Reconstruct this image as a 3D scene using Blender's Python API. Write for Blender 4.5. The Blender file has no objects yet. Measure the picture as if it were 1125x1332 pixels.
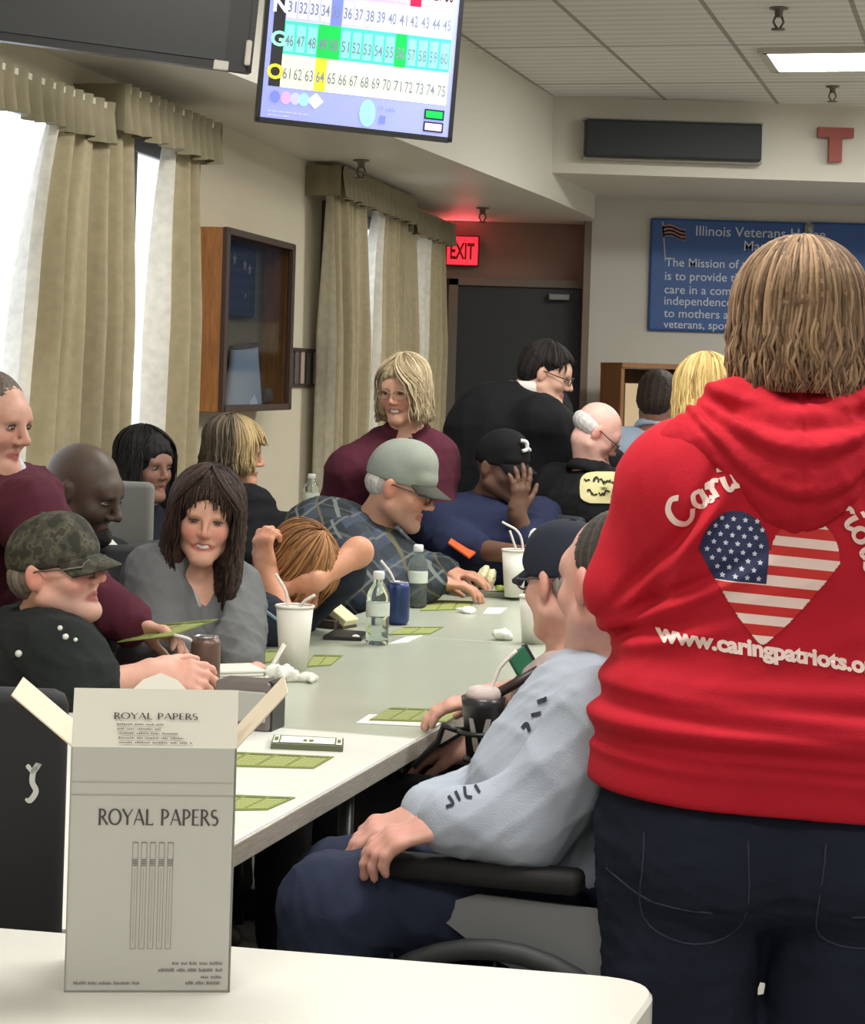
import bpy, bmesh, math, random
import numpy as np
from mathutils import Vector, Matrix
from mathutils.bvhtree import BVHTree

random.seed(7)
rng = np.random.default_rng(11)
SC = bpy.context.scene
COL = SC.collection
F_PX, PPX, PPY, ROLL, CAM_H = 2700.0, 562.5, 490.0, 0.030, 1.45
TABLE_Z = 0.74


def V3(*a):
    return np.array(a if len(a) > 1 else a[0], dtype=float)


def unit(v):
    v = np.asarray(v, float)
    return v / (np.linalg.norm(v) + 1e-12)


def _uv(px, py):
    u, v = px - PPX, py - PPY
    c, s = math.cos(ROLL), math.sin(ROLL)
    return u * c + v * s, -u * s + v * c


def at(px, py, d):
    """A place measured from the photograph at a distance d in front of the lens."""
    u, v = _uv(px, py)
    return V3(u * d / F_PX, d, CAM_H - v * d / F_PX)


def on(px, py, z=TABLE_Z):
    """A place measured from the photograph on the level surface at height z."""
    u, v = _uv(px, py)
    d = (CAM_H - z) * F_PX / v
    return V3(u * d / F_PX, d, z)


def lin(r, g=None, b=None):
    if g is None:
        r, g, b = r
    o = []
    for c in (r, g, b):
        c = c / 255.0
        o.append(c / 12.92 if c <= 0.04045 else ((c + 0.055) / 1.055) ** 2.4)
    return tuple(o)


# ------------------------------------------------------------------ materials
MATS = {}


def mat(name, rgb=(128, 128, 128), rough=0.6, metal=0.0, bump=0.0, bscale=200.0, var=0.0, vscale=6.0,
        attr=False, emit=0.0, alpha=1.0, trans=0.0, sheen=0.0, spec=None, stretch=None, coat=0.0):
    if name in MATS:
        return MATS[name]
    m = bpy.data.materials.new(name)
    m.use_nodes = True
    nt = m.node_tree
    b = nt.nodes['Principled BSDF']
    c = lin(rgb)
    b.inputs['Base Color'].default_value = (*c, 1)
    b.inputs['Roughness'].default_value = rough
    b.inputs['Metallic'].default_value = metal
    b.inputs['Alpha'].default_value = alpha
    b.inputs['Transmission Weight'].default_value = trans
    b.inputs['Sheen Weight'].default_value = sheen
    b.inputs['Coat Weight'].default_value = coat
    if spec is not None:
        b.inputs['Specular IOR Level'].default_value = spec
    if emit:
        b.inputs['Emission Color'].default_value = (*c, 1)
        b.inputs['Emission Strength'].default_value = emit
    src = None
    if attr:
        a = nt.nodes.new('ShaderNodeAttribute')
        a.attribute_name = 'Col'
        src = a.outputs['Color']
    tc = None
    if bump or var:
        tc = nt.nodes.new('ShaderNodeTexCoord').outputs['Object']
        if stretch:
            mp = nt.nodes.new('ShaderNodeMapping')
            mp.inputs['Scale'].default_value = stretch
            nt.links.new(tc, mp.inputs['Vector'])
            tc = mp.outputs['Vector']
    if var:
        n = nt.nodes.new('ShaderNodeTexNoise')
        n.inputs['Scale'].default_value = vscale
        n.inputs['Detail'].default_value = 4
        nt.links.new(tc, n.inputs['Vector'])
        mr = nt.nodes.new('ShaderNodeMapRange')
        mr.inputs['From Min'].default_value = 0.3
        mr.inputs['From Max'].default_value = 0.7
        mr.inputs['To Min'].default_value = 1 - var
        mr.inputs['To Max'].default_value = 1 + var
        nt.links.new(n.outputs['Fac'], mr.inputs['Value'])
        mx = nt.nodes.new('ShaderNodeVectorMath')
        mx.operation = 'SCALE'
        if src is None:
            mx.inputs[0].default_value = c
        else:
            nt.links.new(src, mx.inputs[0])
        nt.links.new(mr.outputs['Result'], mx.inputs['Scale'])
        src = mx.outputs['Vector']
    if src is not None:
        nt.links.new(src, b.inputs['Base Color'])
    if bump:
        n = nt.nodes.new('ShaderNodeTexNoise')
        n.inputs['Scale'].default_value = bscale
        n.inputs['Detail'].default_value = 3
        nt.links.new(tc, n.inputs['Vector'])
        bp = nt.nodes.new('ShaderNodeBump')
        bp.inputs['Strength'].default_value = bump
        bp.inputs['Distance'].default_value = 0.004
        nt.links.new(n.outputs['Fac'], bp.inputs['Height'])
        nt.links.new(bp.outputs['Normal'], b.inputs['Normal'])
    MATS[name] = m
    return m


def cloth(name, rgb, var=0.08, rough=0.9, bscale=350, bump=0.25):
    return mat(name, rgb, rough=rough, bump=bump, bscale=bscale, var=var, vscale=9, sheen=0.0, spec=0.2)


# ------------------------------------------------------------------ objects
def mesh_obj(name, V, F, mats, parent=None, smooth=True, mi=None, cols=None):
    """V (n,3) world positions; F list of index tuples or an (m,4) array."""
    V = np.asarray(V, float)
    org = np.zeros(3)
    p = parent
    while p is not None:
        org = org + np.array(p.location)
        p = p.parent
    me = bpy.data.meshes.new(name)
    Vl = (V - org).astype(np.float32)
    me.vertices.add(len(Vl))
    me.vertices.foreach_set('co', Vl.ravel())
    if isinstance(F, np.ndarray):
        tot = np.full(len(F), F.shape[1], np.int32)
        flat = F.astype(np.int32).ravel()
    else:
        tot = np.array([len(f) for f in F], np.int32)
        flat = np.array([i for f in F for i in f], np.int32)
    me.loops.add(len(flat))
    me.loops.foreach_set('vertex_index', flat)
    me.polygons.add(len(tot))
    st = np.concatenate([[0], np.cumsum(tot)[:-1]]).astype(np.int32)
    me.polygons.foreach_set('loop_start', st)
    me.polygons.foreach_set('loop_total', tot)
    if not isinstance(mats, (list, tuple)):
        mats = [mats]
    for m in mats:
        me.materials.append(m)
    if mi is not None:
        me.polygons.foreach_set('material_index', np.asarray(mi, np.int32))
    me.polygons.foreach_set('use_smooth', np.full(len(tot), bool(smooth)))
    me.update(calc_edges=True)
    me.validate()
    if cols is not None:
        ca = me.color_attributes.new('Col', 'FLOAT_COLOR', 'POINT')
        cc = np.ones((len(Vl), 4), np.float32)
        cc[:, :3] = cols
        ca.data.foreach_set('color', cc.ravel())
    o = bpy.data.objects.new(name, me)
    COL.objects.link(o)
    if parent is not None:
        o.parent = parent
    return o


def tag(o, label, cat, group=None):
    o['label'] = label
    o['category'] = cat
    if group:
        o['group'] = group
    return o


def thing(name, label, cat, loc, group=None):
    o = bpy.data.objects.new(name, None)
    o.empty_display_size = 0.05
    COL.objects.link(o)
    o.location = tuple(float(c) for c in loc)
    return tag(o, label, cat, group)


def copy_thing(src, loc, label, group=None):
    r = src.copy()
    COL.objects.link(r)
    r.location = tuple(float(c) for c in loc)
    r['label'] = label
    if group:
        r['group'] = group
    for ch in list(src.children):
        c = ch.copy()
        COL.objects.link(c)
        c.parent = r
        for g in list(ch.children):
            k = g.copy()
            COL.objects.link(k)
            k.parent = c
    return r


class MB:
    """Collects shapes into one mesh."""

    def __init__(s):
        s.V, s.F, s.M, s.n = [], [], [], 0

    def add(s, V, F, m=0):
        V = np.asarray(V, float)
        s.V.append(V)
        for f in F:
            s.F.append(tuple(int(i) + s.n for i in f))
            s.M.append(m)
        s.n += len(V)
        return s

    def box(s, c, h, R=None, bev=0.0, m=0, seg=2):
        bm = bmesh.new()
        bmesh.ops.create_cube(bm, size=2.0)
        for v in bm.verts:
            v.co = Vector((v.co.x * h[0], v.co.y * h[1], v.co.z * h[2]))
        if bev:
            bmesh.ops.bevel(bm, geom=bm.edges[:], offset=bev, segments=seg, profile=0.5, affect='EDGES')
        bm.verts.index_update()
        V = np.array([v.co[:] for v in bm.verts])
        F = [[v.index for v in f.verts] for f in bm.faces]
        bm.free()
        if R is not None:
            V = V @ np.asarray(R).T
        return s.add(V + np.asarray(c), F, m)

    def lathe(s, prof, c, n=24, R=None, m=0):
        V, F = [], []
        for r, z in prof:
            for i in range(n):
                a = 2 * math.pi * i / n
                V.append((r * math.cos(a), r * math.sin(a), z))
        for j in range(len(prof) - 1):
            for i in range(n):
                k = (i + 1) % n
                F.append((j * n + i, j * n + k, (j + 1) * n + k, (j + 1) * n + i))
        F.append(tuple(range(n - 1, -1, -1)))
        F.append(tuple((len(prof) - 1) * n + i for i in range(n)))
        V = np.array(V)
        if R is not None:
            V = V @ np.asarray(R).T
        return s.add(V + np.asarray(c), F, m)

    def tube(s, pts, r, n=8, m=0, flat=None):
        V, F = tube_arrays(pts, r, n, flat)
        return s.add(V, F, m)

    def prism(s, poly, z0, z1, m=0):
        n = len(poly)
        V = [(x, y, z0) for x, y in poly] + [(x, y, z1) for x, y in poly]
        F = [tuple(range(n - 1, -1, -1)), tuple(range(n, 2 * n))]
        F += [(i, (i + 1) % n, n + (i + 1) % n, n + i) for i in range(n)]
        return s.add(V, F, m)

    def build(s, name, mats, parent=None, smooth=False):
        o = mesh_obj(name, np.vstack(s.V), s.F, mats, parent, smooth, s.M)
        if smooth == 'auto':
            pass
        return o


def tube_arrays(pts, r, n=8, flat=None):
    P = np.asarray(pts, float)
    k = len(P)
    if np.isscalar(r):
        r = [r] * k
    T = np.gradient(P, axis=0)
    T /= np.linalg.norm(T, axis=1)[:, None] + 1e-12
    ref = V3(0, 0, 1) if abs(T[0][2]) < 0.9 else V3(1, 0, 0)
    V, F = [], []
    nrm = unit(np.cross(T[0], ref))
    for i in range(k):
        nrm = unit(nrm - T[i] * np.dot(nrm, T[i]))
        bn = np.cross(T[i], nrm)
        for j in range(n):
            a = 2 * math.pi * j / n
            V.append(P[i] + r[i] * (math.cos(a) * nrm + math.sin(a) * bn * (flat or 1)))
    for i in range(k - 1):
        for j in range(n):
            q = (j + 1) % n
            F.append((i * n + j, i * n + q, (i + 1) * n + q, (i + 1) * n + j))
    F.append(tuple(range(n - 1, -1, -1)))
    F.append(tuple((k - 1) * n + j for j in range(n)))
    return np.array(V), F


def smooth_by_angle(o, ang=0.6):
    me = o.data
    me.polygons.foreach_set('use_smooth', np.full(len(me.polygons), True))
    bm = bmesh.new()
    bm.from_mesh(me)
    for e in bm.edges:
        if len(e.link_faces) == 2 and e.calc_face_angle(0) > ang:
            e.smooth = False
    bm.to_mesh(me)
    bm.free()
    return o


def catmull(pts, n=6):
    P = np.asarray(pts, float)
    Q = np.vstack([2 * P[0] - P[1], P, 2 * P[-1] - P[-2]])
    out = []
    for i in range(len(P) - 1):
        p0, p1, p2, p3 = Q[i:i + 4]
        for t in np.linspace(0, 1, n, endpoint=False):
            out.append(0.5 * (2 * p1 + (p2 - p0) * t + (2 * p0 - 5 * p1 + 4 * p2 - p3) * t * t + (3 * p1 - p0 - 3 * p2 + p3) * t ** 3))
    out.append(P[-1])
    return np.array(out)


# ------------------------------------------------------------------ implicit surfaces
class Field:
    def __init__(s):
        s.ops = []

    def rc(s, a, b, ra, rb, k=0.02, side=None, f=1.0, op='u'):
        a, b = np.asarray(a, float), np.asarray(b, float)
        R = max(ra, rb) * max(f, 1.0)
        lo, hi = np.minimum(a, b) - R, np.maximum(a, b) + R
        sd = None if side is None else unit(side)

        def ev(X, Y, Z):
            px, py, pz = X - a[0], Y - a[1], Z - a[2]
            q = b - a
            if sd is not None:
                g = 1 - 1 / f
                t = (px * sd[0] + py * sd[1] + pz * sd[2]) * g
                px, py, pz = px - sd[0] * t, py - sd[1] * t, pz - sd[2] * t
                q = q - sd * (np.dot(q, sd) * g)
            t = np.clip((px * q[0] + py * q[1] + pz * q[2]) / (np.dot(q, q) + 1e-12), 0, 1)
            dx, dy, dz = px - t * q[0], py - t * q[1], pz - t * q[2]
            return np.sqrt(dx * dx + dy * dy + dz * dz) - (ra + t * (rb - ra))
        s.ops.append((ev, lo, hi, k, op))
        return s

    def ell(s, c, r, R=None, k=0.02, op='u'):
        c = np.asarray(c, float)
        r = np.asarray(r, float) if np.ndim(r) else np.array([r, r, r], float)
        R = np.eye(3) if R is None else np.asarray(R, float)  # columns are axes
        ext = np.abs(R) @ r
        def ev(X, Y, Z):
            px, py, pz = X - c[0], Y - c[1], Z - c[2]
            k0 = k1 = 0
            for i in range(3):
                q = px * R[0, i] + py * R[1, i] + pz * R[2, i]
                k0 = k0 + (q / r[i]) ** 2
                k1 = k1 + (q / r[i] ** 2) ** 2
            k0, k1 = np.sqrt(k0), np.sqrt(k1) + 1e-9
            return np.where(k0 < 1e-3, -r.min(), k0 * (k0 - 1) / k1)
        s.ops.append((ev, c - ext, c + ext, k, op))
        return s

    def box(s, c, h, R=None, rad=0.01, k=0.01, op='u'):
        c, h = np.asarray(c, float), np.asarray(h, float)
        R = np.eye(3) if R is None else np.asarray(R, float)
        ext = np.abs(R) @ h
        def ev(X, Y, Z):
            px, py, pz = X - c[0], Y - c[1], Z - c[2]
            o, ins = 0, None
            for i in range(3):
                q = np.abs(px * R[0, i] + py * R[1, i] + pz * R[2, i]) - (h[i] - rad)
                o = o + np.maximum(q, 0) ** 2
                ins = q if ins is None else np.maximum(ins, q)
            return np.sqrt(o) + np.minimum(ins, 0) - rad
        s.ops.append((ev, c - ext, c + ext, k, op))
        return s

    def mesh(s, vs):
        un = [o for o in s.ops if o[4] == 'u']
        lo = np.min([o[1] - o[3] * 0.5 for o in un], axis=0) - 3 * vs
        hi = np.max([o[2] + o[3] * 0.5 for o in un], axis=0) + 3 * vs
        n = np.ceil((hi - lo) / vs).astype(int) + 1
        ax = [(lo[i] + vs * np.arange(n[i])).astype(np.float32) for i in range(3)]
        A = np.full(n, 9.0, np.float32)
        for ev, l, h, k, op in s.ops:
            m = k + 3 * vs
            i0 = np.clip(np.floor((l - m - lo) / vs).astype(int), 0, n)
            i1 = np.clip(np.ceil((h + m - lo) / vs).astype(int) + 1, 0, n)
            if np.any(i1 <= i0):
                continue
            sl = tuple(slice(i0[i], i1[i]) for i in range(3))
            X = ax[0][sl[0]][:, None, None]
            Y = ax[1][sl[1]][None, :, None]
            Z = ax[2][sl[2]][None, None, :]
            d = ev(X, Y, Z).astype(np.float32)
            a = A[sl]
            if op == 'u':
                if k > 0:
                    hh = np.maximum(k - np.abs(a - d), 0) / k
                    A[sl] = np.minimum(a, d) - hh * hh * k * 0.25
                else:
                    A[sl] = np.minimum(a, d)
            else:
                d = -d
                if k > 0:
                    hh = np.maximum(k - np.abs(a - d), 0) / k
                    A[sl] = np.maximum(a, d) + hh * hh * k * 0.25
                else:
                    A[sl] = np.maximum(a, d)
        return nets(A, lo, vs)


def nets(A, lo, vs):
    S = A < 0
    c = [S[i:S.shape[0] - 1 + i, j:S.shape[1] - 1 + j, k:S.shape[2] - 1 + k] for i in (0, 1) for j in (0, 1) for k in (0, 1)]
    any_ = c[0].copy()
    all_ = c[0].copy()
    for q in c[1:]:
        any_ |= q
        all_ &= q
    act = any_ & ~all_
    idx = np.argwhere(act)
    ids = np.full(act.shape, -1, np.int32)
    ids[act] = np.arange(len(idx), dtype=np.int32)
    offs = np.array([(i, j, k) for i in (0, 1) for j in (0, 1) for k in (0, 1)])
    vals = np.stack([A[idx[:, 0] + o[0], idx[:, 1] + o[1], idx[:, 2] + o[2]] for o in offs], 1)
    P = np.zeros((len(idx), 3))
    cnt = np.zeros(len(idx))
    for a in range(8):
        for b in range(a + 1, 8):
            if np.abs(offs[a] - offs[b]).sum() != 1:
                continue
            va, vb = vals[:, a], vals[:, b]
            cr = (va < 0) != (vb < 0)
            t = np.where(cr, va / np.where(cr, va - vb, 1), 0)
            p = offs[a] + t[:, None] * (offs[b] - offs[a])
            P += np.where(cr[:, None], p, 0)
            cnt += cr
    P /= cnt[:, None]
    V = lo + (idx + P) * vs
    quads = []
    for ax in range(3):
        s0 = [slice(None)] * 3
        s1 = [slice(None)] * 3
        s0[ax] = slice(0, -1)
        s1[ax] = slice(1, None)
        a, b = S[tuple(s0)], S[tuple(s1)]
        e = np.argwhere(a != b)
        u, v = (ax + 1) % 3, (ax + 2) % 3
        ok = (e[:, u] > 0) & (e[:, v] > 0) & (e[:, u] < act.shape[u]) & (e[:, v] < act.shape[v]) & (e[:, ax] < act.shape[ax])
        e = e[ok]
        pos = a[e[:, 0], e[:, 1], e[:, 2]]
        def cell(du, dv):
            q = e.copy()
            q[:, u] -= du
            q[:, v] -= dv
            return ids[q[:, 0], q[:, 1], q[:, 2]]
        q = np.stack([cell(1, 1), cell(0, 1), cell(0, 0), cell(1, 0)], 1)
        q[~pos] = q[~pos][:, ::-1]
        quads.append(q)
    Q = np.vstack(quads)
    Q = Q[(Q >= 0).all(1)]
    return V, Q


def normals(V, Q):
    a, b, c = V[Q[:, 0]], V[Q[:, 1]], V[Q[:, 2]]
    n = np.cross(b - a, c - a)
    N = np.zeros_like(V)
    for i in range(Q.shape[1]):
        np.add.at(N, Q[:, i], n)
    return N / (np.linalg.norm(N, axis=1)[:, None] + 1e-12)


def folds(V, amp, wl, seed, n=7, axis=None):
    """Soft cloth wrinkles."""
    r = np.random.default_rng(seed)
    out = np.zeros(len(V))
    w = 0.03 * np.stack([np.sin(V @ (unit(r.normal(size=3)) * 14) + r.uniform(0, 6)) for _ in range(3)], 1)
    for i in range(n):
        d = unit(r.normal(size=3))
        if axis is not None:
            d = unit(d * 0.45 + np.asarray(axis))
        k = 2 * math.pi / (wl * r.uniform(0.6, 1.6))
        out += (1 - np.abs(np.sin((V + w) @ (d * k) + r.uniform(0, 6)))) ** 2 * r.uniform(0.4, 1)
    return amp * (out / n * 2.0 - 0.5)
# ------------------------------------------------------------------ people
class Frame:
    """x = the person's right, y = forward, z = up."""

    def __init__(s, o, f, up=(0, 0, 1), sc=1.0):
        s.o = np.asarray(o, float)
        s.f = unit(f)
        u = np.asarray(up, float)
        s.r = unit(np.cross(s.f, u))
        s.u = np.cross(s.r, s.f)
        s.s = sc
        s.R = np.stack([s.r, s.f, s.u], 1)

    def __call__(s, x, y=None, z=None):
        if y is None:
            return s.o + s.s * (np.asarray(x) @ s.R.T)
        return s.o + s.s * (x * s.r + y * s.f + z * s.u)

    def inv(s, P):
        return (np.asarray(P) - s.o) @ s.R / s.s


def head_field(F, H, smile=0.0, age=0.0, fem=False, beard=0):
    s = H.s
    R = H.R
    e = lambda c, r, k=0.012, op='u', RR=None: F.ell(H(*c), [q * s for q in r], R if RR is None else RR, k * s, op)
    t = lambda a, b, ra, rb, k=0.012, op='u': F.rc(H(*a), H(*b), ra * s, rb * s, k * s, op=op)
    e((0, -0.012, 0.034), (0.074, 0.094, 0.083))
    e((0, 0.03, -0.022), (0.060 if fem else 0.063, 0.058, 0.078), 0.03)
    jw = 0.040 if fem else 0.046
    for q in (-1, 1):
        t((q * (jw + 0.012), 0.0, -0.055), (q * 0.016, 0.068, -0.098), 0.022, 0.017, 0.03)
        e((q * 0.037, 0.058, -0.028), (0.024, 0.024, 0.021 + 0.004 * smile), 0.022)
    e((0, 0.072, -0.098), (0.022, 0.02, 0.018), 0.02)
    e((0, 0.070, 0.030), (0.052, 0.022, 0.028), 0.02)
    t((-0.036, 0.081, 0.018), (0.036, 0.081, 0.018), 0.009, 0.009, 0.014)
    for q in (-1, 1):
        e((q * 0.031, 0.103, 0.0), (0.019, 0.018, 0.012), 0.012, 's')
    nk = 0.80 if fem else 1.0
    t((0, 0.088, 0.014), (0, 0.088 + 0.021 * nk, -0.025), 0.007 * nk, 0.0105 * nk, 0.012)
    e((0, 0.089 + 0.020 * nk, -0.029), (0.011 * nk, 0.011 * nk, 0.009 * nk), 0.008)
    for q in (-1, 1):
        e((q * 0.012 * nk, 0.096, -0.033), (0.009 * nk, 0.011, 0.008 * nk), 0.006)
    mw = 0.024 + 0.006 * smile
    zu, zl = -0.060 + 0.005 * smile, -0.074 - 0.007 * smile
    for q in (-1, 1):
        t((q * mw, 0.074, -0.062 + 0.008 * smile), (0, 0.088, zu), 0.0045, 0.006 - 0.001 * smile, 0.006)
        t((q * (mw - 0.003), 0.073, -0.066 + 0.008 * smile), (0, 0.085, zl), 0.0045, 0.007 - 0.001 * smile, 0.006)
    if smile > 0.7:
        e((0, 0.090, -0.0660), (0.027, 0.016, 0.0070), 0.003, 's')
    else:
        t((-mw, 0.090, -0.065), (mw, 0.090, -0.065), 0.002, 0.002, 0.003, 's')
    for q in (-1, 1):
        Re = H.R @ np.array(Matrix.Rotation(q * 0.35, 3, 'Z'))
        e((q * 0.078, -0.008, -0.004), (0.010, 0.020, 0.031), 0.006, 'u', Re)
        e((q * 0.089, 0.0, 0.0), (0.006, 0.010, 0.018), 0.004, 's', Re)


def head_cols(H, V, base, lips=(165, 90, 88), blush=0.25, stub=None, stubf=0.0, smile=0.0):
    b = np.array(lin(base))
    C = np.tile(b, (len(V), 1))
    L = H.inv(V)
    def mix(C, w, col):
        return C * (1 - w[:, None]) + np.array(lin(col)) * w[:, None]
    for q in (-1, 1):
        d2 = ((L - [q * 0.04, 0.078, -0.03]) ** 2).sum(1)
        w = blush * np.exp(-d2 / (2 * 0.018 ** 2))
        C = C * (1 - w[:, None] * [0.0, 0.35, 0.32])
    d2 = ((L - [0, 0.116, -0.03]) ** 2).sum(1)
    w = blush * np.exp(-d2 / (2 * 0.012 ** 2))
    C = C * (1 - w[:, None] * [0.0, 0.35, 0.32])
    for q in (-1, 1):
        d2 = ((L - [q * 0.08, -0.006, -0.004]) ** 2).sum(1)
        w = blush * np.exp(-d2 / (2 * 0.02 ** 2))
        C = C * (1 - w[:, None] * [0.0, 0.4, 0.4])
    if stub is not None:
        m = np.clip((-0.042 - L[:, 2]) / 0.02, 0, 1) * np.clip((L[:, 1] - 0.0) / 0.03, 0, 1) * np.clip((L[:, 2] + 0.135) / 0.01, 0, 1)
        C = mix(C, m * stubf, stub)
    mw = 0.026 + 0.006 * smile
    w = np.clip(1.25 - (np.abs(L[:, 0]) / mw) ** 2 - ((L[:, 2] + 0.066) / 0.0115) ** 2, 0, 1) * (L[:, 1] > 0.06)
    C = mix(C, np.clip(w * 2, 0, 1) * 0.85, lips)
    return C


def hand_field(F, W, d, n, right, s=1.0, curl=0.5, spread=0.10, thumb=0.6):
    """palm and five fingers; d along the hand, n the way the palm faces."""
    d = unit(d)
    n = unit(np.asarray(n, float) - d * np.dot(n, d))
    th = np.cross(d, n) * (1 if right else -1)
    W = np.asarray(W, float)
    F.rc(W, W + d * 0.03 * s, 0.025 * s, 0.021 * s, 0.02, side=th, f=1.25)
    F.rc(W + d * 0.025 * s, W + d * 0.082 * s, 0.0155 * s, 0.0135 * s, 0.014, side=th, f=2.7)
    L = [0.070, 0.079, 0.073, 0.056]
    X = [0.030, 0.010, -0.010, -0.029]
    for i in range(4):
        base = W + (d * (0.088 - 0.004 * abs(i - 1)) + th * X[i]) * s
        dd = unit(d + th * spread * (1 - i * 0.72))
        ca = curl * (0.9 + 0.12 * i)
        p = base
        ang = 0.0
        for j, (fr, r0, r1) in enumerate(((0.46, 0.0095, 0.0088), (0.30, 0.0088, 0.0080), (0.24, 0.0080, 0.0070))):
            ang += ca * (0.75 if j == 0 else 0.9)
            v = dd * math.cos(ang) + n * math.sin(ang)
            q = p + v * L[i] * fr * s
            F.rc(p, q, r0 * s, r1 * s, 0.006 if j else 0.010)
            p = q
    b = W + (d * 0.022 + th * 0.026 + n * 0.006) * s
    v1 = unit(d * 0.75 + th * (0.9 - 0.5 * thumb) + n * 0.5 * thumb)
    q = b + v1 * 0.042 * s
    F.rc(b, q, 0.0145 * s, 0.0112 * s, 0.014)
    v2 = unit(v1 + d * 0.35 + n * 0.4 * curl)
    q2 = q + v2 * 0.030 * s
    F.rc(q, q2, 0.0108 * s, 0.0092 * s, 0.006)
    v3 = unit(v2 + d * 0.3 + n * 0.4 * curl - th * 0.2)
    F.rc(q2, q2 + v3 * 0.022 * s, 0.0092 * s, 0.0075 * s, 0.005)


def hair_mass(H, lobes, cuts, vs, amp=0.004, wl=0.02, seed=1, axis=None):
    F = Field()
    for c, r, k in lobes:
        F.ell(H(*c), [q * H.s for q in r], H.R, k)
    for c, r, k in cuts:
        F.ell(H(*c), [q * H.s for q in r], H.R, k, 's')
    V, Q = F.mesh(vs)
    N = normals(V, Q)
    V = V + N * folds(H.inv(V), amp, wl, seed, 6, axis)[:, None]
    return V, Q


def clumps(H, n, rad, cz, zend, flare=0.0, r=0.006, seed=0, az=(-math.pi, math.pi), th0=0.05, jit=0.05, wave=0.0,
           crown=(0, -0.02), inward=0.0, part=None, sweep=0.9, lim=0.85):
    """Tapered locks that fall from the crown; az 0 = front."""
    rr = random.Random(seed)
    VV, FF, CC = [], [], []
    off = 0
    for i in range(n):
        a = az[0] + (az[1] - az[0]) * rr.random()
        ze = zend(a) + rr.uniform(-0.02, 0.015)
        j = 1 + rr.uniform(-jit, jit)
        t0 = th0 + rr.random() ** 1.3 * 0.9
        sw = 0.0
        if part is not None and abs(a) < lim + 0.25:
            sw = math.copysign(sweep * (1.15 - abs(a) / (lim + 0.25)) + 0.1, a - part + 1e-6)
            ze = zend(lim + 0.3) + rr.uniform(-0.02, 0.02)
        ph, wv = rr.uniform(0, 6), rr.uniform(0.3, 1) * wave
        drift = rr.uniform(-0.12, 0.12)
        pts = []
        th = t0
        while th < math.pi / 2:
            aa = a + drift * th + sw * (th / 1.57) ** 1.6
            q = (rad[0] * j * math.sin(th) * math.sin(aa), rad[1] * j * math.sin(th) * math.cos(aa) + crown[1] * math.cos(th), cz + rad[2] * j * math.cos(th))
            if q[2] < ze and len(pts) > 2:
                break
            pts.append(q)
            th += 0.17
        else:
            z = cz
            while z > ze:
                g = (cz - z)
                sc = j * (1 + flare * g * 6 - inward * max(0, g - 0.06) * 8)
                w = wv * math.sin(ph + g * 55) * min(1.0, g * 14)
                a2 = a + drift * 1.57 + sw * (1 + 0.25 * min(1, g * 12))
                pts.append((rad[0] * sc * math.sin(a2) + w, rad[1] * sc * math.cos(a2) + w * 0.6, z))
                z -= 0.022
        if len(pts) < 3:
            continue
        P = H(np.array(pts))
        k = len(P)
        R = [r * H.s * (0.5 + 0.5 * math.sin(math.pi * min(1, 0.15 + 0.75 * q / (k - 1)))) * rr.uniform(0.7, 1.2) * (0.25 if q == k - 1 else 1) for q in range(k)]
        V, F = tube_arrays(P, R, 5, 0.6)
        VV.append(V)
        FF += [tuple(x + off for x in f) for f in F]
        CC += [rr.random()] * len(V)
        off += len(V)
    return np.vstack(VV), FF, np.array(CC)


def hair_obj(H, parent, cols, mass=None, cl=None, name='hair', seed=0, grad=None):
    """One mesh out of a base mass and locks; cols = darker, lighter."""
    V, F, T = [], [], []
    off = 0
    r = np.random.default_rng(seed)
    if mass is not None:
        V.append(mass[0])
        F += [tuple(q) for q in mass[1].tolist()]
        L = H.inv(mass[0])
        a = np.arctan2(L[:, 0], L[:, 1])
        T.append(np.clip(0.35 + 0.25 * np.sin(a * 23 + L[:, 2] * 9) + 0.2 * np.sin(a * 51 + 2), 0, 1))
        off = len(mass[0])
    for c in (cl or []):
        V.append(c[0])
        F += [tuple(x + off for x in f) for f in c[1]]
        T.append(c[2])
        off += len(c[0])
    V = np.vstack(V)
    T = np.concatenate(T)[:, None]
    a, b = np.array(lin(cols[0])), np.array(lin(cols[1]))
    C = a * (1 - T) + b * T
    if grad is not None:
        w = grad(H.inv(V))[:, None]
        C = C * (1 - w) + w * np.array(lin(grad.col)) * (0.7 + 0.5 * T)
    m = mat('hair_strands', rough=0.62, attr=True, bump=0.3, bscale=160, spec=0.22)
    return mesh_obj(name, V, F, m, parent, True, cols=C)


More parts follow.
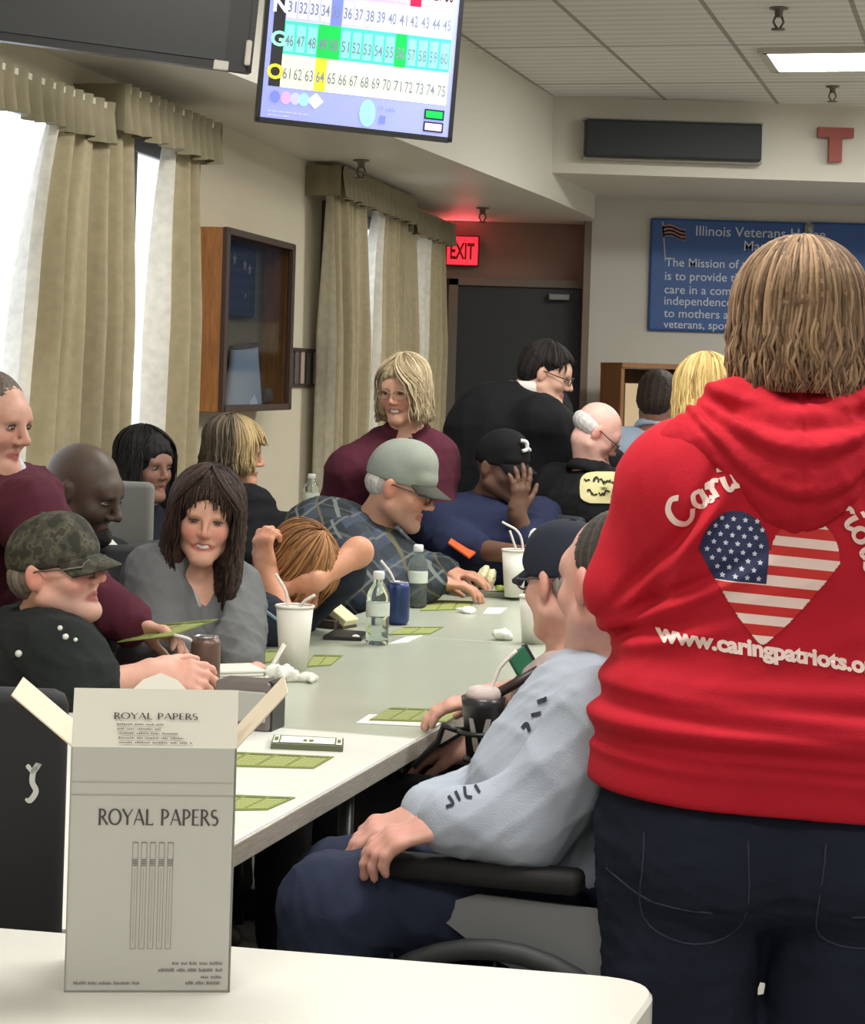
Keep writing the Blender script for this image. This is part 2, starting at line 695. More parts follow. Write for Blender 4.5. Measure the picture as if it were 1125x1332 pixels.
def face_details(H, parent, iris=(70, 50, 35), brow=(60, 45, 35), squint=0.6, teeth=False, lash=True):
    s = H.s
    for q in (-1, 1):
        mb = MB()
        n = 14
        pr = []
        V, F, M = [], [], []
        for i in range(n + 1):
            th = math.pi * i / n
            for j in range(16):
                ph = 2 * math.pi * j / 16
                V.append((q * 0.031 + 0.0135 * math.sin(th) * math.cos(ph), 0.079 + 0.0125 * math.cos(th), 0.001 + 0.0115 * squint * math.sin(th) * math.sin(ph)))
        for i in range(n):
            for j in range(16):
                k = (j + 1) % 16
                F.append((i * 16 + j, i * 16 + k, (i + 1) * 16 + k, (i + 1) * 16 + j))
                M.append(1 if i < 3 else 0)
        mesh_obj('eye', H(np.array(V)), F, [mat('eye_white', (178, 166, 160), 0.35), mat('iris_%d' % iris[0], iris, 0.15)], parent, True, M)
        pts = [(q * (0.016 + 0.007 * t), 0.084 - 0.0012 * t * t + 0.002, 0.018 + 0.0035 * math.sin(t * 0.75)) for t in range(5)]
        V, F = tube_arrays(H(np.array(pts)), [0.002 * s, 0.0032 * s, 0.0032 * s, 0.0026 * s, 0.0012 * s], 6, 0.8)
        mesh_obj('eyebrow', V, F, mat('brow_%d' % brow[0], brow, 0.8), parent)
        if lash:
            pts = [(q * (0.031 + 0.0145 * math.cos(t)), 0.0905 - 0.006 * math.cos(t) ** 2, 0.001 + 0.0115 * squint * math.sin(t) + 0.001) for t in np.linspace(0.15, math.pi - 0.15, 8)]
            V, F = tube_arrays(H(np.array(pts)), 0.0014 * s, 5)
            mesh_obj('eyelash', V, F, mat('lash', (35, 26, 24), 0.7), parent)
    if teeth:
        xs = np.linspace(-0.027, 0.027, 9)
        top = [(x * 0.96, 0.0862 - 18 * x * x, -0.0580 + 5 * x * x) for x in xs]
        bot = [(x * 0.96, 0.0850 - 18 * x * x, -0.0715 + 14 * x * x) for x in xs]
        V = np.array(top + bot + [(a, b - 0.006, c) for a, b, c in top] + [(a, b - 0.006, c) for a, b, c in bot])
        F = [(i, i + 1, 9 + i + 1, 9 + i) for i in range(8)] + [(18 + i, 27 + i, 28 + i, 19 + i) for i in range(8)]
        F += [(i + 1, i, 18 + i, 19 + i) for i in range(8)] + [(9 + i, 10 + i, 28 + i, 27 + i) for i in range(8)]
        mesh_obj('teeth', H(V), F, mat('teeth', (235, 228, 218), 0.25), parent)


def glasses(H, parent, rgb=(35, 32, 32), lens=True):
    mb = MB()
    s = H.s
    for q in (-1, 1):
        pts = [(q * 0.032 + 0.024 * math.cos(t), 0.106 - 0.3 * max(0, abs(q * 0.032 + 0.024 * math.cos(t)) - 0.035), 0.0 + 0.017 * math.sin(t)) for t in np.linspace(0, 2 * math.pi, 19)]
        mb.tube(H(np.array(pts)), 0.0020 * s, 5)
        mb.tube(H(np.array([(q * 0.056, 0.100, 0.006), (q * 0.074, 0.06, 0.006), (q * 0.083, 0.0, 0.010), (q * 0.084, -0.02, 0.0)])), 0.0022 * s, 5)
    mb.tube(H(np.array([(-0.008, 0.107, 0.004), (0, 0.110, 0.006), (0.008, 0.107, 0.004)])), 0.002 * s, 5)
    return mb.build('glasses', mat('frames_%d' % rgb[0], rgb, 0.35), parent, True)


def ball_cap(H, parent, mat_c, mat_b=None, lift=0.0, vs=0.005, brim_len=0.075, tilt=0.0, seams=True, hgt=0.0):
    F = Field()
    z0 = 0.038 + lift
    F.ell(H(0, -0.006, z0 - 0.002), [0.082 * H.s, 0.105 * H.s, (0.088 + hgt) * H.s], H.R, 0.0)
    F.ell(H(0, 0.03, z0 + 0.03 + hgt), [0.066 * H.s, 0.060 * H.s, 0.052 * H.s], H.R, 0.03)
    F.ell(H(0, 0.062, z0 + 0.004), [0.058 * H.s, 0.042 * H.s, 0.030 * H.s], H.R, 0.02)
    F.box(H(0, 0, z0 - 0.105 - 0.020), [0.2 * H.s, 0.2 * H.s, 0.1 * H.s], H.R, 0.0, 0.004, 's')
    V, Q = F.mesh(vs)
    c = mesh_obj('cap', V, Q, mat_c, parent)
    nx, ny = 15, 8
    P = []
    for k in (0, 1):
        for j in range(ny):
            for i in range(nx):
                a = -1.15 + 2.3 * i / (nx - 1)
                t = j / (ny - 1)
                x0, y0 = 0.078 * math.sin(a), -0.006 + 0.095 * math.cos(a)
                x = x0 * (1 - 0.10 * t)
                y = y0 + brim_len * t * max(0.0, math.cos(a * 0.93)) ** 0.6
                z = z0 - 0.002 - 0.016 * t - 0.9 * (x * x) * 2.4 * t - k * 0.004 + tilt * t
                P.append((x, y, z))
    n = nx * ny
    FF = []
    for j in range(ny - 1):
        for i in range(nx - 1):
            a = j * nx + i
            FF.append((a, a + 1, a + nx + 1, a + nx))
            FF.append((n + a, n + a + nx, n + a + nx + 1, n + a + 1))
    for i in range(nx - 1):
        FF.append((i + 1, i, n + i, n + i + 1))
        b = (ny - 1) * nx + i
        FF.append((b, b + 1, n + b + 1, n + b))
    for j in range(ny - 1):
        a = j * nx
        FF.append((a, a + nx, n + a + nx, n + a))
        b = a + nx - 1
        FF.append((b + nx, b, n + b, n + b + nx))
    mesh_obj('brim', H(np.array(P)), FF, mat_b or mat_c, c)
    bt = MB().lathe([(0.0, 0.0), (0.008 * H.s, 0.0), (0.007 * H.s, 0.004 * H.s), (0.0, 0.006 * H.s)], H(0, -0.01, z0 + 0.086 + hgt), 10)
    bt.build('button', mat_b or mat_c, c, True)
    return c


def ik(S, W, la, lb, pole):
    S, W = np.asarray(S, float), np.asarray(W, float)
    v = W - S
    d = np.linalg.norm(v)
    u = v / d
    d = min(d, (la + lb) * 0.999)
    x = (la * la - lb * lb + d * d) / (2 * d)
    h = math.sqrt(max(0.0, la * la - x * x))
    p = np.asarray(pole, float) - S
    p = unit(p - u * np.dot(p, u))
    return S + u * x + p * h


class Person:
    def __init__(s, label, head, hf, N, pelvis, bf, up=(0, 0, 1), hs=1.0, scale=1.0, hw=0.18, seated=True,
                 skin=(205, 160, 138), vs=0.0055, cvs=0.009, fat=1.0, belly=0.0, smile=0.0, fem=False,
                 blush=0.3, lips=(165, 92, 90), stub=None, stubf=0.0):
        s.__dict__.update(locals())
        s.H = Frame(head, hf, up, hs)
        s.N = np.asarray(N, float)
        s.P = np.asarray(pelvis, float)
        s.bf = unit(bf)
        s.side = unit(np.cross(s.bf, (0, 0, 1)))   # the person's right
        sp = unit(s.N - s.P)
        s.sp = sp
        s.root = thing('person', label, 'person', (s.P[0], s.P[1], 0))
        sh = s.N - sp * 0.055 * scale
        s.sh = sh
        s.S = {1: sh + s.side * hw, -1: sh - s.side * hw}
        s.E, s.W, s.hand = {}, {}, {}
        s.legs = []

    def arm(s, q, wrist, d, n, elbow=None, pole=None, curl=0.5, thumb=0.6, spread=0.1, show=True):
        """q = 1 right, -1 left"""
        s.W[q] = np.asarray(wrist, float)
        if elbow is None:
            pole = s.S[q] + np.array([0, 0, -1.0]) + s.side * q * 0.4 - s.bf * 0.2 if pole is None else pole
            elbow = ik(s.S[q], wrist, 0.29 * s.scale, 0.26 * s.scale, pole)
        s.E[q] = np.asarray(elbow, float)
        s.hand[q] = (d, n, curl, thumb, spread)
        return s

    def rest_arm(s, q):
        w = s.P + s.bf * 0.30 + s.side * q * 0.10 + np.array([0, 0, 0.10]) if s.seated else s.S[q] + np.array([0, 0, -0.52]) + s.side * q * 0.06 + s.bf * 0.08
        s.arm(q, w, s.bf - np.array([0, 0, 0.3]) if s.seated else np.array([0, 0, -1.0]) + 0.1 * s.bf, (0, 0, -1) if s.seated else -s.side * q)
        return s

    def leg(s, q, knee=None, ankle=None):
        hip = s.P + s.side * q * 0.095 * s.fat
        if s.seated:
            k = hip + s.bf * 0.40 + s.side * q * 0.03 if knee is None else np.asarray(knee, float)
            a = np.array([k[0] + s.bf[0] * 0.03, k[1] + s.bf[1] * 0.03, 0.075]) if ankle is None else np.asarray(ankle, float)
            if knee is None:
                k[2] = min(k[2], 0.56)
        else:
            a = np.array([hip[0] + s.side[0] * q * 0.02, hip[1] + s.side[1] * q * 0.02, 0.075]) if ankle is None else np.asarray(ankle, float)
            k = (hip + a) / 2 + s.bf * 0.03 if knee is None else np.asarray(knee, float)
        s.legs.append((q, hip, k, a))
        return s

    def torso(s, F, g=0.0, k=0.05):
        f = s.fat
        sp, P, N = s.sp, s.P, s.N
        L = np.linalg.norm(N - P)
        F.rc(P, P + sp * L * 0.30, (0.118 * f + g), (0.108 * f + g), k, s.side, 1.33)
        F.rc(P + sp * L * 0.30, P + sp * L * 0.72, (0.108 * f + g), (0.116 * f + g), k, s.side, 1.30)
        F.rc(s.sh - sp * 0.06 - s.side * s.hw * 0.45, s.sh - sp * 0.06 + s.side * s.hw * 0.45, 0.095 * f + g, 0.095 * f + g, k)
        F.rc(s.S[1], s.S[-1], 0.056 + g, 0.056 + g, k)
        if s.belly:
            F.ell(P + sp * L * 0.33 + s.bf * 0.05, [0.15 * f + g + s.belly * 0.3, 0.10 + s.belly + g, 0.15 + g], np.stack([s.side, s.bf, V3(0, 0, 1)], 1), 0.06)
        if s.fem:
            for q in (-1, 1):
                F.ell(P + sp * L * 0.64 + s.bf * 0.085 * f + s.side * q * 0.075, 0.068 + g, None, 0.04)

    def build_body(s):
        F = Field()
        c = s.scale
        head_field(F, s.H, s.smile, 0, s.fem)
        F.rc(s.H(0, -0.022, -0.055), s.N, 0.052 * s.hs * (0.9 if s.fem else 1.05), 0.06 * c, 0.03)
        F.rc(s.N, s.sh - s.sp * 0.05, 0.06, 0.09, 0.05)
        s.torso(F)
        for q in (1, -1):
            if q not in s.W:
                s.rest_arm(q)
            F.rc(s.S[q], s.E[q], 0.050 * c, 0.040 * c, 0.03)
            F.rc(s.E[q], s.W[q], 0.040 * c, 0.027 * c, 0.02)
            d, n, cu, th, sprd = s.hand[q]
            hand_field(F, s.W[q], d, n, q == 1, c, cu, sprd, th)
        for q, h, k, a in s.legs:
            F.rc(h, k, 0.078 * s.fat, 0.056, 0.04)
            F.rc(k, a, 0.054, 0.040, 0.03)
        V, Q = F.mesh(s.vs)
        C = head_cols(s.H, V, s.skin, s.lips, s.blush, s.stub, s.stubf, s.smile)
        for q in (1, -1):
            d = np.asarray(s.hand[q][0], float)
            kk = s.W[q] + unit(d) * 0.10
            w = 0.35 * s.blush * np.exp(-((V - kk) ** 2).sum(1) / (2 * 0.04 ** 2))
            C = C * (1 - w[:, None] * [0.0, 0.3, 0.3])
        s.body = mesh_obj('body', V, Q, mat('skin', rough=0.5, attr=True, var=0.05, vscale=60, spec=0.35), s.root, cols=C)
        return s

    def top(s, m, g=0.016, sleeve=0.92, name='jacket', amp=0.010, wl=0.13, seed=3, collar=None, hem=0.0, loose=0.0, cuff=True, arms=(1, -1), neck=0.075, extra=None, mats=None, vneck=0.0, hw_open=0):
        """sleeve: share of the forearm covered, negative = share of upper arm"""
        F = Field()
        s.torso(F, g, 0.05)
        for q in arms:
            if sleeve >= 0:
                e = s.E[q] + (s.W[q] - s.E[q]) * sleeve
                F.rc(s.S[q], s.E[q], 0.056 + g + loose, 0.047 + g + loose, 0.04)
                F.rc(s.E[q], e, 0.047 + g + loose, 0.032 + g + loose * 0.6, 0.025)
                if cuff:
                    u = unit(s.W[q] - s.E[q])
                    F.rc(e - u * 0.03, e + u * 0.004, 0.033 + g * 0.7, 0.033 + g * 0.7, 0.006)
            else:
                e = s.S[q] + (s.E[q] - s.S[q]) * (-sleeve)
                F.rc(s.S[q], e, 0.056 + g + loose, 0.052 + g + loose * 1.3, 0.04)
        F.rc(s.N - s.sp * 0.01, s.sh - s.sp * 0.08, neck * 0.82, neck * 1.25, 0.04)
        if hem:
            F.rc(s.P, s.P - V3(0, 0, hem), 0.125 * s.fat + g, 0.128 * s.fat + g, 0.03, s.side, 1.35)
        if extra:
            extra(F)
        if vneck:
            up = s.N + s.bf * 0.10 - s.sp * 0.02
            F.rc(s.N + s.bf * 0.09 + s.sp * 0.05, s.N + s.bf * 0.16 - s.sp * vneck, 0.06, 0.012, 0.008, op='s')
        V, Q = F.mesh(s.cvs)
        N = normals(V, Q)
        V = V + N * folds(V, amp, wl, seed)[:, None]
        o = mesh_obj(name, V, Q, mats or m, s.root)
        s.topmesh = (V, Q)
        if collar:
            r, rgbm = collar
            pts = []
            for t in np.linspace(0.35, 2 * math.pi - 0.35, 15):
                pts.append(s.N + s.sp * (0.018 - 0.03 * math.cos(t)) + (s.bf * math.cos(t) * 1.0 + s.side * math.sin(t)) * neck * 0.92)
            V, Fc = tube_arrays(pts, r, 8, 1.9)
            mesh_obj('collar', V, Fc, rgbm, o)
        return o

    def pants(s, m, g=0.014, name='trousers', amp=0.008, seed=9, shoes=(40, 38, 38), vs=None):
        F = Field()
        f = s.fat
        F.rc(s.P - s.sp * 0.0, s.P + s.sp * 0.06, 0.118 * f + g, 0.112 * f + g, 0.04, s.side, 1.33)
        for q, h, k, a in s.legs:
            F.rc(h, k, 0.082 * f + g, 0.062 + g, 0.04)
            F.rc(k, a + V3(0, 0, 0.02), 0.062 + g, 0.050 + g, 0.03)
        V, Q = F.mesh(vs or s.cvs)
        V = V + normals(V, Q) * folds(V, amp, 0.12, seed)[:, None]
        o = mesh_obj(name, V, Q, m, s.root)
        for q, h, k, a in s.legs:
            F = Field()
            fw = unit(V3(s.bf[0], s.bf[1], 0) + s.side * q * 0.12)
            b = V3(a[0], a[1], 0)
            F.rc(b + V3(0, 0, 0.04) - fw * 0.03, b + fw * 0.15 + V3(0, 0, 0.034), 0.042, 0.036, 0.02)
            F.rc(b + V3(0, 0, 0.04), b + V3(0, 0, 0.10), 0.042, 0.044, 0.02)
            F.box(b + V3(0, 0, -0.05), [0.5, 0.5, 0.05], None, 0, 0.0, 's')
            V, Q = F.mesh(0.009)
            V[:, 2] = np.maximum(V[:, 2], 0.001)
            mesh_obj('shoe', V, Q, mat('shoe_%d' % shoes[0], shoes, 0.5), s.root)
        return o


def chair(p, seat_z, face, rgb=(38, 38, 42), label='', group=None, back_h=0.42, wide=0.235):
    """A plain stacking chair under someone's seat; face = the way it faces."""
    f = unit(V3(face[0], face[1], 0))
    r = V3(f[1], -f[0], 0)
    R = np.stack([r, f, V3(0, 0, 1)], 1)
    o = V3(p[0], p[1], 0)
    t = thing('chair', label, 'chair', o, group)
    pad, leg = mat('chair_pad_%d' % rgb[0], rgb, 0.75, bump=0.2, bscale=300), mat('chair_leg', (60, 60, 62), 0.35, 0.8)
    MB().box(o + V3(0, 0, seat_z - 0.03) + f * 0.02, [wide, 0.22, 0.028], R, 0.02).build('seat', pad, t, True)
    MB().box(o + V3(0, 0, seat_z + 0.10 + back_h / 2) - f * 0.245, [wide, 0.022, back_h / 2], R, 0.018).build('backrest', pad, t, True)
    for a in (-1, 1):
        MB().tube([o + r * a * (wide - 0.03) + f * 0.19 + V3(0, 0, 0.0), o + r * a * (wide - 0.03) + f * 0.17 + V3(0, 0, seat_z - 0.055)], 0.012, 8).build('leg', leg, t, True)
        MB().tube([o + r * a * (wide - 0.03) - f * 0.28, o + r * a * (wide - 0.03) - f * 0.225 + V3(0, 0, seat_z - 0.05), o + r * a * (wide - 0.03) - f * 0.225 + V3(0, 0, seat_z + 0.12)], 0.012, 8).build('leg', leg, t, True)
    return t
# ------------------------------------------------------------------ the room
SOF_Z, CEIL_Z = 2.47, 3.05
BACK_Y, EXIT_Y = 13.25, 13.5


def wall_x(y):
    return -1.04 + 0.2 * (y - 7.99)


WDIR = unit(V3(0.2, 1, 0))
WNRM = unit(V3(1, -0.2, 0))
WR = np.stack([WDIR, WNRM, V3(0, 0, 1)], 1)      # along, out, up


def wpt(y, out, z):
    return V3(wall_x(y), y, z) + WNRM * out


def structure(o):
    o['kind'] = 'structure'
    return o


M_wall = mat('wall_paint', (212, 204, 182), 0.75, bump=0.08, bscale=90, var=0.03, vscale=2)
M_backw = mat('back_wall_paint', (200, 197, 188), 0.75, bump=0.08, bscale=90, var=0.03, vscale=2)
M_exitw = mat('hall_wall_red_shade', (142, 122, 108), 0.75, bump=0.08, bscale=90, var=0.03)  # red exit glow and soffit shade put into the wall colour
M_sof = mat('soffit_paint', (224, 221, 210), 0.42, bump=0.03, bscale=40, spec=0.4)
M_trim = mat('door_frame_paint', (112, 102, 90), 0.5)
M_floor = mat('floor_tile', (136, 133, 127), 0.35, var=0.12, vscale=3)


def ceiling_mat():
    m = bpy.data.materials.new('ceiling_tile')
    m.use_nodes = True
    nt = m.node_tree
    b = nt.nodes['Principled BSDF']
    b.inputs['Roughness'].default_value = 0.85
    tc = nt.nodes.new('ShaderNodeTexCoord')
    mp = nt.nodes.new('ShaderNodeMapping')
    mp.inputs['Rotation'].default_value = (0, 0, math.atan(0.27))
    nt.links.new(tc.outputs['Object'], mp.inputs['Vector'])
    br = nt.nodes.new('ShaderNodeTexBrick')
    br.offset = 0.0
    br.inputs['Scale'].default_value = 1.0
    br.inputs['Brick Width'].default_value = 0.61
    br.inputs['Row Height'].default_value = 1.22
    br.inputs['Mortar Size'].default_value = 0.012
    br.inputs['Mortar Smooth'].default_value = 0.1
    br.inputs['Color1'].default_value = (*lin(238, 237, 230), 1)
    br.inputs['Color2'].default_value = (*lin(232, 231, 224), 1)
    br.inputs['Mortar'].default_value = (*lin(168, 165, 155), 1)
    nt.links.new(mp.outputs['Vector'], br.inputs['Vector'])
    wv = nt.nodes.new('ShaderNodeTexWave')
    wv.bands_direction = 'Y'
    wv.inputs['Scale'].default_value = 2.6
    wv.inputs['Distortion'].default_value = 0.6
    wv.inputs['Detail'].default_value = 2
    nt.links.new(mp.outputs['Vector'], wv.inputs['Vector'])
    mr = nt.nodes.new('ShaderNodeMapRange')
    mr.inputs['To Min'].default_value = 0.86
    mr.inputs['To Max'].default_value = 1.03
    nt.links.new(wv.outputs['Fac'], mr.inputs['Value'])
    sc = nt.nodes.new('ShaderNodeVectorMath')
    sc.operation = 'SCALE'
    nt.links.new(br.outputs['Color'], sc.inputs[0])
    nt.links.new(mr.outputs['Result'], sc.inputs['Scale'])
    nt.links.new(sc.outputs['Vector'], b.inputs['Base Color'])
    return m


structure(MB().box((0.9, 5.2, -0.05), (4.6, 9.2, 0.05)).build('floor', M_floor))
structure(MB().box((0.9, 5.2, CEIL_Z + 0.05), (4.6, 9.2, 0.05)).build('ceiling', ceiling_mat()))
a, b = wpt(-3.6, -0.06, 1.5), wpt(13.7, -0.06, 1.5)
structure(MB().box((a + b) / 2, (np.linalg.norm(b - a) / 2, 0.06, 1.56), WR).build('wall_left', M_wall))
structure(MB().box(((0.977 + 5.2) / 2, BACK_Y + 0.15, 1.5), ((5.2 - 0.977) / 2, 0.15, 1.56)).build('wall_back', M_backw))
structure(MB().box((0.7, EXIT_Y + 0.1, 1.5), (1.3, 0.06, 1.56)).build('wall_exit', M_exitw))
structure(MB().box((5.1, 5, 1.5), (0.06, 9, 1.56)).build('wall_right', M_backw))
structure(MB().box((0.9, -3.6, 1.5), (4.6, 0.06, 1.56)).build('wall_rear', M_backw))
# dropped soffit along the windows and the beam across the far end
structure(MB().prism([(wall_x(2.6) - 0.02, 2.6), (-1.95, 3.0), (-0.225, 8.8), (0.637, 11.7), (0.985, 13.0), (0.985, EXIT_Y + 0.03), (wall_x(EXIT_Y) - 0.02, EXIT_Y + 0.03)], SOF_Z, CEIL_Z + 0.01).build('trim_1', M_sof))
structure(MB().prism([(0.60, 11.7), (5.05, 11.78), (5.05, 13.3), (0.9, 13.3)], 2.62, CEIL_Z + 0.01).build('trim_2', mat('beam_paint', (214, 210, 198), 0.6)))
# corner strip where the hall opens
structure(MB().box((0.965, 13.27, 1.24), (0.022, 0.045, 1.24)).build('trim_3', mat('corner_paint', (128, 114, 100), 0.7)))

# exit door and its frame
dl, dr, dt = at(592, 500, EXIT_Y)[0], at(757, 500, EXIT_Y)[0], 2.05
t = MB()
t.box(((dl + dr) / 2, EXIT_Y + 0.015, dt / 2), ((dr - dl) / 2, 0.02, dt / 2))
dobj = structure(t.build('door_1', mat('door_dark', (34, 38, 42), 0.45, var=0.1)))
MB().box((dr - 0.17, EXIT_Y - 0.045, dt - 0.06), (0.07, 0.04, 0.022), None, 0.006).build('door_closer', mat('door_closer_metal', (120, 122, 120), 0.4, 0.6), dobj)
MB().tube([(dl + 0.06, EXIT_Y - 0.05, 1.04), (dl + 0.80, EXIT_Y - 0.05, 1.04)], 0.018).build('push_bar', mat('door_closer_metal'), dobj)
structure(MB().box((dl - 0.03, EXIT_Y + 0.0, dt / 2 + 0.02), (0.03, 0.045, dt / 2 + 0.02)).box((dr + 0.025, EXIT_Y, dt / 2 + 0.02), (0.025, 0.045, dt / 2 + 0.02)).box(((dl + dr) / 2, EXIT_Y, dt + 0.025), ((dr - dl) / 2 + 0.06, 0.045, 0.025)).build('trim_4', M_trim))
# wooden border strips at each side of the shadow box
for i, (y0, y1) in enumerate(((7.95, 8.62), (9.62, 10.22))):
    b = MB()
    zc = 1.475
    for k in range(int((y1 - y0) / 0.11)):
        y = y0 + 0.055 + k * 0.11
        b.box(wpt(y, 0.006, zc), (0.034, 0.006, 0.085), WR, 0, k % 2)
    b.box(wpt((y0 + y1) / 2, 0.004, zc), ((y1 - y0) / 2, 0.004, 0.088), WR, 0, 2)
    b.box(wpt((y0 + y1) / 2, 0.010, zc + 0.085), ((y1 - y0) / 2, 0.008, 0.008), WR, 0, 2)
    b.box(wpt((y0 + y1) / 2, 0.010, zc - 0.085), ((y1 - y0) / 2, 0.008, 0.008), WR, 0, 2)
    structure(b.build('trim_%d' % (5 + i), [mat('border_grey', (92, 88, 84), 0.6, var=0.3, vscale=40), mat('border_cream', (176, 156, 140), 0.7), mat('border_dark', (52, 40, 36), 0.6)]))

# windows behind the curtains: daylight panes with frames
M_day = mat('daylight_pane', (226, 234, 248), 0.2, emit=1.6)
M_sash = mat('window_sash', (78, 80, 84), 0.4)
for i, (y0, y1) in enumerate(((5.3, 6.85), (7.10, 8.0), (10.35, 11.55), (11.7, 12.75))):
    b = MB()
    yc, hy = (y0 + y1) / 2, (y1 - y0) / 2
    b.box(wpt(yc, 0.004, 1.55), (hy, 0.006, 0.72), WR, 0, 0)
    for s in (-1, 1):
        b.box(wpt(yc + s * hy, 0.012, 1.55), (0.035, 0.02, 0.76), WR, 0.004, 1)
        b.box(wpt(yc, 0.012, 1.55 + s * 0.72), (hy, 0.02, 0.035), WR, 0.004, 1)
    b.box(wpt(yc, 0.012, 1.55), (0.022, 0.016, 0.72), WR, 0.004, 1)
    structure(b.build('window_%d' % (i + 1), [M_day, M_sash]))


def curtain_cloth(name, rgb):
    m = bpy.data.materials.new(name)
    m.use_nodes = True
    nt = m.node_tree
    b = nt.nodes['Principled BSDF']
    b.inputs['Roughness'].default_value = 0.9
    tc = nt.nodes.new('ShaderNodeTexCoord')
    n = nt.nodes.new('ShaderNodeTexNoise')
    n.inputs['Scale'].default_value = 30
    nt.links.new(tc.outputs['Object'], n.inputs['Vector'])
    cr = nt.nodes.new('ShaderNodeValToRGB')
    cr.color_ramp.elements[0].position, cr.color_ramp.elements[1].position = 0.3, 0.7
    cr.color_ramp.elements[0].color = (*lin([c * 0.96 for c in rgb]), 1)
    cr.color_ramp.elements[1].color = (*lin([min(255, c * 1.03) for c in rgb]), 1)
    nt.links.new(n.outputs['Fac'], cr.inputs['Fac'])
    nt.links.new(cr.outputs['Color'], b.inputs['Base Color'])
    tr = nt.nodes.new('ShaderNodeBsdfTranslucent')
    nt.links.new(cr.outputs['Color'], tr.inputs['Color'])
    mx = nt.nodes.new('ShaderNodeMixShader')
    mx.inputs['Fac'].default_value = 0.30
    nt.links.new(b.outputs['BSDF'], mx.inputs[1])
    nt.links.new(tr.outputs['BSDF'], mx.inputs[2])
    nt.links.new(mx.outputs['Shader'], nt.nodes['Material Output'].inputs['Surface'])
    return m


M_cur = curtain_cloth('curtain_cloth', (190, 178, 146))
M_lin_sun = curtain_cloth('lining_sunlit_edge', (236, 232, 220))  # real lining behind, sunlight colour on the front edges
M_val = cloth('valance_cloth', (142, 134, 110))


def curtain(label, y0, y1, zt, zb, lead=0.0, wl=0.13, amp=0.046, out=0.115, sunlit_edge=True, seed=0, sunlit_cols=5):
    """A pleated drape; its near edge is drawn aside by lead at mid height."""
    r = random.Random(seed)
    ph = [r.uniform(0, 6) for _ in range(4)]
    nu, nv = 90, 26
    P = []
    for j in range(nv):
        t = j / (nv - 1)
        z = zt + (zb - zt) * t
        sh = lead * (1 - math.exp(-t * 4.0))
        for i in range(nu):
            s = i / (nu - 1)
            L = y1 - y0
            y = y0 + L * s + sh * (1 - s) ** 1.3
            w = amp * (0.5 + 0.7 * min(1, t * 3)) * (math.sin(2 * math.pi * s * L / wl + ph[0] + 0.5 * math.sin(t * 2 + s * 9)) + 0.35 * math.sin(2 * math.pi * s * L / (wl * 0.43) + ph[1]))
            P.append(wpt(y, out + w, z))
    n = nu * nv
    P = np.array(P)
    B = P - WNRM * 0.004
    F, M = [], []
    for j in range(nv - 1):
        for i in range(nu - 1):
            a = j * nu + i
            F.append((a, a + nu, a + nu + 1, a + 1))
            M.append(1 if (i < sunlit_cols and sunlit_edge) else 0)  # pale band on the near front edge paints sunlight on the cloth
            F.append((n + a, n + a + 1, n + a + nu + 1, n + a + nu))
            M.append(1)
    o = mesh_obj('curtain', np.vstack([P, B]), F, [M_cur, M_lin_sun], None, True, M)
    return tag(o, label, 'curtain', 'drapes at the windows')


def valance(label, y0, y1, zt, zb, seed=0, out=0.17):
    r = random.Random(seed)
    root = thing('valance', label, 'valance', wpt((y0 + y1) / 2, 0.0, zb), 'valances over the windows')
    nu, nv = 110, 9
    P = []
    ph = r.uniform(0, 6)
    for j in range(nv):
        t = j / (nv - 1)
        for i in range(nu):
            s = i / (nu - 1)
            L = y1 - y0
            w = (0.008 + 0.022 * abs(t - 0.25)) * math.sin(2 * math.pi * s * L / 0.09 + ph + math.sin(s * 17))
            P.append(wpt(y0 + L * s, out + w, zt + (zb - zt) * t + 0.006 * math.sin(s * 40) * t))
    # near and far returns to the wall
    P = np.array(P)
    n = nu * nv
    F, M = [], []
    for j in range(nv - 1):
        for i in range(nu - 1):
            a = j * nu + i
            F.append((a, a + nu, a + nu + 1, a + 1))
    Q = P - WNRM * 0.006
    F += [tuple(n + k for k in f[::-1]) for f in list(F)]
    mesh_obj('frill', np.vstack([P, Q]), F, M_val, root, True)
    for y in (y0, y1):
        b = MB()
        k = 7
        V = []
        for i in range(k):
            for z in (zb + 0.004, zt):
                V.append(wpt(y + 0.008 * math.sin(i * 2.1), 0.005 + (out - 0.005) * i / (k - 1), z))
        b.add(V, [(2 * i, 2 * i + 2, 2 * i + 3, 2 * i + 1) for i in range(k - 1)])
        b.build('end_return', M_val, root, True)
    b = MB().box(wpt((y0 + y1) / 2, out * 0.55, zt - 0.015), ((y1 - y0) / 2, out * 0.42, 0.010), WR)
    b.build('mounting_board', mat('board_white', (206, 200, 186), 0.6), root)
    return root


curtain('beige pleated drape left of the near window gap, nearest the camera', 6.56, 7.30, 2.30, 0.25, -0.36, seed=1, sunlit_cols=12)
curtain('beige pleated drape between the second window and the shadow box wall', 7.66, 8.00, 2.32, 0.25, -0.20, seed=2, wl=0.11, sunlit_cols=14)
curtain('beige drape left of the bright white edge at the far windows', 10.02, 10.72, 2.32, 0.25, 0.05, seed=3, sunlit_edge=False)
curtain('beige drape in the middle of the far pair of windows, with a white sunlit edge', 10.98, 11.95, 2.32, 0.25, -0.30, seed=4, sunlit_cols=20)
curtain('beige drape at the far end of the window wall, beside the red exit light', 12.15, 12.85, 2.32, 0.25, -0.3, seed=5, sunlit_cols=26)
valance('olive beige gathered valance over the nearest window, cut by the left side', 5.3, 7.0, 2.33, 2.19, 1, 0.16)
valance('olive beige gathered valance over the window next to the shadow box', 6.98, 8.06, 2.40, 2.24, 2, 0.19)
valance('olive beige gathered valance on the near half of the far windows', 9.98, 11.75, 2.45, 2.30, 3, 0.18)
valance('olive beige gathered valance on the far half of the far windows', 11.75, 12.95, 2.40, 2.26, 4, 0.16)

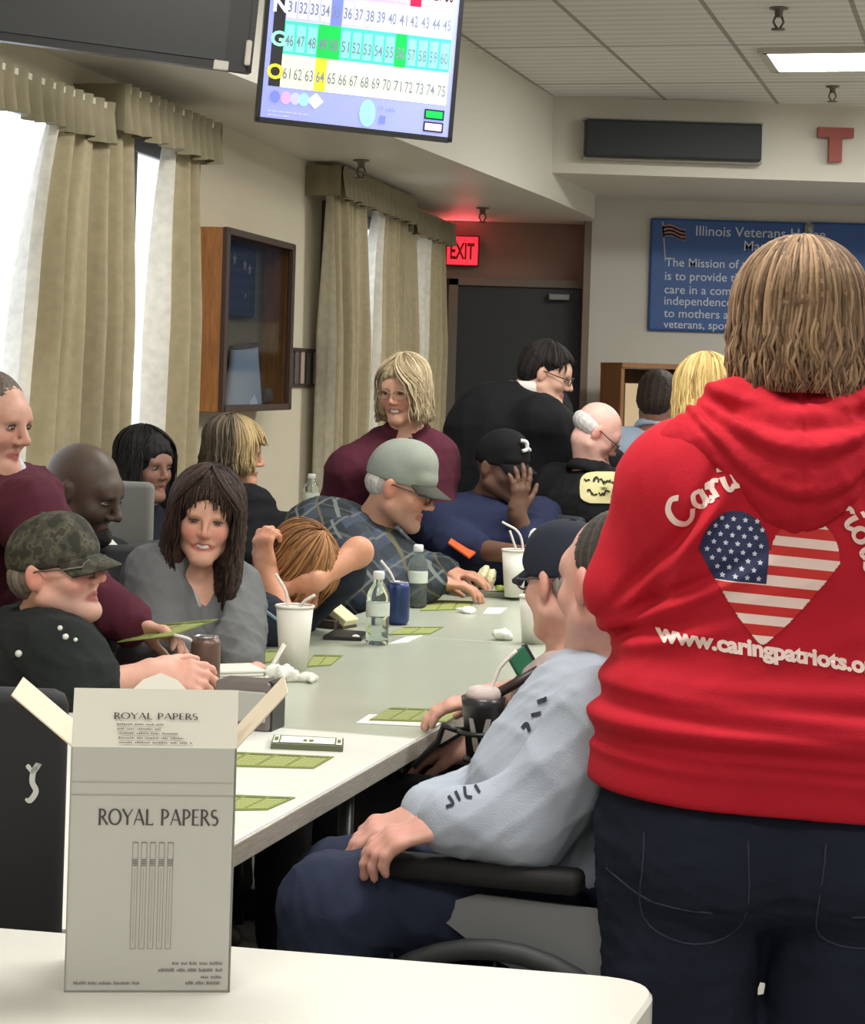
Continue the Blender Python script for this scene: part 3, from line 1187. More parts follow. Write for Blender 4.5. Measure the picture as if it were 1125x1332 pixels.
# ------------------------------------------------------------------ lamps of the room
M_diff = mat('lamp_diffuser', (255, 252, 240), 0.4, emit=6.0)
M_lampf = mat('lamp_frame', (200, 196, 184), 0.5)
ga = math.atan2(0.27, 1)
GX = V3(math.cos(ga), -math.sin(ga), 0)
GY = V3(math.sin(ga), math.cos(ga), 0)
GR = np.stack([GX, GY, V3(0, 0, 1)], 1)


def troffer(x, y, label, power):
    c = V3(x, y, CEIL_Z)
    t = thing('ceiling_light', label, 'ceiling light', c, 'recessed ceiling lights')
    b = MB()
    for q in (-1, 1):
        b.box(c + GX * q * 0.60 + V3(0, 0, -0.012), (0.022, 0.31, 0.014), GR)
        b.box(c + GY * q * 0.30 + V3(0, 0, -0.012), (0.60, 0.022, 0.014), GR)
    b.build('lamp_frame', M_lampf, t)
    MB().box(c + V3(0, 0, -0.006), (0.58, 0.28, 0.006), GR).build('diffuser', M_diff, t)
    ld = bpy.data.lights.new('lamp_light', 'AREA')
    ld.shape = 'RECTANGLE'
    ld.size, ld.size_y = 1.16, 0.56
    ld.energy = power
    ld.color = (1.0, 0.985, 0.95)
    lo = bpy.data.objects.new('lamp_light', ld)
    COL.objects.link(lo)
    lo.parent = t
    lo.location = (0, 0, -0.02)
    lo.rotation_euler = (0, 0, -ga)


troffer(2.17, 9.95, 'bright recessed fluorescent light in the tiled ceiling, upper right', 42)
troffer(3.75, 9.9, 'added ceiling light out of view on the right, brightening the far end', 60)  # unseen extra lamp, added to lift the light at the far end
for i, (x, y) in enumerate(((0.55, 6.2), (2.6, 6.4), (0.0, 3.0), (2.2, 3.2), (-0.9, 0.4), (1.6, 0.2), (-1.4, -2.2), (1.2, -2.2))):
    troffer(x, y, 'recessed fluorescent ceiling light out of the picture, lighting the tables', (48, 48, 36, 36, 24, 24, 12, 12)[i])


def sprinkler(p, label, sc=1.0):
    x, y, z = p
    t = thing('sprinkler', label, 'sprinkler', p, 'ceiling sprinklers')
    m = mat('sprinkler_metal', (118, 112, 104), 0.35, 0.7)
    MB().lathe([(0.030 * sc, 0), (0.030 * sc, -0.006), (0.014 * sc, -0.010), (0.012 * sc, -0.03 * sc), (0.0, -0.03 * sc)], p, 14).build('escutcheon', m, t, True)
    b = MB()
    for q in (-1, 1):
        b.tube([(x + q * 0.010 * sc, y, z - 0.028 * sc), (x + q * 0.016 * sc, y, z - 0.045 * sc), (x + q * 0.004 * sc, y, z - 0.066 * sc)], 0.004 * sc, 6)
    b.build('yoke', m, t, True)
    MB().lathe([(0.0, -0.066 * sc), (0.022 * sc, -0.066 * sc), (0.022 * sc, -0.070 * sc), (0.0, -0.070 * sc)], p, 14).build('deflector', m, t, True)


def hang(px, py, z):
    q = on(px, py, z)
    return (q[0], q[1], z)


sprinkler(hang(1013, 10, CEIL_Z), 'metal sprinkler hanging from the ceiling above the bright lamp', 1.35)
sprinkler(hang(1083, 112, CEIL_Z), 'metal sprinkler on the ceiling between the bright lamp and the red letter', 1.2)
sprinkler(hang(470, 208, SOF_Z), 'metal sprinkler on the soffit over the far valance', 1.3)
sprinkler(hang(628, 270, SOF_Z), 'metal sprinkler on the soffit beside the red exit glow', 1.3)

# ------------------------------------------------------------------ text helpers
def text_arrays(s, size=1.0, bold=0.0, spacing=1.0):
    cu = bpy.data.curves.new('txt', 'FONT')
    cu.body = s
    cu.size = size
    cu.offset = bold
    cu.space_character = spacing
    cu.resolution_u = 3
    o = bpy.data.objects.new('txt', cu)
    COL.objects.link(o)
    bpy.context.view_layer.update()
    me = o.to_mesh()
    V = np.array([v.co[:] for v in me.vertices]).reshape(-1, 3)
    F = [tuple(p.vertices) for p in me.polygons]
    o.to_mesh_clear()
    bpy.data.objects.remove(o)
    bpy.data.curves.remove(cu)
    return V, F


def ribbon(pts, w):
    """flat stroke in 2D; w may vary"""
    P = np.asarray(pts, float)
    k = len(P)
    w = [w] * k if np.isscalar(w) else w
    T = np.gradient(P, axis=0)
    T /= np.linalg.norm(T, axis=1)[:, None] + 1e-9
    N = np.stack([-T[:, 1], T[:, 0]], 1)
    W = np.asarray(w)[:, None] / 2
    V = np.vstack([P + N * W, P - N * W])
    F = [(i, k + i, k + i + 1, i + 1) for i in range(k - 1)]
    return V, F


def arc(cx, cy, rx, ry, a0, a1, n=12):
    return [(cx + rx * math.cos(math.radians(a)), cy + ry * math.sin(math.radians(a))) for a in np.linspace(a0, a1, n)]


def _bw(n, a, b):
    return [a + (b - a) * math.sin(math.pi * i / (n - 1)) for i in range(n)]


SERIF = {
    'R': (0.62, [([(0.10, 0), (0.10, 1)], 0.13), (arc(0.13, 0.735, 0.33, 0.245, 90, -90), _bw(12, 0.05, 0.12)), ([(0.26, 0.50), (0.62, 0.0)], 0.12), ([(0.0, 0.99), (0.2, 0.99)], 0.035), ([(0.0, 0.01), (0.2, 0.01)], 0.035)]),
    'O': (0.86, [(arc(0.42, 0.5, 0.38, 0.47, 0, 360, 28), [0.07 + 0.06 * abs(math.cos(math.radians(a))) for a in np.linspace(0, 360, 28)])]),
    'Y': (0.66, [([(0.0, 1), (0.33, 0.48)], 0.12), ([(0.66, 1), (0.33, 0.48)], 0.06), ([(0.33, 0.5), (0.33, 0)], 0.12)]),
    'A': (0.74, [([(0.36, 1), (0.04, 0)], 0.055), ([(0.36, 1), (0.70, 0)], 0.13), ([(0.15, 0.34), (0.56, 0.34)], 0.05)]),
    'L': (0.52, [([(0.10, 0), (0.10, 1)], 0.13), ([(0.10, 0.03), (0.50, 0.03)], 0.06), ([(0.49, 0.0), (0.49, 0.14)], 0.04)]),
    'P': (0.56, [([(0.10, 0), (0.10, 1)], 0.13), (arc(0.13, 0.70, 0.36, 0.28, 90, -90), _bw(12, 0.05, 0.12)), ([(0.0, 0.99), (0.2, 0.99)], 0.035), ([(0.0, 0.01), (0.2, 0.01)], 0.035)]),
    'E': (0.52, [([(0.10, 0), (0.10, 1)], 0.13), ([(0.1, 0.97), (0.48, 0.97)], 0.055), ([(0.1, 0.52), (0.42, 0.52)], 0.05), ([(0.1, 0.03), (0.50, 0.03)], 0.055)]),
    'S': (0.52, [(arc(0.26, 0.74, 0.19, 0.22, 40, 270, 14) + arc(0.26, 0.27, 0.20, 0.25, 90, -140, 14), [0.05 + 0.08 * math.sin(math.pi * i / 27) for i in range(28)])]),
    ' ': (0.36, []),
}
SCRIPT = {
    'C': (0.72, [(catmull([(0.62, 0.86), (0.45, 1.0), (0.2, 0.85), (0.06, 0.45), (0.16, 0.08), (0.42, 0.02), (0.66, 0.22)], 5), 0.15)]),
    'P': (0.70, [(catmull([(0.25, 0.9), (0.22, 0.45), (0.14, 0.0)], 5), 0.14), (catmull([(0.0, 0.75), (0.2, 0.98), (0.5, 0.96), (0.62, 0.72), (0.45, 0.5), (0.22, 0.5)], 5), 0.13)]),
    'a': (0.54, [(catmull([(0.42, 0.52), (0.2, 0.56), (0.06, 0.28), (0.16, 0.03), (0.34, 0.12), (0.42, 0.5)], 5), 0.13), (catmull([(0.43, 0.54), (0.40, 0.12), (0.50, 0.03), (0.60, 0.16)], 5), 0.13)]),
    'r': (0.42, [(catmull([(0.04, 0.40), (0.14, 0.58), (0.15, 0.30), (0.13, 0.02)], 5), 0.13), (catmull([(0.15, 0.36), (0.28, 0.56), (0.42, 0.50)], 5), 0.13)]),
    'i': (0.30, [(catmull([(0.10, 0.56), (0.08, 0.2), (0.16, 0.02), (0.34, 0.18)], 5), 0.13), ([(0.13, 0.74), (0.16, 0.88)], 0.14)]),
    'n': (0.54, [(catmull([(0.06, 0.56), (0.08, 0.3), (0.06, 0.0)], 5), 0.13), (catmull([(0.08, 0.36), (0.26, 0.58), (0.38, 0.42), (0.38, 0.1), (0.54, 0.1)], 5), 0.13)]),
    'g': (0.54, [(catmull([(0.42, 0.52), (0.2, 0.56), (0.06, 0.28), (0.16, 0.03), (0.34, 0.12), (0.42, 0.5)], 5), 0.13), (catmull([(0.43, 0.54), (0.40, -0.2), (0.2, -0.42), (0.06, -0.25)], 5), 0.13)]),
    't': (0.40, [(catmull([(0.18, 0.95), (0.14, 0.3), (0.20, 0.03), (0.38, 0.12)], 5), 0.13), ([(0.0, 0.60), (0.36, 0.64)], 0.12)]),
    'o': (0.50, [(arc(0.24, 0.29, 0.19, 0.26, 0, 360, 18), 0.13)]),
    's': (0.42, [(catmull([(0.34, 0.48), (0.18, 0.58), (0.10, 0.42), (0.30, 0.22), (0.24, 0.02), (0.04, 0.08)], 5), 0.12)]),
    ' ': (0.3, []),
}


def strokes(s, font, gap=0.06):
    """2D arrays of a line of drawn letters, cap height 1; also each glyph's centre."""
    V, F, G, x, off = [], [], [], 0.0, 0
    for ch in s:
        w, st = font[ch]
        for pts, wd in st:
            v, f = ribbon(pts, np.asarray(wd) * 1.15 if not np.isscalar(wd) else wd * 1.15)
            V.append(v + [x, 0])
            F += [tuple(i + off for i in q) for q in f]
            G += [x + w / 2] * len(v)
            off += len(v)
        x += w + gap
    return np.vstack(V), F, np.array(G), x - gap


def print_on(name, parent, V2, F, o, ex, ey, m, lift=None):
    """Lay flat 2D print on a plane with origin o and axes ex, ey."""
    V2 = np.asarray(V2)
    V = np.asarray(o) + V2[:, :1] * np.asarray(ex) + V2[:, 1:2] * np.asarray(ey)
    return mesh_obj(name, V, F, m, parent, False)


def quad(x0, y0, x1, y1):
    return [(x0, y0), (x1, y0), (x1, y1), (x0, y1)]


class Print:
    def __init__(s):
        s.V, s.F, s.M, s.n = [], [], [], 0

    def add(s, V, F, m=0):
        V = np.asarray(V, float)[:, :2]
        s.V.append(V)
        s.F += [tuple(i + s.n for i in f) for f in F]
        s.M += [m] * len(F)
        s.n += len(V)
        return s

    def rect(s, x0, y0, x1, y1, m=0):
        return s.add(quad(x0, y0, x1, y1), [(0, 1, 2, 3)], m)

    def text(s, t, x, y, size, m=0, bold=0.0, width=None, align='l'):
        V, F = text_arrays(t, 1.0, bold)
        if not len(V):
            return s
        w = V[:, 0].max() - V[:, 0].min()
        sx = size if width is None else width / w
        V = V - [V[:, 0].min(), 0, 0]
        dx = {'l': 0, 'c': -w * sx / 2, 'r': -w * sx}[align]
        return s.add(np.stack([x + dx + V[:, 0] * sx, y + V[:, 1] * size], 1), F, m)

    def lay(s, name, mats, o, ex, ey, parent=None):
        V = np.vstack(s.V)
        W = np.asarray(o) + V[:, :1] * np.asarray(ex) + V[:, 1:2] * np.asarray(ey)
        return mesh_obj(name, W, s.F, mats, parent, False, s.M)
# ------------------------------------------------------------------ things on walls and ceiling
XH, ZH = V3(1, 0, 0), V3(0, 0, 1)
M_black = mat('black_plastic', (26, 27, 29), 0.4)
M_blackm = mat('black_matte', (22, 22, 24), 0.8)


def basis(p0, p1, pt):
    ex = unit(p1 - p0)
    ey = pt - p1
    ey = unit(ey - ex * np.dot(ey, ex))
    ez = np.cross(ex, ey)          # towards the viewer when ex is right and ey up
    return ex, ey, ez, np.stack([ex, ey, ez], 1)


def screen_thing(name, label, p0, p1, pt, h, parts):
    ex, ey, ez, R = basis(p0, p1, pt)
    w = np.linalg.norm(p1 - p0)
    c = (p0 + p1) / 2 + ey * h / 2
    t = thing(name, label, 'screen', c)
    b = MB().box(c - ez * 0.02, (w / 2, h / 2, 0.02), R, 0.004)
    b.build('screen_case', M_black, t)
    b = MB()
    for q in (-1, 1):
        b.box(c + ex * q * (w / 2 - 0.006) + ez * 0.001, (0.007, h / 2, 0.004), R)
        b.box(c + ey * q * (h / 2 - 0.006) + ez * 0.001, (w / 2, 0.007, 0.004), R)
    b.build('bezel', M_black, t)
    top = c + ey * h * 0.35 - ez * 0.05
    MB().tube([top, V3(top[0], top[1] + 0.04, CEIL_Z)], 0.02, 10).build('ceiling_pole', M_black, t, True)
    return t, ex, ey, ez, w, R, c


# lit bingo screen
p0, p1, pt = at(332, 157, 6.2), at(587, 185, 6.32), at(605, 0, 6.32)
t, ex, ey, ez, w, R, c = screen_thing('wall_screen', 'lit bingo number screen hanging from the ceiling, showing coloured rows', p0, p1, pt, 0.47, None)
o = p0 + ez * 0.0015
u = w / 255.0     # one unit = one screen step
SM = {}


def lit(name, rgb, e=1.0):
    return mat('screen_' + name, rgb, 0.3, emit=e)


pr = Print()
mats = [lit('lilac', (138, 146, 216)), lit('yellow', (238, 238, 186)), lit('teal', (62, 204, 168)), lit('lav', (170, 172, 226)), lit('pink', (226, 150, 196)),
        lit('ink', (112, 122, 146), 0.75), lit('green', (0, 176, 70)), lit('gold', (226, 216, 40)), lit('red', (206, 20, 56)), lit('dark', (24, 26, 34), 0.3), lit('white', (236, 240, 250)), lit('mint', (140, 236, 190)), lit('cellt', (120, 226, 196)), lit('cellv', (206, 206, 240)), lit('blue', (104, 118, 200)), lit('rose', (244, 196, 222))]
H_ = 0.47 / u
pr.rect(3, 3, 252, H_ - 3, 0)
rows = [(46, 88, 1, None), (88, 131, 2, 12), (131, 168, 3, 13), (168, 200, 4, 15)]
pr2 = Print()
hi = {(1, 3): 6, (1, 4): 6, (1, 10): 6, (0, 3): 7, (2, 4): 14, (3, 11): 8}
x0, x1 = 27, 243
for r_, (ya, yb, m, cm) in enumerate(rows):
    pr2.rect(x0, ya, x1, yb, m)
pr2.rect(12, 46, 27, 200, 9)
pr3 = Print()
for r_, (ya, yb, m, cm) in enumerate(rows):
    cw = (x1 - x0) / 15
    base = (61, 46, 31, 16)[r_]
    for k in range(15):
        xa = x0 + k * cw
        if (r_, k) in hi:
            pr3.rect(xa, ya, xa + cw, yb, hi[(r_, k)])
        elif cm is not None:
            pr3.rect(xa + 1.5, ya + 4, xa + cw - 1.5, yb - 5, cm)
pr4 = Print()
for r_, (ya, yb, m, cm) in enumerate(rows):
    for k in range(15):
        pr4.text(str((61, 46, 31, 16)[r_] + k), x0 + (k + 0.5) * cw, ya + 11, 20, 5 if m != 4 else 9, 0.02, 10.5, 'c')
    pr4.text('OGNI'[r_], 19.5, ya + 10, 26, (7, 11, 10, 4)[r_], 0.03, None, 'c')
# badges and captions along the foot of the screen
for k, (x, m) in enumerate(((22, 14), (36, 4), (48, 3), (59, 11))):
    pr4.add(arc(x, 33, 6.5, 8, 0, 330, 12), [tuple(range(12))], m)
pr4.add([(64, 33), (74, 43), (84, 33), (74, 23)], [(0, 1, 2, 3)], 10)
for y in (14, 9):
    x = 14
    rr_ = random.Random(y)
    while x < (62 if y > 10 else 34):
        wd = rr_.uniform(3, 9)
        pr4.rect(x, y, x + wd, y + 1.4, 3)
        x += wd + 1.6
pr4.add(arc(142, 25, 10, 17, 0, 340, 18), [tuple(range(18))], 11)
pr4.text('17', 142, 26, 12, 0, 0.03, 10, 'c')
pr4.text('25', 142, 13, 12, 0, 0.03, 10, 'c')
pr4.text('17 calls', 156, 30, 8, 14)
pr4.rect(158, 14, 166, 24, 14)
pr4.rect(216, 26, 242, 39, 9)
pr4.rect(216, 10, 242, 23, 9)
pr5 = Print()
pr5.rect(218, 28, 240, 37, 6)
pr5.rect(218, 12, 240, 21, 15)
for k, q in enumerate((pr, pr2, pr3, pr4, pr5)):
    q.lay(('display', 'number_rows', 'number_cells', 'digits', 'buttons')[k], mats, o + ez * 0.0006 * (k + 3), ex * u, ey * u, t)

# dark screen, switched off
dd = 4.8
p0, p1 = at(-70, 43, dd), at(326, 95, dd + 0.12)
pt = at(343, -80, dd + 0.12)
t, ex, ey, ez, w, R, c = screen_thing('wall_screen', 'dark switched-off screen hanging from the ceiling at the upper left', p0, p1, pt, 0.46, None)
MB().box(c - ex * 0.02 + ez * 0.002, (w / 2 - 0.045, 0.21, 0.002), R).build('display', mat('dead_screen', (44, 46, 48), 0.35), t)
MB().box(p1 - ex * 0.072 + ey * 0.008 + ez * 0.008, (0.018, 0.011, 0.006), R, 0.003).build('white_label', mat('tag_white', (216, 212, 204), 0.5), t)
MB().box(p1 - ex * 0.012 + ey * 0.045 + ez * 0.010, (0.007, 0.030, 0.008), R, 0.004).build('bracket', mat('tag_white'), t)

# black grille on the beam
p0 = at(760, 205, 11.62)
p1 = at(989, 212, 11.62)
w = p1[0] - p0[0]
c = V3((p0[0] + p1[0]) / 2, 11.645, (at(760, 157, 11.62)[2] + p0[2]) / 2 + 0.006)
t = thing('speaker_bar', 'long black rectangular grille mounted on the pale beam', 'speaker', c)
MB().box(c, (w / 2, 0.065, 0.105), None, 0.012).build('grille_case', mat('grille', (34, 40, 42), 0.55, bump=0.3, bscale=300), t)
b = MB().box(c + V3(0, 0.03, 0.108), (w / 2 + 0.01, 0.05, 0.008), None, 0.002).box(c + V3(0, 0.03, -0.108), (w / 2 + 0.01, 0.05, 0.008), None, 0.002)
b.build('mounting_strip', mat('strip_grey', (150, 148, 140), 0.4), t)

# red wooden letter T
pl, prr = at(1063, 166, 11.7), at(1108, 212, 11.7)
zt, zb = pl[2], prr[2]
xc = (pl[0] + prr[0]) / 2
t = MB()
hw_ = (prr[0] - pl[0]) / 2
st_ = hw_ * 0.36
t.prism([(0, 0)], 0, 0) if False else None
poly = [(-st_, zb), (st_, zb), (st_, zt - 0.055), (hw_, zt - 0.055), (hw_, zt), (-hw_, zt), (-hw_, zt - 0.055), (-st_, zt - 0.055)]
V = [(xc + x, 11.665, z) for x, z in poly] + [(xc + x, 11.71, z) for x, z in poly]
F = [tuple(range(8)), tuple(range(15, 7, -1))] + [(i, 8 + i, 8 + (i + 1) % 8, (i + 1) % 8) for i in range(8)]
tag(mesh_obj('letter', V, F, mat('letter_red', (150, 70, 58), 0.5), None, False), 'red letter T fixed to the pale beam at the right edge', 'letter')

# blue wall boards
M_blue = mat('board_blue', (40, 82, 146), 0.45, var=0.06)
M_white = mat('print_white', (196, 204, 216), 0.6)


def board(label, x0, x1, z0, z1, lines, flag):
    c = V3((x0 + x1) / 2, BACK_Y - 0.02, (z0 + z1) / 2)
    t = thing('sign_board', label, 'sign', c)
    b = MB().box(c, ((x1 - x0) / 2, 0.016, (z1 - z0) / 2), None, 0.014, 0, 2)
    b.build('panel', M_blue, t)
    p = Print()
    H, W = z1 - z0, x1 - x0
    for y, s, x, al, txt in lines:
        p.text(txt, x * W, y * H, s, 0, 0.004, None, al)
    if len(p.V):
        p.lay('lettering', [M_white], V3(x0, BACK_Y - 0.0375, z0), XH, ZH, t)
    if flag:
        p = Print()
        p.add(ribbon([(0.075 * W, 0.97 * H), (0.10 * W, 0.62 * H)], 0.008)[0], ribbon([(0, 0), (0, 1)], 1)[1], 1)
        top = [(0.07 * W + 0.15 * W * s, 0.93 * H + 0.02 * H * math.sin(s * 5)) for s in np.linspace(0, 1, 9)]
        bot = [(x + 0.008, y - 0.105 * H) for x, y in top]
        p.add(top + bot, [(i, i + 1, 10 + i, 9 + i) for i in range(8)], 0)
        for k in range(3):
            tp = [(x + 0.002 * k, y - (0.018 + 0.032 * k) * H) for x, y in top]
            p.add(tp + [(x, y - 0.014 * H) for x, y in tp], [(i, i + 1, 10 + i, 9 + i) for i in range(8)], 1)
        p.lay('flag_emblem', [mat('flag_faded', (150, 116, 118), 0.6), mat('flag_pale', (176, 172, 178), 0.6)], V3(x0, BACK_Y - 0.038, z0), XH, ZH, t)
    return t


zt, zb = at(848, 283, 13.2)[2], at(843, 430, 13.2)[2]
x0, x1 = at(845, 350, 13.2)[0], at(1049, 350, 13.2)[0]
board('blue board with white lettering and a small flag on the back wall', x0, x1, zb, zt, [
    (0.855, 0.090, 0.29, 'l', 'Illinois Veterans Home'), (0.735, 0.090, 0.60, 'l', 'Manteno'),
    (0.575, 0.078, 0.10, 'l', 'The Mission of the Illinois'), (0.455, 0.078, 0.10, 'l', 'is to provide the'), (0.335, 0.078, 0.10, 'l', 'care in a compassionate'),
    (0.235, 0.078, 0.10, 'l', 'independence, rights'), (0.125, 0.078, 0.10, 'l', 'to mothers and'), (0.03, 0.072, 0.10, 'l', 'veterans, spouses')], True)
x2, x3 = at(1054, 350, 13.2)[0], at(1256, 350, 13.2)[0]
board('second blue board, mostly hidden behind the head of the woman in red', x2, x3, zb, zt + 0.005, [], False)
p = at(1054, 300, 13.15)
t = thing('sign_clip', 'small grey metal clip between the two blue boards', 'clip', p)
MB().box(V3(p[0], BACK_Y - 0.05, p[2]), (0.030, 0.012, 0.045), None, 0.01).build('clip_body', mat('clip_grey', (128, 132, 124), 0.4, 0.4), t)
MB().tube([V3(p[0], BACK_Y - 0.062, p[2] + 0.02), V3(p[0] + 0.01, BACK_Y - 0.07, p[2] - 0.015)], 0.010).build('clip_lever', mat('clip_light', (176, 180, 172), 0.4), t)

# exit sign
c0, c1 = at(581, 343, 13.4), at(622, 308, 13.4)
c = (c0 + c1) / 2
c[1] = EXIT_Y - 0.03
w, h = c1[0] - c0[0], c1[2] - c0[2]
t = thing('exit_sign', 'glowing red exit sign above the dark door', 'exit sign', c)
MB().box(c + V3(0, 0.012, 0), (w / 2 + 0.012, 0.03, h / 2 + 0.012), None, 0.006).build('sign_case', mat('exit_case', (96, 22, 26), 0.5), t)
MB().box(c - V3(0, 0.020, 0), (w / 2, 0.004, h / 2)).build('lit_face', mat('exit_red', (255, 42, 58), 0.3, emit=1.5), t)
p = Print().text('EXIT', 0, 0, h * 0.80, 0, 0.035, w * 0.80, 'c')
p.lay('lettering', [mat('exit_ink', (120, 6, 16), 0.5)], c + V3(0, -0.026, -h * 0.29), XH, ZH, t)
ld = bpy.data.lights.new('exit_glow', 'AREA')
ld.shape, ld.size, ld.size_y, ld.energy, ld.color = 'RECTANGLE', 0.2, 0.05, 0.5, (1.0, 0.10, 0.12)
lo = bpy.data.objects.new('exit_glow', ld)
COL.objects.link(lo)
lo.parent = t
lo.location = (0, -0.04, h / 2 + 0.03)
lo.rotation_euler = (math.pi + 0.3, 0, 0)
ld2 = bpy.data.lights.new('exit_wall_glow', 'POINT')
ld2.energy, ld2.color, ld2.shadow_soft_size = 0.35, (1.0, 0.10, 0.12), 0.08
lo = bpy.data.objects.new('exit_wall_glow', ld2)
COL.objects.link(lo)
lo.parent = t
lo.location = (0.0, -0.22, 0.0)

# shadow box on the window wall
ya, yb, za, zb_ = 8.28, 9.30, 1.285, 2.02
yc, hy, zc, hz = (ya + yb) / 2, (yb - ya) / 2, (za + zb_) / 2, (zb_ - za) / 2
M_oak = mat('oak', (168, 112, 62), 0.5, var=0.22, vscale=14, stretch=(6, 6, 0.7), bump=0.1, bscale=20)
M_walnut = mat('dark_frame', (70, 52, 44), 0.5)
t = thing('shadow_box', 'wooden glass-fronted display case on the wall between the curtains', 'display case', wpt(yc, 0, za))
dp = 0.145
b = MB()
b.box(wpt(ya + 0.010, dp / 2, zc), (0.011, dp / 2, hz), WR, 0.002).box(wpt(yb - 0.010, dp / 2, zc), (0.011, dp / 2, hz), WR, 0.002)
b.box(wpt(yc, dp / 2, zb_ - 0.01), (hy, dp / 2, 0.011), WR, 0.002).box(wpt(yc, dp / 2, za + 0.01), (hy, dp / 2, 0.011), WR, 0.002)
b.build('case', M_oak, t)
MB().box(wpt(yc, 0.012, zc), (hy - 0.02, 0.008, hz - 0.02), WR).build('back_panel', mat('case_back', (104, 98, 88), 0.7), t)
b = MB()
for q in (-1, 1):
    b.box(wpt(yc + q * (hy - 0.02), dp, zc), (0.022, 0.010, hz), WR, 0.002)
    b.box(wpt(yc, dp, zc + q * (hz - 0.012)), (hy, 0.010, 0.014), WR, 0.002)
b.build('front_frame', M_walnut, t)
gl = bpy.data.materials.new('case_glass')
gl.use_nodes = True
nt = gl.node_tree
tb = nt.nodes.new('ShaderNodeBsdfTransparent')
tb.inputs['Color'].default_value = (0.80, 0.82, 0.82, 1)
gb = nt.nodes.new('ShaderNodeBsdfGlossy')
gb.inputs['Roughness'].default_value = 0.08
mx = nt.nodes.new('ShaderNodeMixShader')
mx.inputs['Fac'].default_value = 0.10
nt.links.new(tb.outputs[0], mx.inputs[1])
nt.links.new(gb.outputs[0], mx.inputs[2])
nt.links.new(mx.outputs[0], nt.nodes['Material Output'].inputs['Surface'])
MB().box(wpt(yc, dp - 0.02, zc), (hy - 0.03, 0.002, hz - 0.02), WR).build('glass', gl, t)
# what lies in the case
fl = thing('folded_flag', 'navy blue panel of cloth with pale stars inside the upper display case', 'flag', wpt(8.66, 0.02, 1.72))
MB().box(wpt(8.70, 0.045, 1.83), (0.30, 0.02, 0.150), WR, 0.012).build('field', mat('flag_navy', (42, 54, 92), 0.85, var=0.1), fl, True)
b = MB()
for k, (dy, dz) in enumerate(((-0.24, 0.10), (-0.15, 0.095), (-0.03, 0.085), (0.12, 0.07), (0.19, 0.055), (-0.12, -0.07), (0.14, -0.06))):
    V = []
    for i in range(10):
        a = math.pi / 2 + i * math.pi / 5
        r = (0.030 if i % 2 == 0 else 0.013) * (1 if k < 5 else 0.55)
        V.append(wpt(8.70 + dy + r * math.cos(a), 0.0665, 1.83 + dz + r * math.sin(a)))
    b.add(V, [tuple(range(10))])
b.build('star', mat('star_pale', (150, 152, 158), 0.7), fl)
cp = thing('blue_cap', 'pale blue tapered cloth cap standing inside the lower display case', 'cap', wpt(8.76, 0.07, 1.31))
F_ = Field()
b = MB()
n = 28
V, Fc = [], []
for j, (z, ry, ro) in enumerate(((1.308, 0.235, 0.050), (1.40, 0.20, 0.046), (1.50, 0.17, 0.04), (1.555, 0.155, 0.034))):
    for i in range(n):
        a = 2 * math.pi * i / n
        V.append(wpt(8.82 + ry * math.cos(a), 0.075 + ro * math.sin(a), z + 0.012 * math.cos(a) * (j == 3)))
for j in range(3):
    for i in range(n):
        k = (i + 1) % n
        Fc.append((j * n + i, j * n + k, (j + 1) * n + k, (j + 1) * n + i))
Fc.append(tuple(3 * n + i for i in range(n)))
b.add(V, Fc).build('crown', mat('cap_blue', (172, 194, 226), 0.8, var=0.06), cp, True)
MB().tube([wpt(8.82 + 0.155 * math.cos(a), 0.075 + 0.036 * math.sin(a), 1.556 + 0.012 * math.cos(a)) for a in np.linspace(0, 2 * math.pi, 25)], 0.007, 6).build('rim', mat('cap_rim', (46, 48, 58), 0.7), cp, True)
tag(MB().box(wpt(9.13, 0.08, 1.345), (0.05, 0.03, 0.035), WR, 0.02).build('tassel', mat('tassel_grey', (96, 98, 104), 0.7), None, True), 'small grey tassel beside the pale blue cap in the display case', 'tassel')

# wooden cabinet by the back wall
c = at(815, 540, 12.55)
th_ = 0.27
R = np.array(Matrix.Rotation(th_, 3, 'Z'))
zt = at(790, 472, 12.6)[2]
c = V3(c[0] + 0.10, 12.72, 0)
t = thing('cabinet', 'wooden cabinet with a pale front standing against the back wall', 'cabinet', c)
b = MB()
b.box(c + R @ V3(-0.19, 0, zt / 2), (0.012, 0.18, zt / 2), R, 0.003).box(c + R @ V3(0.19, 0, zt / 2), (0.012, 0.18, zt / 2), R, 0.003)
b.box(c + R @ V3(0, 0, zt - 0.012), (0.20, 0.19, 0.016), R, 0.003).box(c + R @ V3(0, 0.17, zt / 2), (0.18, 0.01, zt / 2 - 0.03), R).box(c + R @ V3(0, 0, 0.05), (0.18, 0.17, 0.05), R)
b.build('case', mat('cabinet_wood', (150, 104, 66), 0.5, var=0.15, vscale=10, stretch=(6, 6, 0.7)), t)
MB().box(c + R @ V3(0, -0.172, zt / 2 - 0.03), (0.172, 0.010, zt / 2 - 0.09), R, 0.002).build('door', mat('cabinet_front', (226, 200, 162), 0.5), t)
MB().lathe([(0, 0), (0.012, 0), (0.014, 0.015), (0, 0.02)], c + R @ V3(0.13, -0.185, 0.9), 10, R @ np.array(Matrix.Rotation(math.pi / 2, 3, 'X'))).build('knob', mat('strip_grey'), t, True)

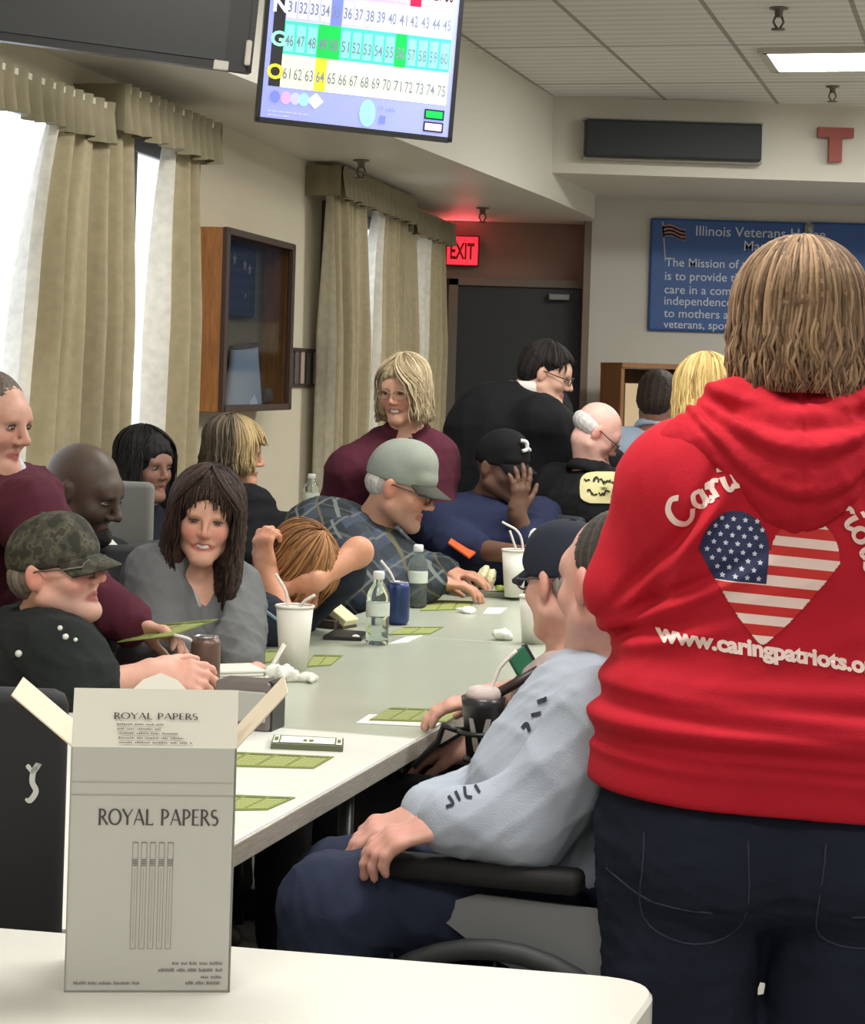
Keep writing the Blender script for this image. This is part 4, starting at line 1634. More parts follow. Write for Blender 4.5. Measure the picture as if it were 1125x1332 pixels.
# ------------------------------------------------------------------ tables
T_ = unit(V3(0.275, 0.961, 0))
N_ = V3(-T_[1], T_[0], 0)
C2 = V3(-0.009, 4.073, 0)
TR = np.stack([T_, N_, V3(0, 0, 1)], 1)
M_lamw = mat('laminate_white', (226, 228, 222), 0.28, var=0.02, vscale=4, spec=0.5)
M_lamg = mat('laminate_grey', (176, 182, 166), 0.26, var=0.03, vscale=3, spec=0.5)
M_edge = mat('table_edge_band', (176, 172, 160), 0.45, var=0.18, vscale=30, stretch=(1, 1, 12))
M_leg = mat('table_leg_metal', (70, 72, 74), 0.35, 0.7)


def table(label, o, L, W, m):
    """o = right near corner on the floor"""
    t = thing('folding_table', label, 'table', o + T_ * L / 2 + N_ * W / 2, None)
    c = o + T_ * L / 2 + N_ * W / 2
    MB().box(c + V3(0, 0, TABLE_Z - 0.0185), (L / 2 - 0.002, W / 2, 0.0185), TR, 0.004).build('tabletop', m, t)
    b = MB()
    for q in (-1, 1):
        b.box(c + N_ * q * (W / 2) + V3(0, 0, TABLE_Z - 0.021), (L / 2 - 0.002, 0.0035, 0.0175), TR, 0.002)
        b.box(c + T_ * q * (L / 2 - 0.004) + V3(0, 0, TABLE_Z - 0.021), (0.003, W / 2, 0.0175), TR, 0.002)
    b.build('edge_band', M_edge, t)
    b = MB()
    for q in (-1, 1):
        b.box(c + N_ * q * (W / 2 - 0.09) + V3(0, 0, TABLE_Z - 0.055), (L / 2 - 0.08, 0.012, 0.02), TR)
    b.build('apron', M_leg, t)
    for q in (-1, 1):
        for r in (-1, 1):
            p = c + T_ * q * (L / 2 - 0.16) + N_ * r * (W / 2 - 0.09)
            MB().tube([p + V3(0, 0, 0.0), p + V3(0, 0, TABLE_Z - 0.04)], 0.016, 10).build('leg', M_leg, t, True)
    return t


LT = 1.52
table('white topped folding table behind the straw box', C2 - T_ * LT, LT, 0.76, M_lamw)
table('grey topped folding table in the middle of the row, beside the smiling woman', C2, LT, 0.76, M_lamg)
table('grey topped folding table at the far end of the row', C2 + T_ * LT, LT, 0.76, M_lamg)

# near rounded table
CZ = 0.80
cn = V3(0.272, 2.262, 0)          # far right corner
A_ = unit(V3(-0.985, 0.172, 0))  # along the far edge, to the left
B_ = unit(V3(-0.30, -0.954, 0))  # along the right edge, towards us
rc_ = 0.075


def rounded(cn, A, B, la, lb, r):
    pts = []
    cs = [cn, cn + A * la, cn + A * la + B * lb, cn + B * lb]
    for i in range(4):
        p, a, b = cs[i], cs[i - 1], cs[(i + 1) % 4]
        u1, u2 = unit(a - p), unit(b - p)
        for s in np.linspace(0, 1, 9):
            q = p + u1 * r * (1 - s) ** 2 + u2 * r * s ** 2
            pts.append((q[0], q[1]))
    return pts


t = thing('counter_table', 'white rounded-corner table in front, carrying the straw box', 'table', cn + A_ * 0.8 + B_ * 0.4)
poly = rounded(cn, A_, B_, 1.7, 0.80, rc_)
c_ = np.mean(poly, axis=0)
ins = [tuple(np.array(q) + unit(c_ - np.array(q)) * 0.004) for q in poly]
b = MB()
n = len(poly)
V = [(x, y, CZ - 0.055) for x, y in ins] + [(x, y, CZ - 0.051) for x, y in poly] + [(x, y, CZ - 0.005) for x, y in poly] + [(x, y, CZ) for x, y in ins]
F = [tuple(range(n))] + [tuple(3 * n + i for i in range(n - 1, -1, -1))]
for j in range(3):
    F += [(j * n + i, (j + 1) * n + i, (j + 1) * n + (i + 1) % n, j * n + (i + 1) % n) for i in range(n)]
b.add(V, F).build('tabletop', mat('counter_white', (218, 217, 210), 0.22, var=0.02, spec=0.5), t)
for s in (0.35, 1.35):
    p = cn + A_ * s + B_ * 0.4
    MB().lathe([(0.26, 0.0), (0.25, 0.02), (0.05, 0.04), (0.04, CZ - 0.056)], p, 24).build('pedestal', M_leg, t, True)

# ------------------------------------------------------------------ the straw box
M_card = mat('card_grey', (181, 180, 173), 0.7, var=0.015, vscale=12)
M_cardin = mat('card_inside', (214, 200, 178), 0.8)
M_cardt = mat('card_lit', (222, 219, 208), 0.6)  # ceiling light on the raised flaps put into a paler card colour
M_ink = mat('print_ink', (72, 66, 68), 0.7)
M_inkl = mat('print_light', (128, 120, 120), 0.7)
M_crease = mat('print_crease', (160, 155, 146), 0.7)
M_straws = mat('print_straws', (142, 132, 130), 0.7)
q0, q1 = on(83, 1291, CZ), on(298, 1297, CZ)
bx = unit(V3(1.0, 0.10, 0))
by = V3(-bx[1], bx[0], 0)
BW = np.linalg.norm((q1 - q0)[:2])
BH, BD = 0.255, 0.125
o = V3(q0[0], q0[1], CZ)
BR = np.stack([bx, by, ZH], 1)
t = thing('straw_box', 'tall pale carton with flaps open standing on the near white table', 'box', o + bx * BW / 2 + by * BD / 2)
cc = o + bx * BW / 2 + by * BD / 2
b = MB()
th_ = 0.0012
b.box(o + bx * BW / 2 + by * th_ + ZH * BH / 2, (BW / 2, th_, BH / 2), BR).box(o + bx * BW / 2 + by * (BD - th_) + ZH * BH / 2, (BW / 2, th_, BH / 2), BR)
b.box(o + bx * th_ + by * BD / 2 + ZH * BH / 2, (th_, BD / 2, BH / 2), BR).box(o + bx * (BW - th_) + by * BD / 2 + ZH * BH / 2, (th_, BD / 2, BH / 2), BR)
b.box(cc + ZH * th_, (BW / 2, BD / 2, th_), BR)
b.build('carton', M_card, t)


def flap(name, a, bvec, up, L, m, tabh=0.0, taper=0.0):
    nrm = unit(np.cross(bvec, up))
    n = 9
    V = [a + bvec * 0, a + bvec]
    top = []
    for s in np.linspace(1, 0, n):
        top.append(a + bvec * (taper + s * (1 - 2 * taper)) + up * (L + tabh * max(0, math.sin(math.pi * min(1, max(0, (s - 0.22) / 0.56))))))
    P = V + top
    k = len(P)
    Q = [q - nrm * 0.0014 for q in P]
    F = [tuple(range(k)), tuple(range(2 * k - 1, k - 1, -1))] + [(i, k + i, k + (i + 1) % k, (i + 1) % k) for i in range(k)]
    return mesh_obj(name, P + Q, F, m, t, False)


fu = unit(ZH * 0.93 + by * 0.36)
FL = 0.062
flap('front_flap', o + ZH * BH, bx * BW, fu, FL, M_cardt)
fb = unit(ZH * 0.85 + by * 0.5)
flap('back_flap', o + by * BD + ZH * BH, bx * BW, fb, 0.030, M_cardt, 0.034, 0.06)
flap('side_flap', o + by * BD + ZH * BH, -by * BD, unit(-bx * 0.80 + ZH * 0.66), 0.082, M_cardin)
flap('side_flap', o + bx * BW + ZH * BH, by * BD, unit(bx * 0.66 + ZH * 0.75), 0.078, M_cardin)
pr = Print()
S = BW / 217.0


def drawn(txt, font, x, y, h, width):
    V, F, G, w = strokes(txt, font, 0.07)
    sx = width / w
    pr.add(np.stack([x + V[:, 0] * sx, y + V[:, 1] * h], 1), F, 0)


def dashes(x0, x1, y, h, m, seed):
    r = random.Random(seed)
    x = x0
    while x < x1 - 0.5:
        w = min(x1 - x, r.uniform(7, 22))
        xx = x
        while xx < x + w:
            ww = min(r.uniform(1.2, 2.6), x + w - xx)
            pr.rect(xx, y, xx + ww, y + h * r.uniform(0.6, 1.0), m)
            xx += ww + 0.7
        x += w + 3


hpx = BH / S
def Y(py):
    return (1292 - py)
drawn('ROYAL PAPERS', SERIF, 38, Y(1071), 21, 157)
for k in range(5):
    x = 84 + k * 11.5
    for a, b_ in ((0, 0), (7, 0)):
        pr.add(*ribbon([(x + a, Y(1234)), (x + a, Y(1094))], 0.7), 3)
    pr.add(*ribbon([(x, Y(1094)), (x + 7, Y(1094))], 1.3), 1)
    pr.add(*ribbon([(x, Y(1234)), (x + 7, Y(1234))], 0.7), 3)
    pr.add(*ribbon([(x + 3.5, Y(1226)), (x + 3.5, Y(1128))], 0.5), 3)
    for q in range(4):
        pr.rect(x, Y(1117 + q * 2.6), x + 7, Y(1117 + q * 2.6) + 1.2, 1)
dashes(140, 206, Y(1255), 4, 1, 1)
dashes(122, 206, Y(1264), 4.5, 1, 2)
dashes(178, 206, Y(1273), 4, 1, 3)
dashes(158, 206, Y(1281), 4.5, 1, 4)
dashes(12, 98, Y(1281), 4.0, 1, 5)
pr.rect(2, Y(1015), 214, Y(1015) + 0.7, 2)
pr.rect(2, Y(1032), 214, Y(1032) + 0.9, 2)
pr.lay('printing', [M_ink, M_inkl, M_crease, M_straws], o - by * 0.0008, bx * S, ZH * S, t)
pr = Print()
drawn('ROYAL PAPERS', SERIF, 54, 38, 8.5, 110)
for k, y in enumerate((30, 24, 18, 12, 6)):
    dashes(58 + k, (120, 118, 140, 146, 158)[k], y, 2.6, 1, 20 + k)
pr.lay('printing', [M_ink, M_inkl], o + ZH * BH - np.cross(bx, fu) * 0.0012 * -1 - by * 0.0026, bx * S, fu * S, t)

# ------------------------------------------------------------------ papers and tableware
M_bingo = mat('bingo_paper', (122, 134, 62), 0.7)
M_bingol = mat('bingo_cells', (168, 176, 108), 0.7)
M_bingoh = mat('bingo_heads', (92, 102, 40), 0.7)
M_paper = mat('paper_white', (224, 224, 214), 0.7)
M_cupw = mat('cup_white', (226, 224, 214), 0.5)
M_straw = mat('straw_white', (228, 218, 212), 0.4)
TZ = TABLE_Z + 0.0005


def sheet(name, label, cat, corners, m, z=TZ, th=0.0016, grid=None, group=None, world=False):
    """corners as measured on the table: near left, near right, far right, far left"""
    P = [np.array(c) if world else on(*c, z) for c in corners]
    V = P + [p + V3(0, 0, th) for p in P]
    F = [(3, 2, 1, 0), (4, 5, 6, 7), (0, 1, 5, 4), (1, 2, 6, 5), (2, 3, 7, 6), (3, 0, 4, 7)]
    if grid is None:
        o = mesh_obj(name, V, F, m, None, False)
        return tag(o, label, cat, group)
    t = thing(name, label, cat, np.mean(P, 0), group)
    mesh_obj('paper', V, F, m, t, False)
    nx, ny = grid
    Q, G, M = [], [], []
    up = V3(0, 0, th + 0.0006)
    for i in range(nx):
        for a in range(5):
            for j in range(ny):
                for b_ in range(6):
                    u0, u1 = (i + 0.08 + 0.84 * a / 5 + 0.012) / nx, (i + 0.08 + 0.84 * (a + 1) / 5 - 0.012) / nx
                    v0, v1 = (j + 0.06 + 0.88 * b_ / 6 + 0.012) / ny, (j + 0.06 + 0.88 * (b_ + 1) / 6 - 0.012) / ny
                    k = len(Q)
                    for u, v in ((u0, v0), (u1, v0), (u1, v1), (u0, v1)):
                        Q.append((P[0] * (1 - u) + P[1] * u) * (1 - v) + (P[3] * (1 - u) + P[2] * u) * v + up)
                    G.append((k, k + 1, k + 2, k + 3))
                    M.append(1 if b_ == 5 else 0)
    mesh_obj('number_grid', Q, G, [M_bingol, M_bingoh], t, False, M)
    return t


G_ = 'green bingo sheets on the tables'
sheet('bingo_sheet', 'green bingo sheet lying flat on the white table behind the straw box', 'bingo sheet', [(255, 996), (408, 1000), (434, 985), (290, 978)], M_bingo, grid=(4, 1), group=G_)
sheet('bingo_sheet', 'green bingo sheet on the white table, nearest its near end', 'bingo sheet', [(250, 1055), (348, 1054), (384, 1038), (290, 1034)], M_bingo, grid=(3, 1), group=G_)
sheet('paper_sheet', 'white paper sheet sticking out under the green sheet by the dark tumbler', 'paper', [(463, 941), (566, 946), (590, 932), (480, 930)], M_paper)
sheet('bingo_sheet', 'green bingo sheet on white paper under the hand by the dark tumbler', 'bingo sheet', [(480, 937), (580, 940), (606, 924), (508, 921)], M_bingo, TZ + 0.002, grid=(4, 1), group=G_)
sheet('bingo_sheet', 'green bingo sheet behind the near clear water bottle and blue can', 'bingo sheet', [(505, 826), (560, 825), (577, 816), (525, 816)], M_bingo, grid=(2, 1), group=G_)
sheet('bingo_sheet', 'green bingo sheet between the far clear bottle and the tray', 'bingo sheet', [(546, 795), (610, 793), (616, 782), (560, 781)], M_bingo, grid=(3, 1), group=G_)
sheet('bingo_sheet', 'green bingo sheet just right of the white paper cup', 'bingo sheet', [(398, 868), (430, 866), (446, 853), (408, 852)], M_bingo, grid=(2, 1), group=G_)
sheet('bingo_sheet', 'green bingo sheet on the table edge before the smiling woman', 'bingo sheet', [(296, 868), (352, 862), (368, 846), (330, 846)], M_bingo, grid=(2, 1), group=G_)
sheet('paper_sheet', 'white slip of paper beside the near clear bottle', 'paper', [(505, 838), (530, 836), (550, 827), (528, 829)], M_paper)
sheet('paper_sheet', 'white paper slip on the far table right of the crumpled napkin', 'paper', [(628, 799), (650, 799), (660, 791), (634, 791)], M_paper)


def bone(pts, r, m, name, label, cat, group=None, flat=None):
    o = MB().tube(pts, r, 8, 0, flat).build(name, m, None, True)
    return tag(o, label, cat, group)


def crumple(label, px, py, w, h, seed, z=TZ, cat='napkin'):
    c = on(px, py, z)
    r = np.random.default_rng(seed)
    F = Field()
    for k in range(7):
        a = r.uniform(0, 6.3)
        q = c + V3(math.cos(a) * w * r.uniform(0, 0.6), math.sin(a) * w * r.uniform(0, 0.6), h * r.uniform(0.2, 0.6))
        R_ = np.array(Matrix.Rotation(r.uniform(0, 3), 3, 'Z')) @ np.array(Matrix.Rotation(r.uniform(-0.6, 0.6), 3, 'X'))
        F.ell(q, [w * 0.5, w * 0.22, h * r.uniform(0.35, 0.6)], R_, 0.008)
    V, Q = F.mesh(0.0045)
    V = V + normals(V, Q) * folds(V, 0.006, 0.03, seed)[:, None]
    V[:, 2] = np.maximum(V[:, 2], z)
    return tag(mesh_obj('paper_napkin', V, Q, M_paper, None, True), label, cat, 'crumpled white napkins')


crumple('crumpled white napkin at the foot of the white paper cup', 372, 886, 0.055, 0.035, 1)
crumple('crumpled white napkin right of the white paper cup, with a loose end', 402, 887, 0.04, 0.02, 2)
crumple('crumpled white napkin on the grey table behind the phone hand', 653, 832, 0.045, 0.03, 3)
crumple('flat crumpled white napkin on the far table before the bottles', 604, 797, 0.05, 0.016, 4)
crumple('small crumpled napkin at the near clear bottle', 462, 832, 0.02, 0.012, 5)


def straw(pts, label):
    return tag(MB().tube(catmull(pts, 4), 0.0038, 8).build('drinking_straw', M_straw, None, True), label, 'straw', 'white bendy straws')


def cup(label, px, py, h, r0, r1, z=TZ, lid=False):
    c = on(px, py, z)
    t = thing('paper_cup', label, 'cup', c, 'white paper cups')
    MB().lathe([(0, 0.004), (r0, 0.0), (r1, h), (r1 - 0.002, h), (r0 - 0.002, 0.006), (0, 0.007)], c, 28).build('cup_wall', M_cupw, t, True)
    pts = [c + V3(r1 * math.cos(a), r1 * math.sin(a), h) for a in np.linspace(0, 2 * math.pi, 29)]
    MB().tube(pts, 0.0032, 6).build('rim', M_cupw, t, True)
    MB().lathe([(0, 0), (r1 - 0.006, 0)], c + V3(0, 0, h - 0.03), 24).build('drink', mat('drink_dark', (60, 40, 34), 0.15), t, True)
    return c, t


c, _ = cup('white paper cup with two straws before the smiling woman', 381, 871, 0.152, 0.032, 0.045)
dpt = c[1]
straw([c + V3(0.018, 0.0, 0.11), at(377, 800, dpt), at(372, 770, dpt + 0.0), at(358, 746, dpt)], 'white bendy straw leaning left out of the cup before the smiling woman')
straw([c + V3(-0.018, 0.0, 0.11), at(382, 800, dpt + 0.01), at(396, 782, dpt), at(410, 774, dpt)], 'white bendy straw leaning right out of the cup before the smiling woman')
bone([on(346, 882, TZ + 0.01), at(356, 862, dpt - 0.12), at(370, 838, dpt - 0.12)], 0.006, M_cupw, 'plastic_spoon', 'white plastic spoon leaning on the paper cup', 'spoon', None, 0.5)

# can in a hand, with straw
def can(label, px, py, rgb, z=TZ, h=0.122, r=0.033, group='drink cans', side=(150, 140, 132)):
    c = on(px, py, z)
    t = thing('drink_can', label, 'can', c, group)
    m = mat('can_%d_%d' % (rgb[0], rgb[2]), rgb, 0.35, 0.35, var=0.25, vscale=25)
    MB().lathe([(0, 0.004), (r * 0.78, 0), (r, 0.012), (r, h - 0.016), (r * 0.82, h - 0.002)], c, 28).build('can_wall', m, t, True)
    MB().lathe([(r * 0.82, h - 0.003), (r * 0.84, h), (r * 0.78, h), (r * 0.76, h - 0.004), (0, h - 0.004)], c, 28).build('lid', mat('can_metal', (176, 176, 178), 0.3, 0.9), t, True)
    MB().box(c + V3(0.004, 0, h - 0.001), (0.010, 0.006, 0.0012), None, 0.001).build('pull_tab', mat('can_metal'), t)
    return c, t


c, _ = can('brown metal drink can held at the front of the table, with a bent straw', 266, 899, (108, 84, 76))
dpt = c[1]
straw([c + V3(-0.005, 0, 0.10), at(258, 846, dpt), at(247, 832, dpt), at(226, 826, dpt)], 'white bendy straw in the brown can, bent to the left')
c, _ = can('dark blue drink can between the two clear bottles', 517, 812, (44, 62, 108))
dpt = c[1]
straw([c + V3(0, 0, 0.10), at(513, 757, dpt), at(507, 744, dpt), at(495, 729, dpt)], 'white bendy straw standing in the dark blue can')

M_pet = mat('bottle_plastic', (226, 236, 230), 0.08, trans=0.92)
M_pet.node_tree.nodes['Principled BSDF'].inputs['IOR'].default_value = 1.22
M_label = mat('bottle_label', (206, 216, 206), 0.5, var=0.1, vscale=40)


def bottle(label, p, h=0.20, r=0.031):
    t = thing('water_bottle', label, 'bottle', p, 'clear water bottles')
    s = h / 0.20
    prof = [(0, 0.003), (r * 0.85, 0), (r, 0.008)]
    for k in range(7):
        prof += [(r, (0.012 + k * 0.009) * s), (r * 0.93, (0.0165 + k * 0.009) * s)]
    prof += [(r, 0.078 * s), (r, 0.118 * s), (r * 0.97, 0.124 * s), (r, 0.13 * s), (r * 0.86, 0.148 * s), (r * 0.55, 0.166 * s), (r * 0.42, 0.174 * s), (r * 0.42, 0.184 * s)]
    MB().lathe(prof, p, 24).build('bottle_wall', M_pet, t, True)
    MB().lathe([(r * 1.012, 0.080 * s), (r * 1.016, 0.081 * s), (r * 1.016, 0.115 * s), (r * 1.012, 0.116 * s)], p, 24).build('paper_label', M_label, t, True)
    MB().lathe([(r * 0.47, 0.181 * s), (r * 0.5, 0.183 * s), (r * 0.5, 0.199 * s), (r * 0.42, 0.203 * s), (0, 0.203 * s)], p, 20).build('bottle_cap', mat('cap_white', (224, 226, 224), 0.4), t, True)
    return t


bottle('clear plastic water bottle nearest on the grey table, left of the blue can', on(490, 838, TZ), 0.19)
bottle('clear plastic water bottle right of the blue can, further back', on(542, 790, TZ), 0.19)

# napkin dispenser half hidden behind the carton
c = on(322, 946, TZ)
t = thing('napkin_dispenser', 'dark napkin dispenser on the table behind the right flap of the carton', 'napkin dispenser', c)
MB().box(c + V3(0, 0, 0.048), (0.058, 0.036, 0.048), TR @ np.array(Matrix.Rotation(1.57, 3, 'Z')), 0.006).build('body', mat('dispenser_brown', (120, 110, 108), 0.35, 0.4), t)
MB().box(c + V3(0, -0.040, 0.048), (0.040, 0.004, 0.030), TR @ np.array(Matrix.Rotation(1.57, 3, 'Z')), 0.003).build('front_plate', mat('dispenser_pale', (170, 170, 164), 0.4), t)
MB().box(c + V3(0.056, -0.006, 0.048), (0.006, 0.038, 0.050), TR @ np.array(Matrix.Rotation(1.57, 3, 'Z')), 0.003).build('end_plate', M_black, t)
c = on(300, 884, TZ)
t = thing('napkin_stack', 'stack of white paper napkins between the brown can and the cup', 'napkins', c)
for k in range(4):
    MB().box(c + V3(0.003 * (k % 2), 0.002 * k, 0.004 + 0.007 * k), (0.062, 0.06, 0.003), np.array(Matrix.Rotation(0.25 + 0.05 * k, 3, 'Z')), 0.002).build('napkin', M_paper, t)

# bordered card strip on the white table
P = [(352, 974), (446, 978), (447, 967), (356, 962)]
sheet('card_strip', 'pale bordered card strip lying on the white table beside the carton', 'card', P, mat('strip_olive', (92, 96, 70), 0.6), TZ, 0.010)
Z2 = TZ + 0.011
o4 = [on(*q, TZ) + V3(0, 0, 0.0112) for q in P]
pr = []
def bil(u, v):
    return (o4[0] * (1 - u) + o4[1] * u) * (1 - v) + (o4[3] * (1 - u) + o4[2] * u) * v
st = bpy.data.objects[-1] if False else None
card = [ob for ob in bpy.data.objects if ob.name.startswith('card_strip')][0]
Q, G, M = [], [], []
for (u0, u1, v0, v1, m) in ((0.12, 0.88, 0.14, 0.86, 0), (0.02, 0.10, 0.1, 0.9, 0), (0.90, 0.98, 0.1, 0.9, 0), (0.035, 0.085, 0.3, 0.7, 1), (0.915, 0.965, 0.3, 0.7, 1), (0.44, 0.49, 0.3, 0.55, 1), (0.52, 0.58, 0.3, 0.55, 1)):
    k = len(Q)
    Q += [bil(u0, v0) + V3(0, 0, 0.0003 * m), bil(u1, v0) + V3(0, 0, 0.0003 * m), bil(u1, v1) + V3(0, 0, 0.0003 * m), bil(u0, v1) + V3(0, 0, 0.0003 * m)]
    G.append((k, k + 1, k + 2, k + 3))
    M.append(m)
mesh_obj('card_print', Q, G, [M_paper, M_bingoh], card, False, M)

# tray, plate, cup and lettuce at the far end
c = on(648, 776, TZ)
t = thing('serving_tray', 'dark edged tray at the far table carrying the sandwich and cup', 'tray', c)
MB().box(c + V3(0, 0.06, 0.005), (0.135, 0.10, 0.005), TR @ np.array(Matrix.Rotation(-1.57, 3, 'Z')), 0.004).build('tray_base', mat('tray_grey', (120, 120, 104), 0.4), t)
b = MB()
R_ = TR @ np.array(Matrix.Rotation(-1.57, 3, 'Z'))
for q in (-1, 1):
    b.box(c + V3(0, 0.06, 0.009) + R_ @ V3(0, q * 0.098, 0), (0.135, 0.005, 0.009), R_, 0.003)
    b.box(c + V3(0, 0.06, 0.009) + R_ @ V3(q * 0.133, 0, 0), (0.005, 0.10, 0.009), R_, 0.003)
b.build('tray_rim', mat('tray_grey'), t)
F = Field()
pc = c + V3(-0.055, 0.05, 0.0)
tag(MB().lathe([(0, 0.011), (0.05, 0.011), (0.078, 0.020), (0.080, 0.022), (0.05, 0.014), (0, 0.014)], pc, 28).build('paper_plate', M_paper, None, True), 'white paper plate on the far tray', 'plate')
F.ell(pc + V3(0.0, 0.02, 0.055), [0.018, 0.05, 0.045], np.array(Matrix.Rotation(0.5, 3, 'Y')), 0.01)
F.ell(pc + V3(0.03, 0.03, 0.045), [0.016, 0.05, 0.04], np.array(Matrix.Rotation(0.3, 3, 'Y')), 0.01)
V, Q = F.mesh(0.004)
V = V + normals(V, Q) * folds(V, 0.004, 0.03, 4)[:, None]
V[:, 2] = np.maximum(V[:, 2], TZ + 0.0145)
tag(mesh_obj('sandwich_wrap', V, Q, mat('wrap_cream', (226, 218, 178), 0.7), None, True), 'cream folded wrapper standing on the paper plate of the far tray', 'wrapper')
F = Field()
for k in range(5):
    a = k * 1.3
    F.ell(c + V3(0.02 + 0.018 * math.cos(a), 0.02 + 0.014 * math.sin(a), 0.024), [0.018, 0.012, 0.012], np.array(Matrix.Rotation(a, 3, 'Z')), 0.006)
V, Q = F.mesh(0.003)
V = V + normals(V, Q) * folds(V, 0.005, 0.018, 6)[:, None]
V[:, 2] = np.maximum(V[:, 2], TZ + 0.011)
tag(mesh_obj('lettuce', V, Q, mat('lettuce_green', (134, 150, 58), 0.6, var=0.3, vscale=50), None, True), 'green lettuce leaf on the far tray before the white cup', 'lettuce')
c, _ = cup('tall white paper cup on the far tray with two straws', 668, 776, 0.150, 0.030, 0.042, TZ + 0.011)
dpt = c[1]
straw([c + V3(0.005, 0, 0.09), at(671, 716, dpt), at(667, 702, dpt), at(663, 690, dpt)], 'short white straw in the cup on the far tray')
straw([c + V3(0.018, 0, 0.09), at(680, 714, dpt), at(674, 692, dpt), at(653, 679, dpt)], 'long white bent straw in the cup on the far tray')
c, _ = cup('white paper cup at the face of the man in the dark cap and glasses', 695, 836, 0.125, 0.034, 0.044)

# phone and tablet
P = [(420, 832), (470, 834), (482, 826), (436, 822)]
sheet('tablet', 'black tablet lying at the table edge by the near clear bottle', 'tablet', P, M_black, TZ, 0.009)
# ------------------------------------------------------------------ people
def up_of(roll_vec):
    return roll_vec


M_denim = cloth('denim_dark', (34, 39, 54), 0.12)
M_navy = cloth('navy_cloth', (36, 42, 64), 0.1)
M_blk = cloth('black_cloth', (30, 30, 33), 0.08)
M_grays = cloth('grey_shirt', (112, 114, 116), 0.10)
M_maroon = cloth('maroon_cloth', (82, 36, 50), 0.12)
M_dkpant = cloth('dark_trousers', (40, 40, 46), 0.08)


def print_project(name, V, F, mats, mi, bvh, origin_y, parent, lift=0.0016):
    """Press a flat print (x, z) onto a garment from behind."""
    out = []
    for x, z in V:
        hit = bvh.ray_cast(Vector((x, origin_y, z)), Vector((0, 1, 0)))
        y = hit[0].y if hit[0] is not None else origin_y + 1.0
        out.append((x, y - lift, z))
    return mesh_obj(name, np.array(out), F, mats, parent, True, mi)


def subdivide2d(V, F, maxlen):
    """split long triangles of a flat print so that it can follow cloth"""
    bm = bmesh.new()
    vs = [bm.verts.new((v[0], v[1], 0)) for v in V]
    for f in F:
        try:
            bm.faces.new([vs[i] for i in f])
        except ValueError:
            pass
    bmesh.ops.triangulate(bm, faces=bm.faces[:])
    for _ in range(4):
        ed = [e for e in bm.edges if e.calc_length() > maxlen]
        if not ed:
            break
        bmesh.ops.subdivide_edges(bm, edges=ed, cuts=1)
        bmesh.ops.triangulate(bm, faces=[f for f in bm.faces if len(f.verts) > 3])
    bm.verts.index_update()
    W = np.array([v.co[:2] for v in bm.verts])
    G = [tuple(v.index for v in f.verts) for f in bm.faces]
    bm.free()
    return W, G


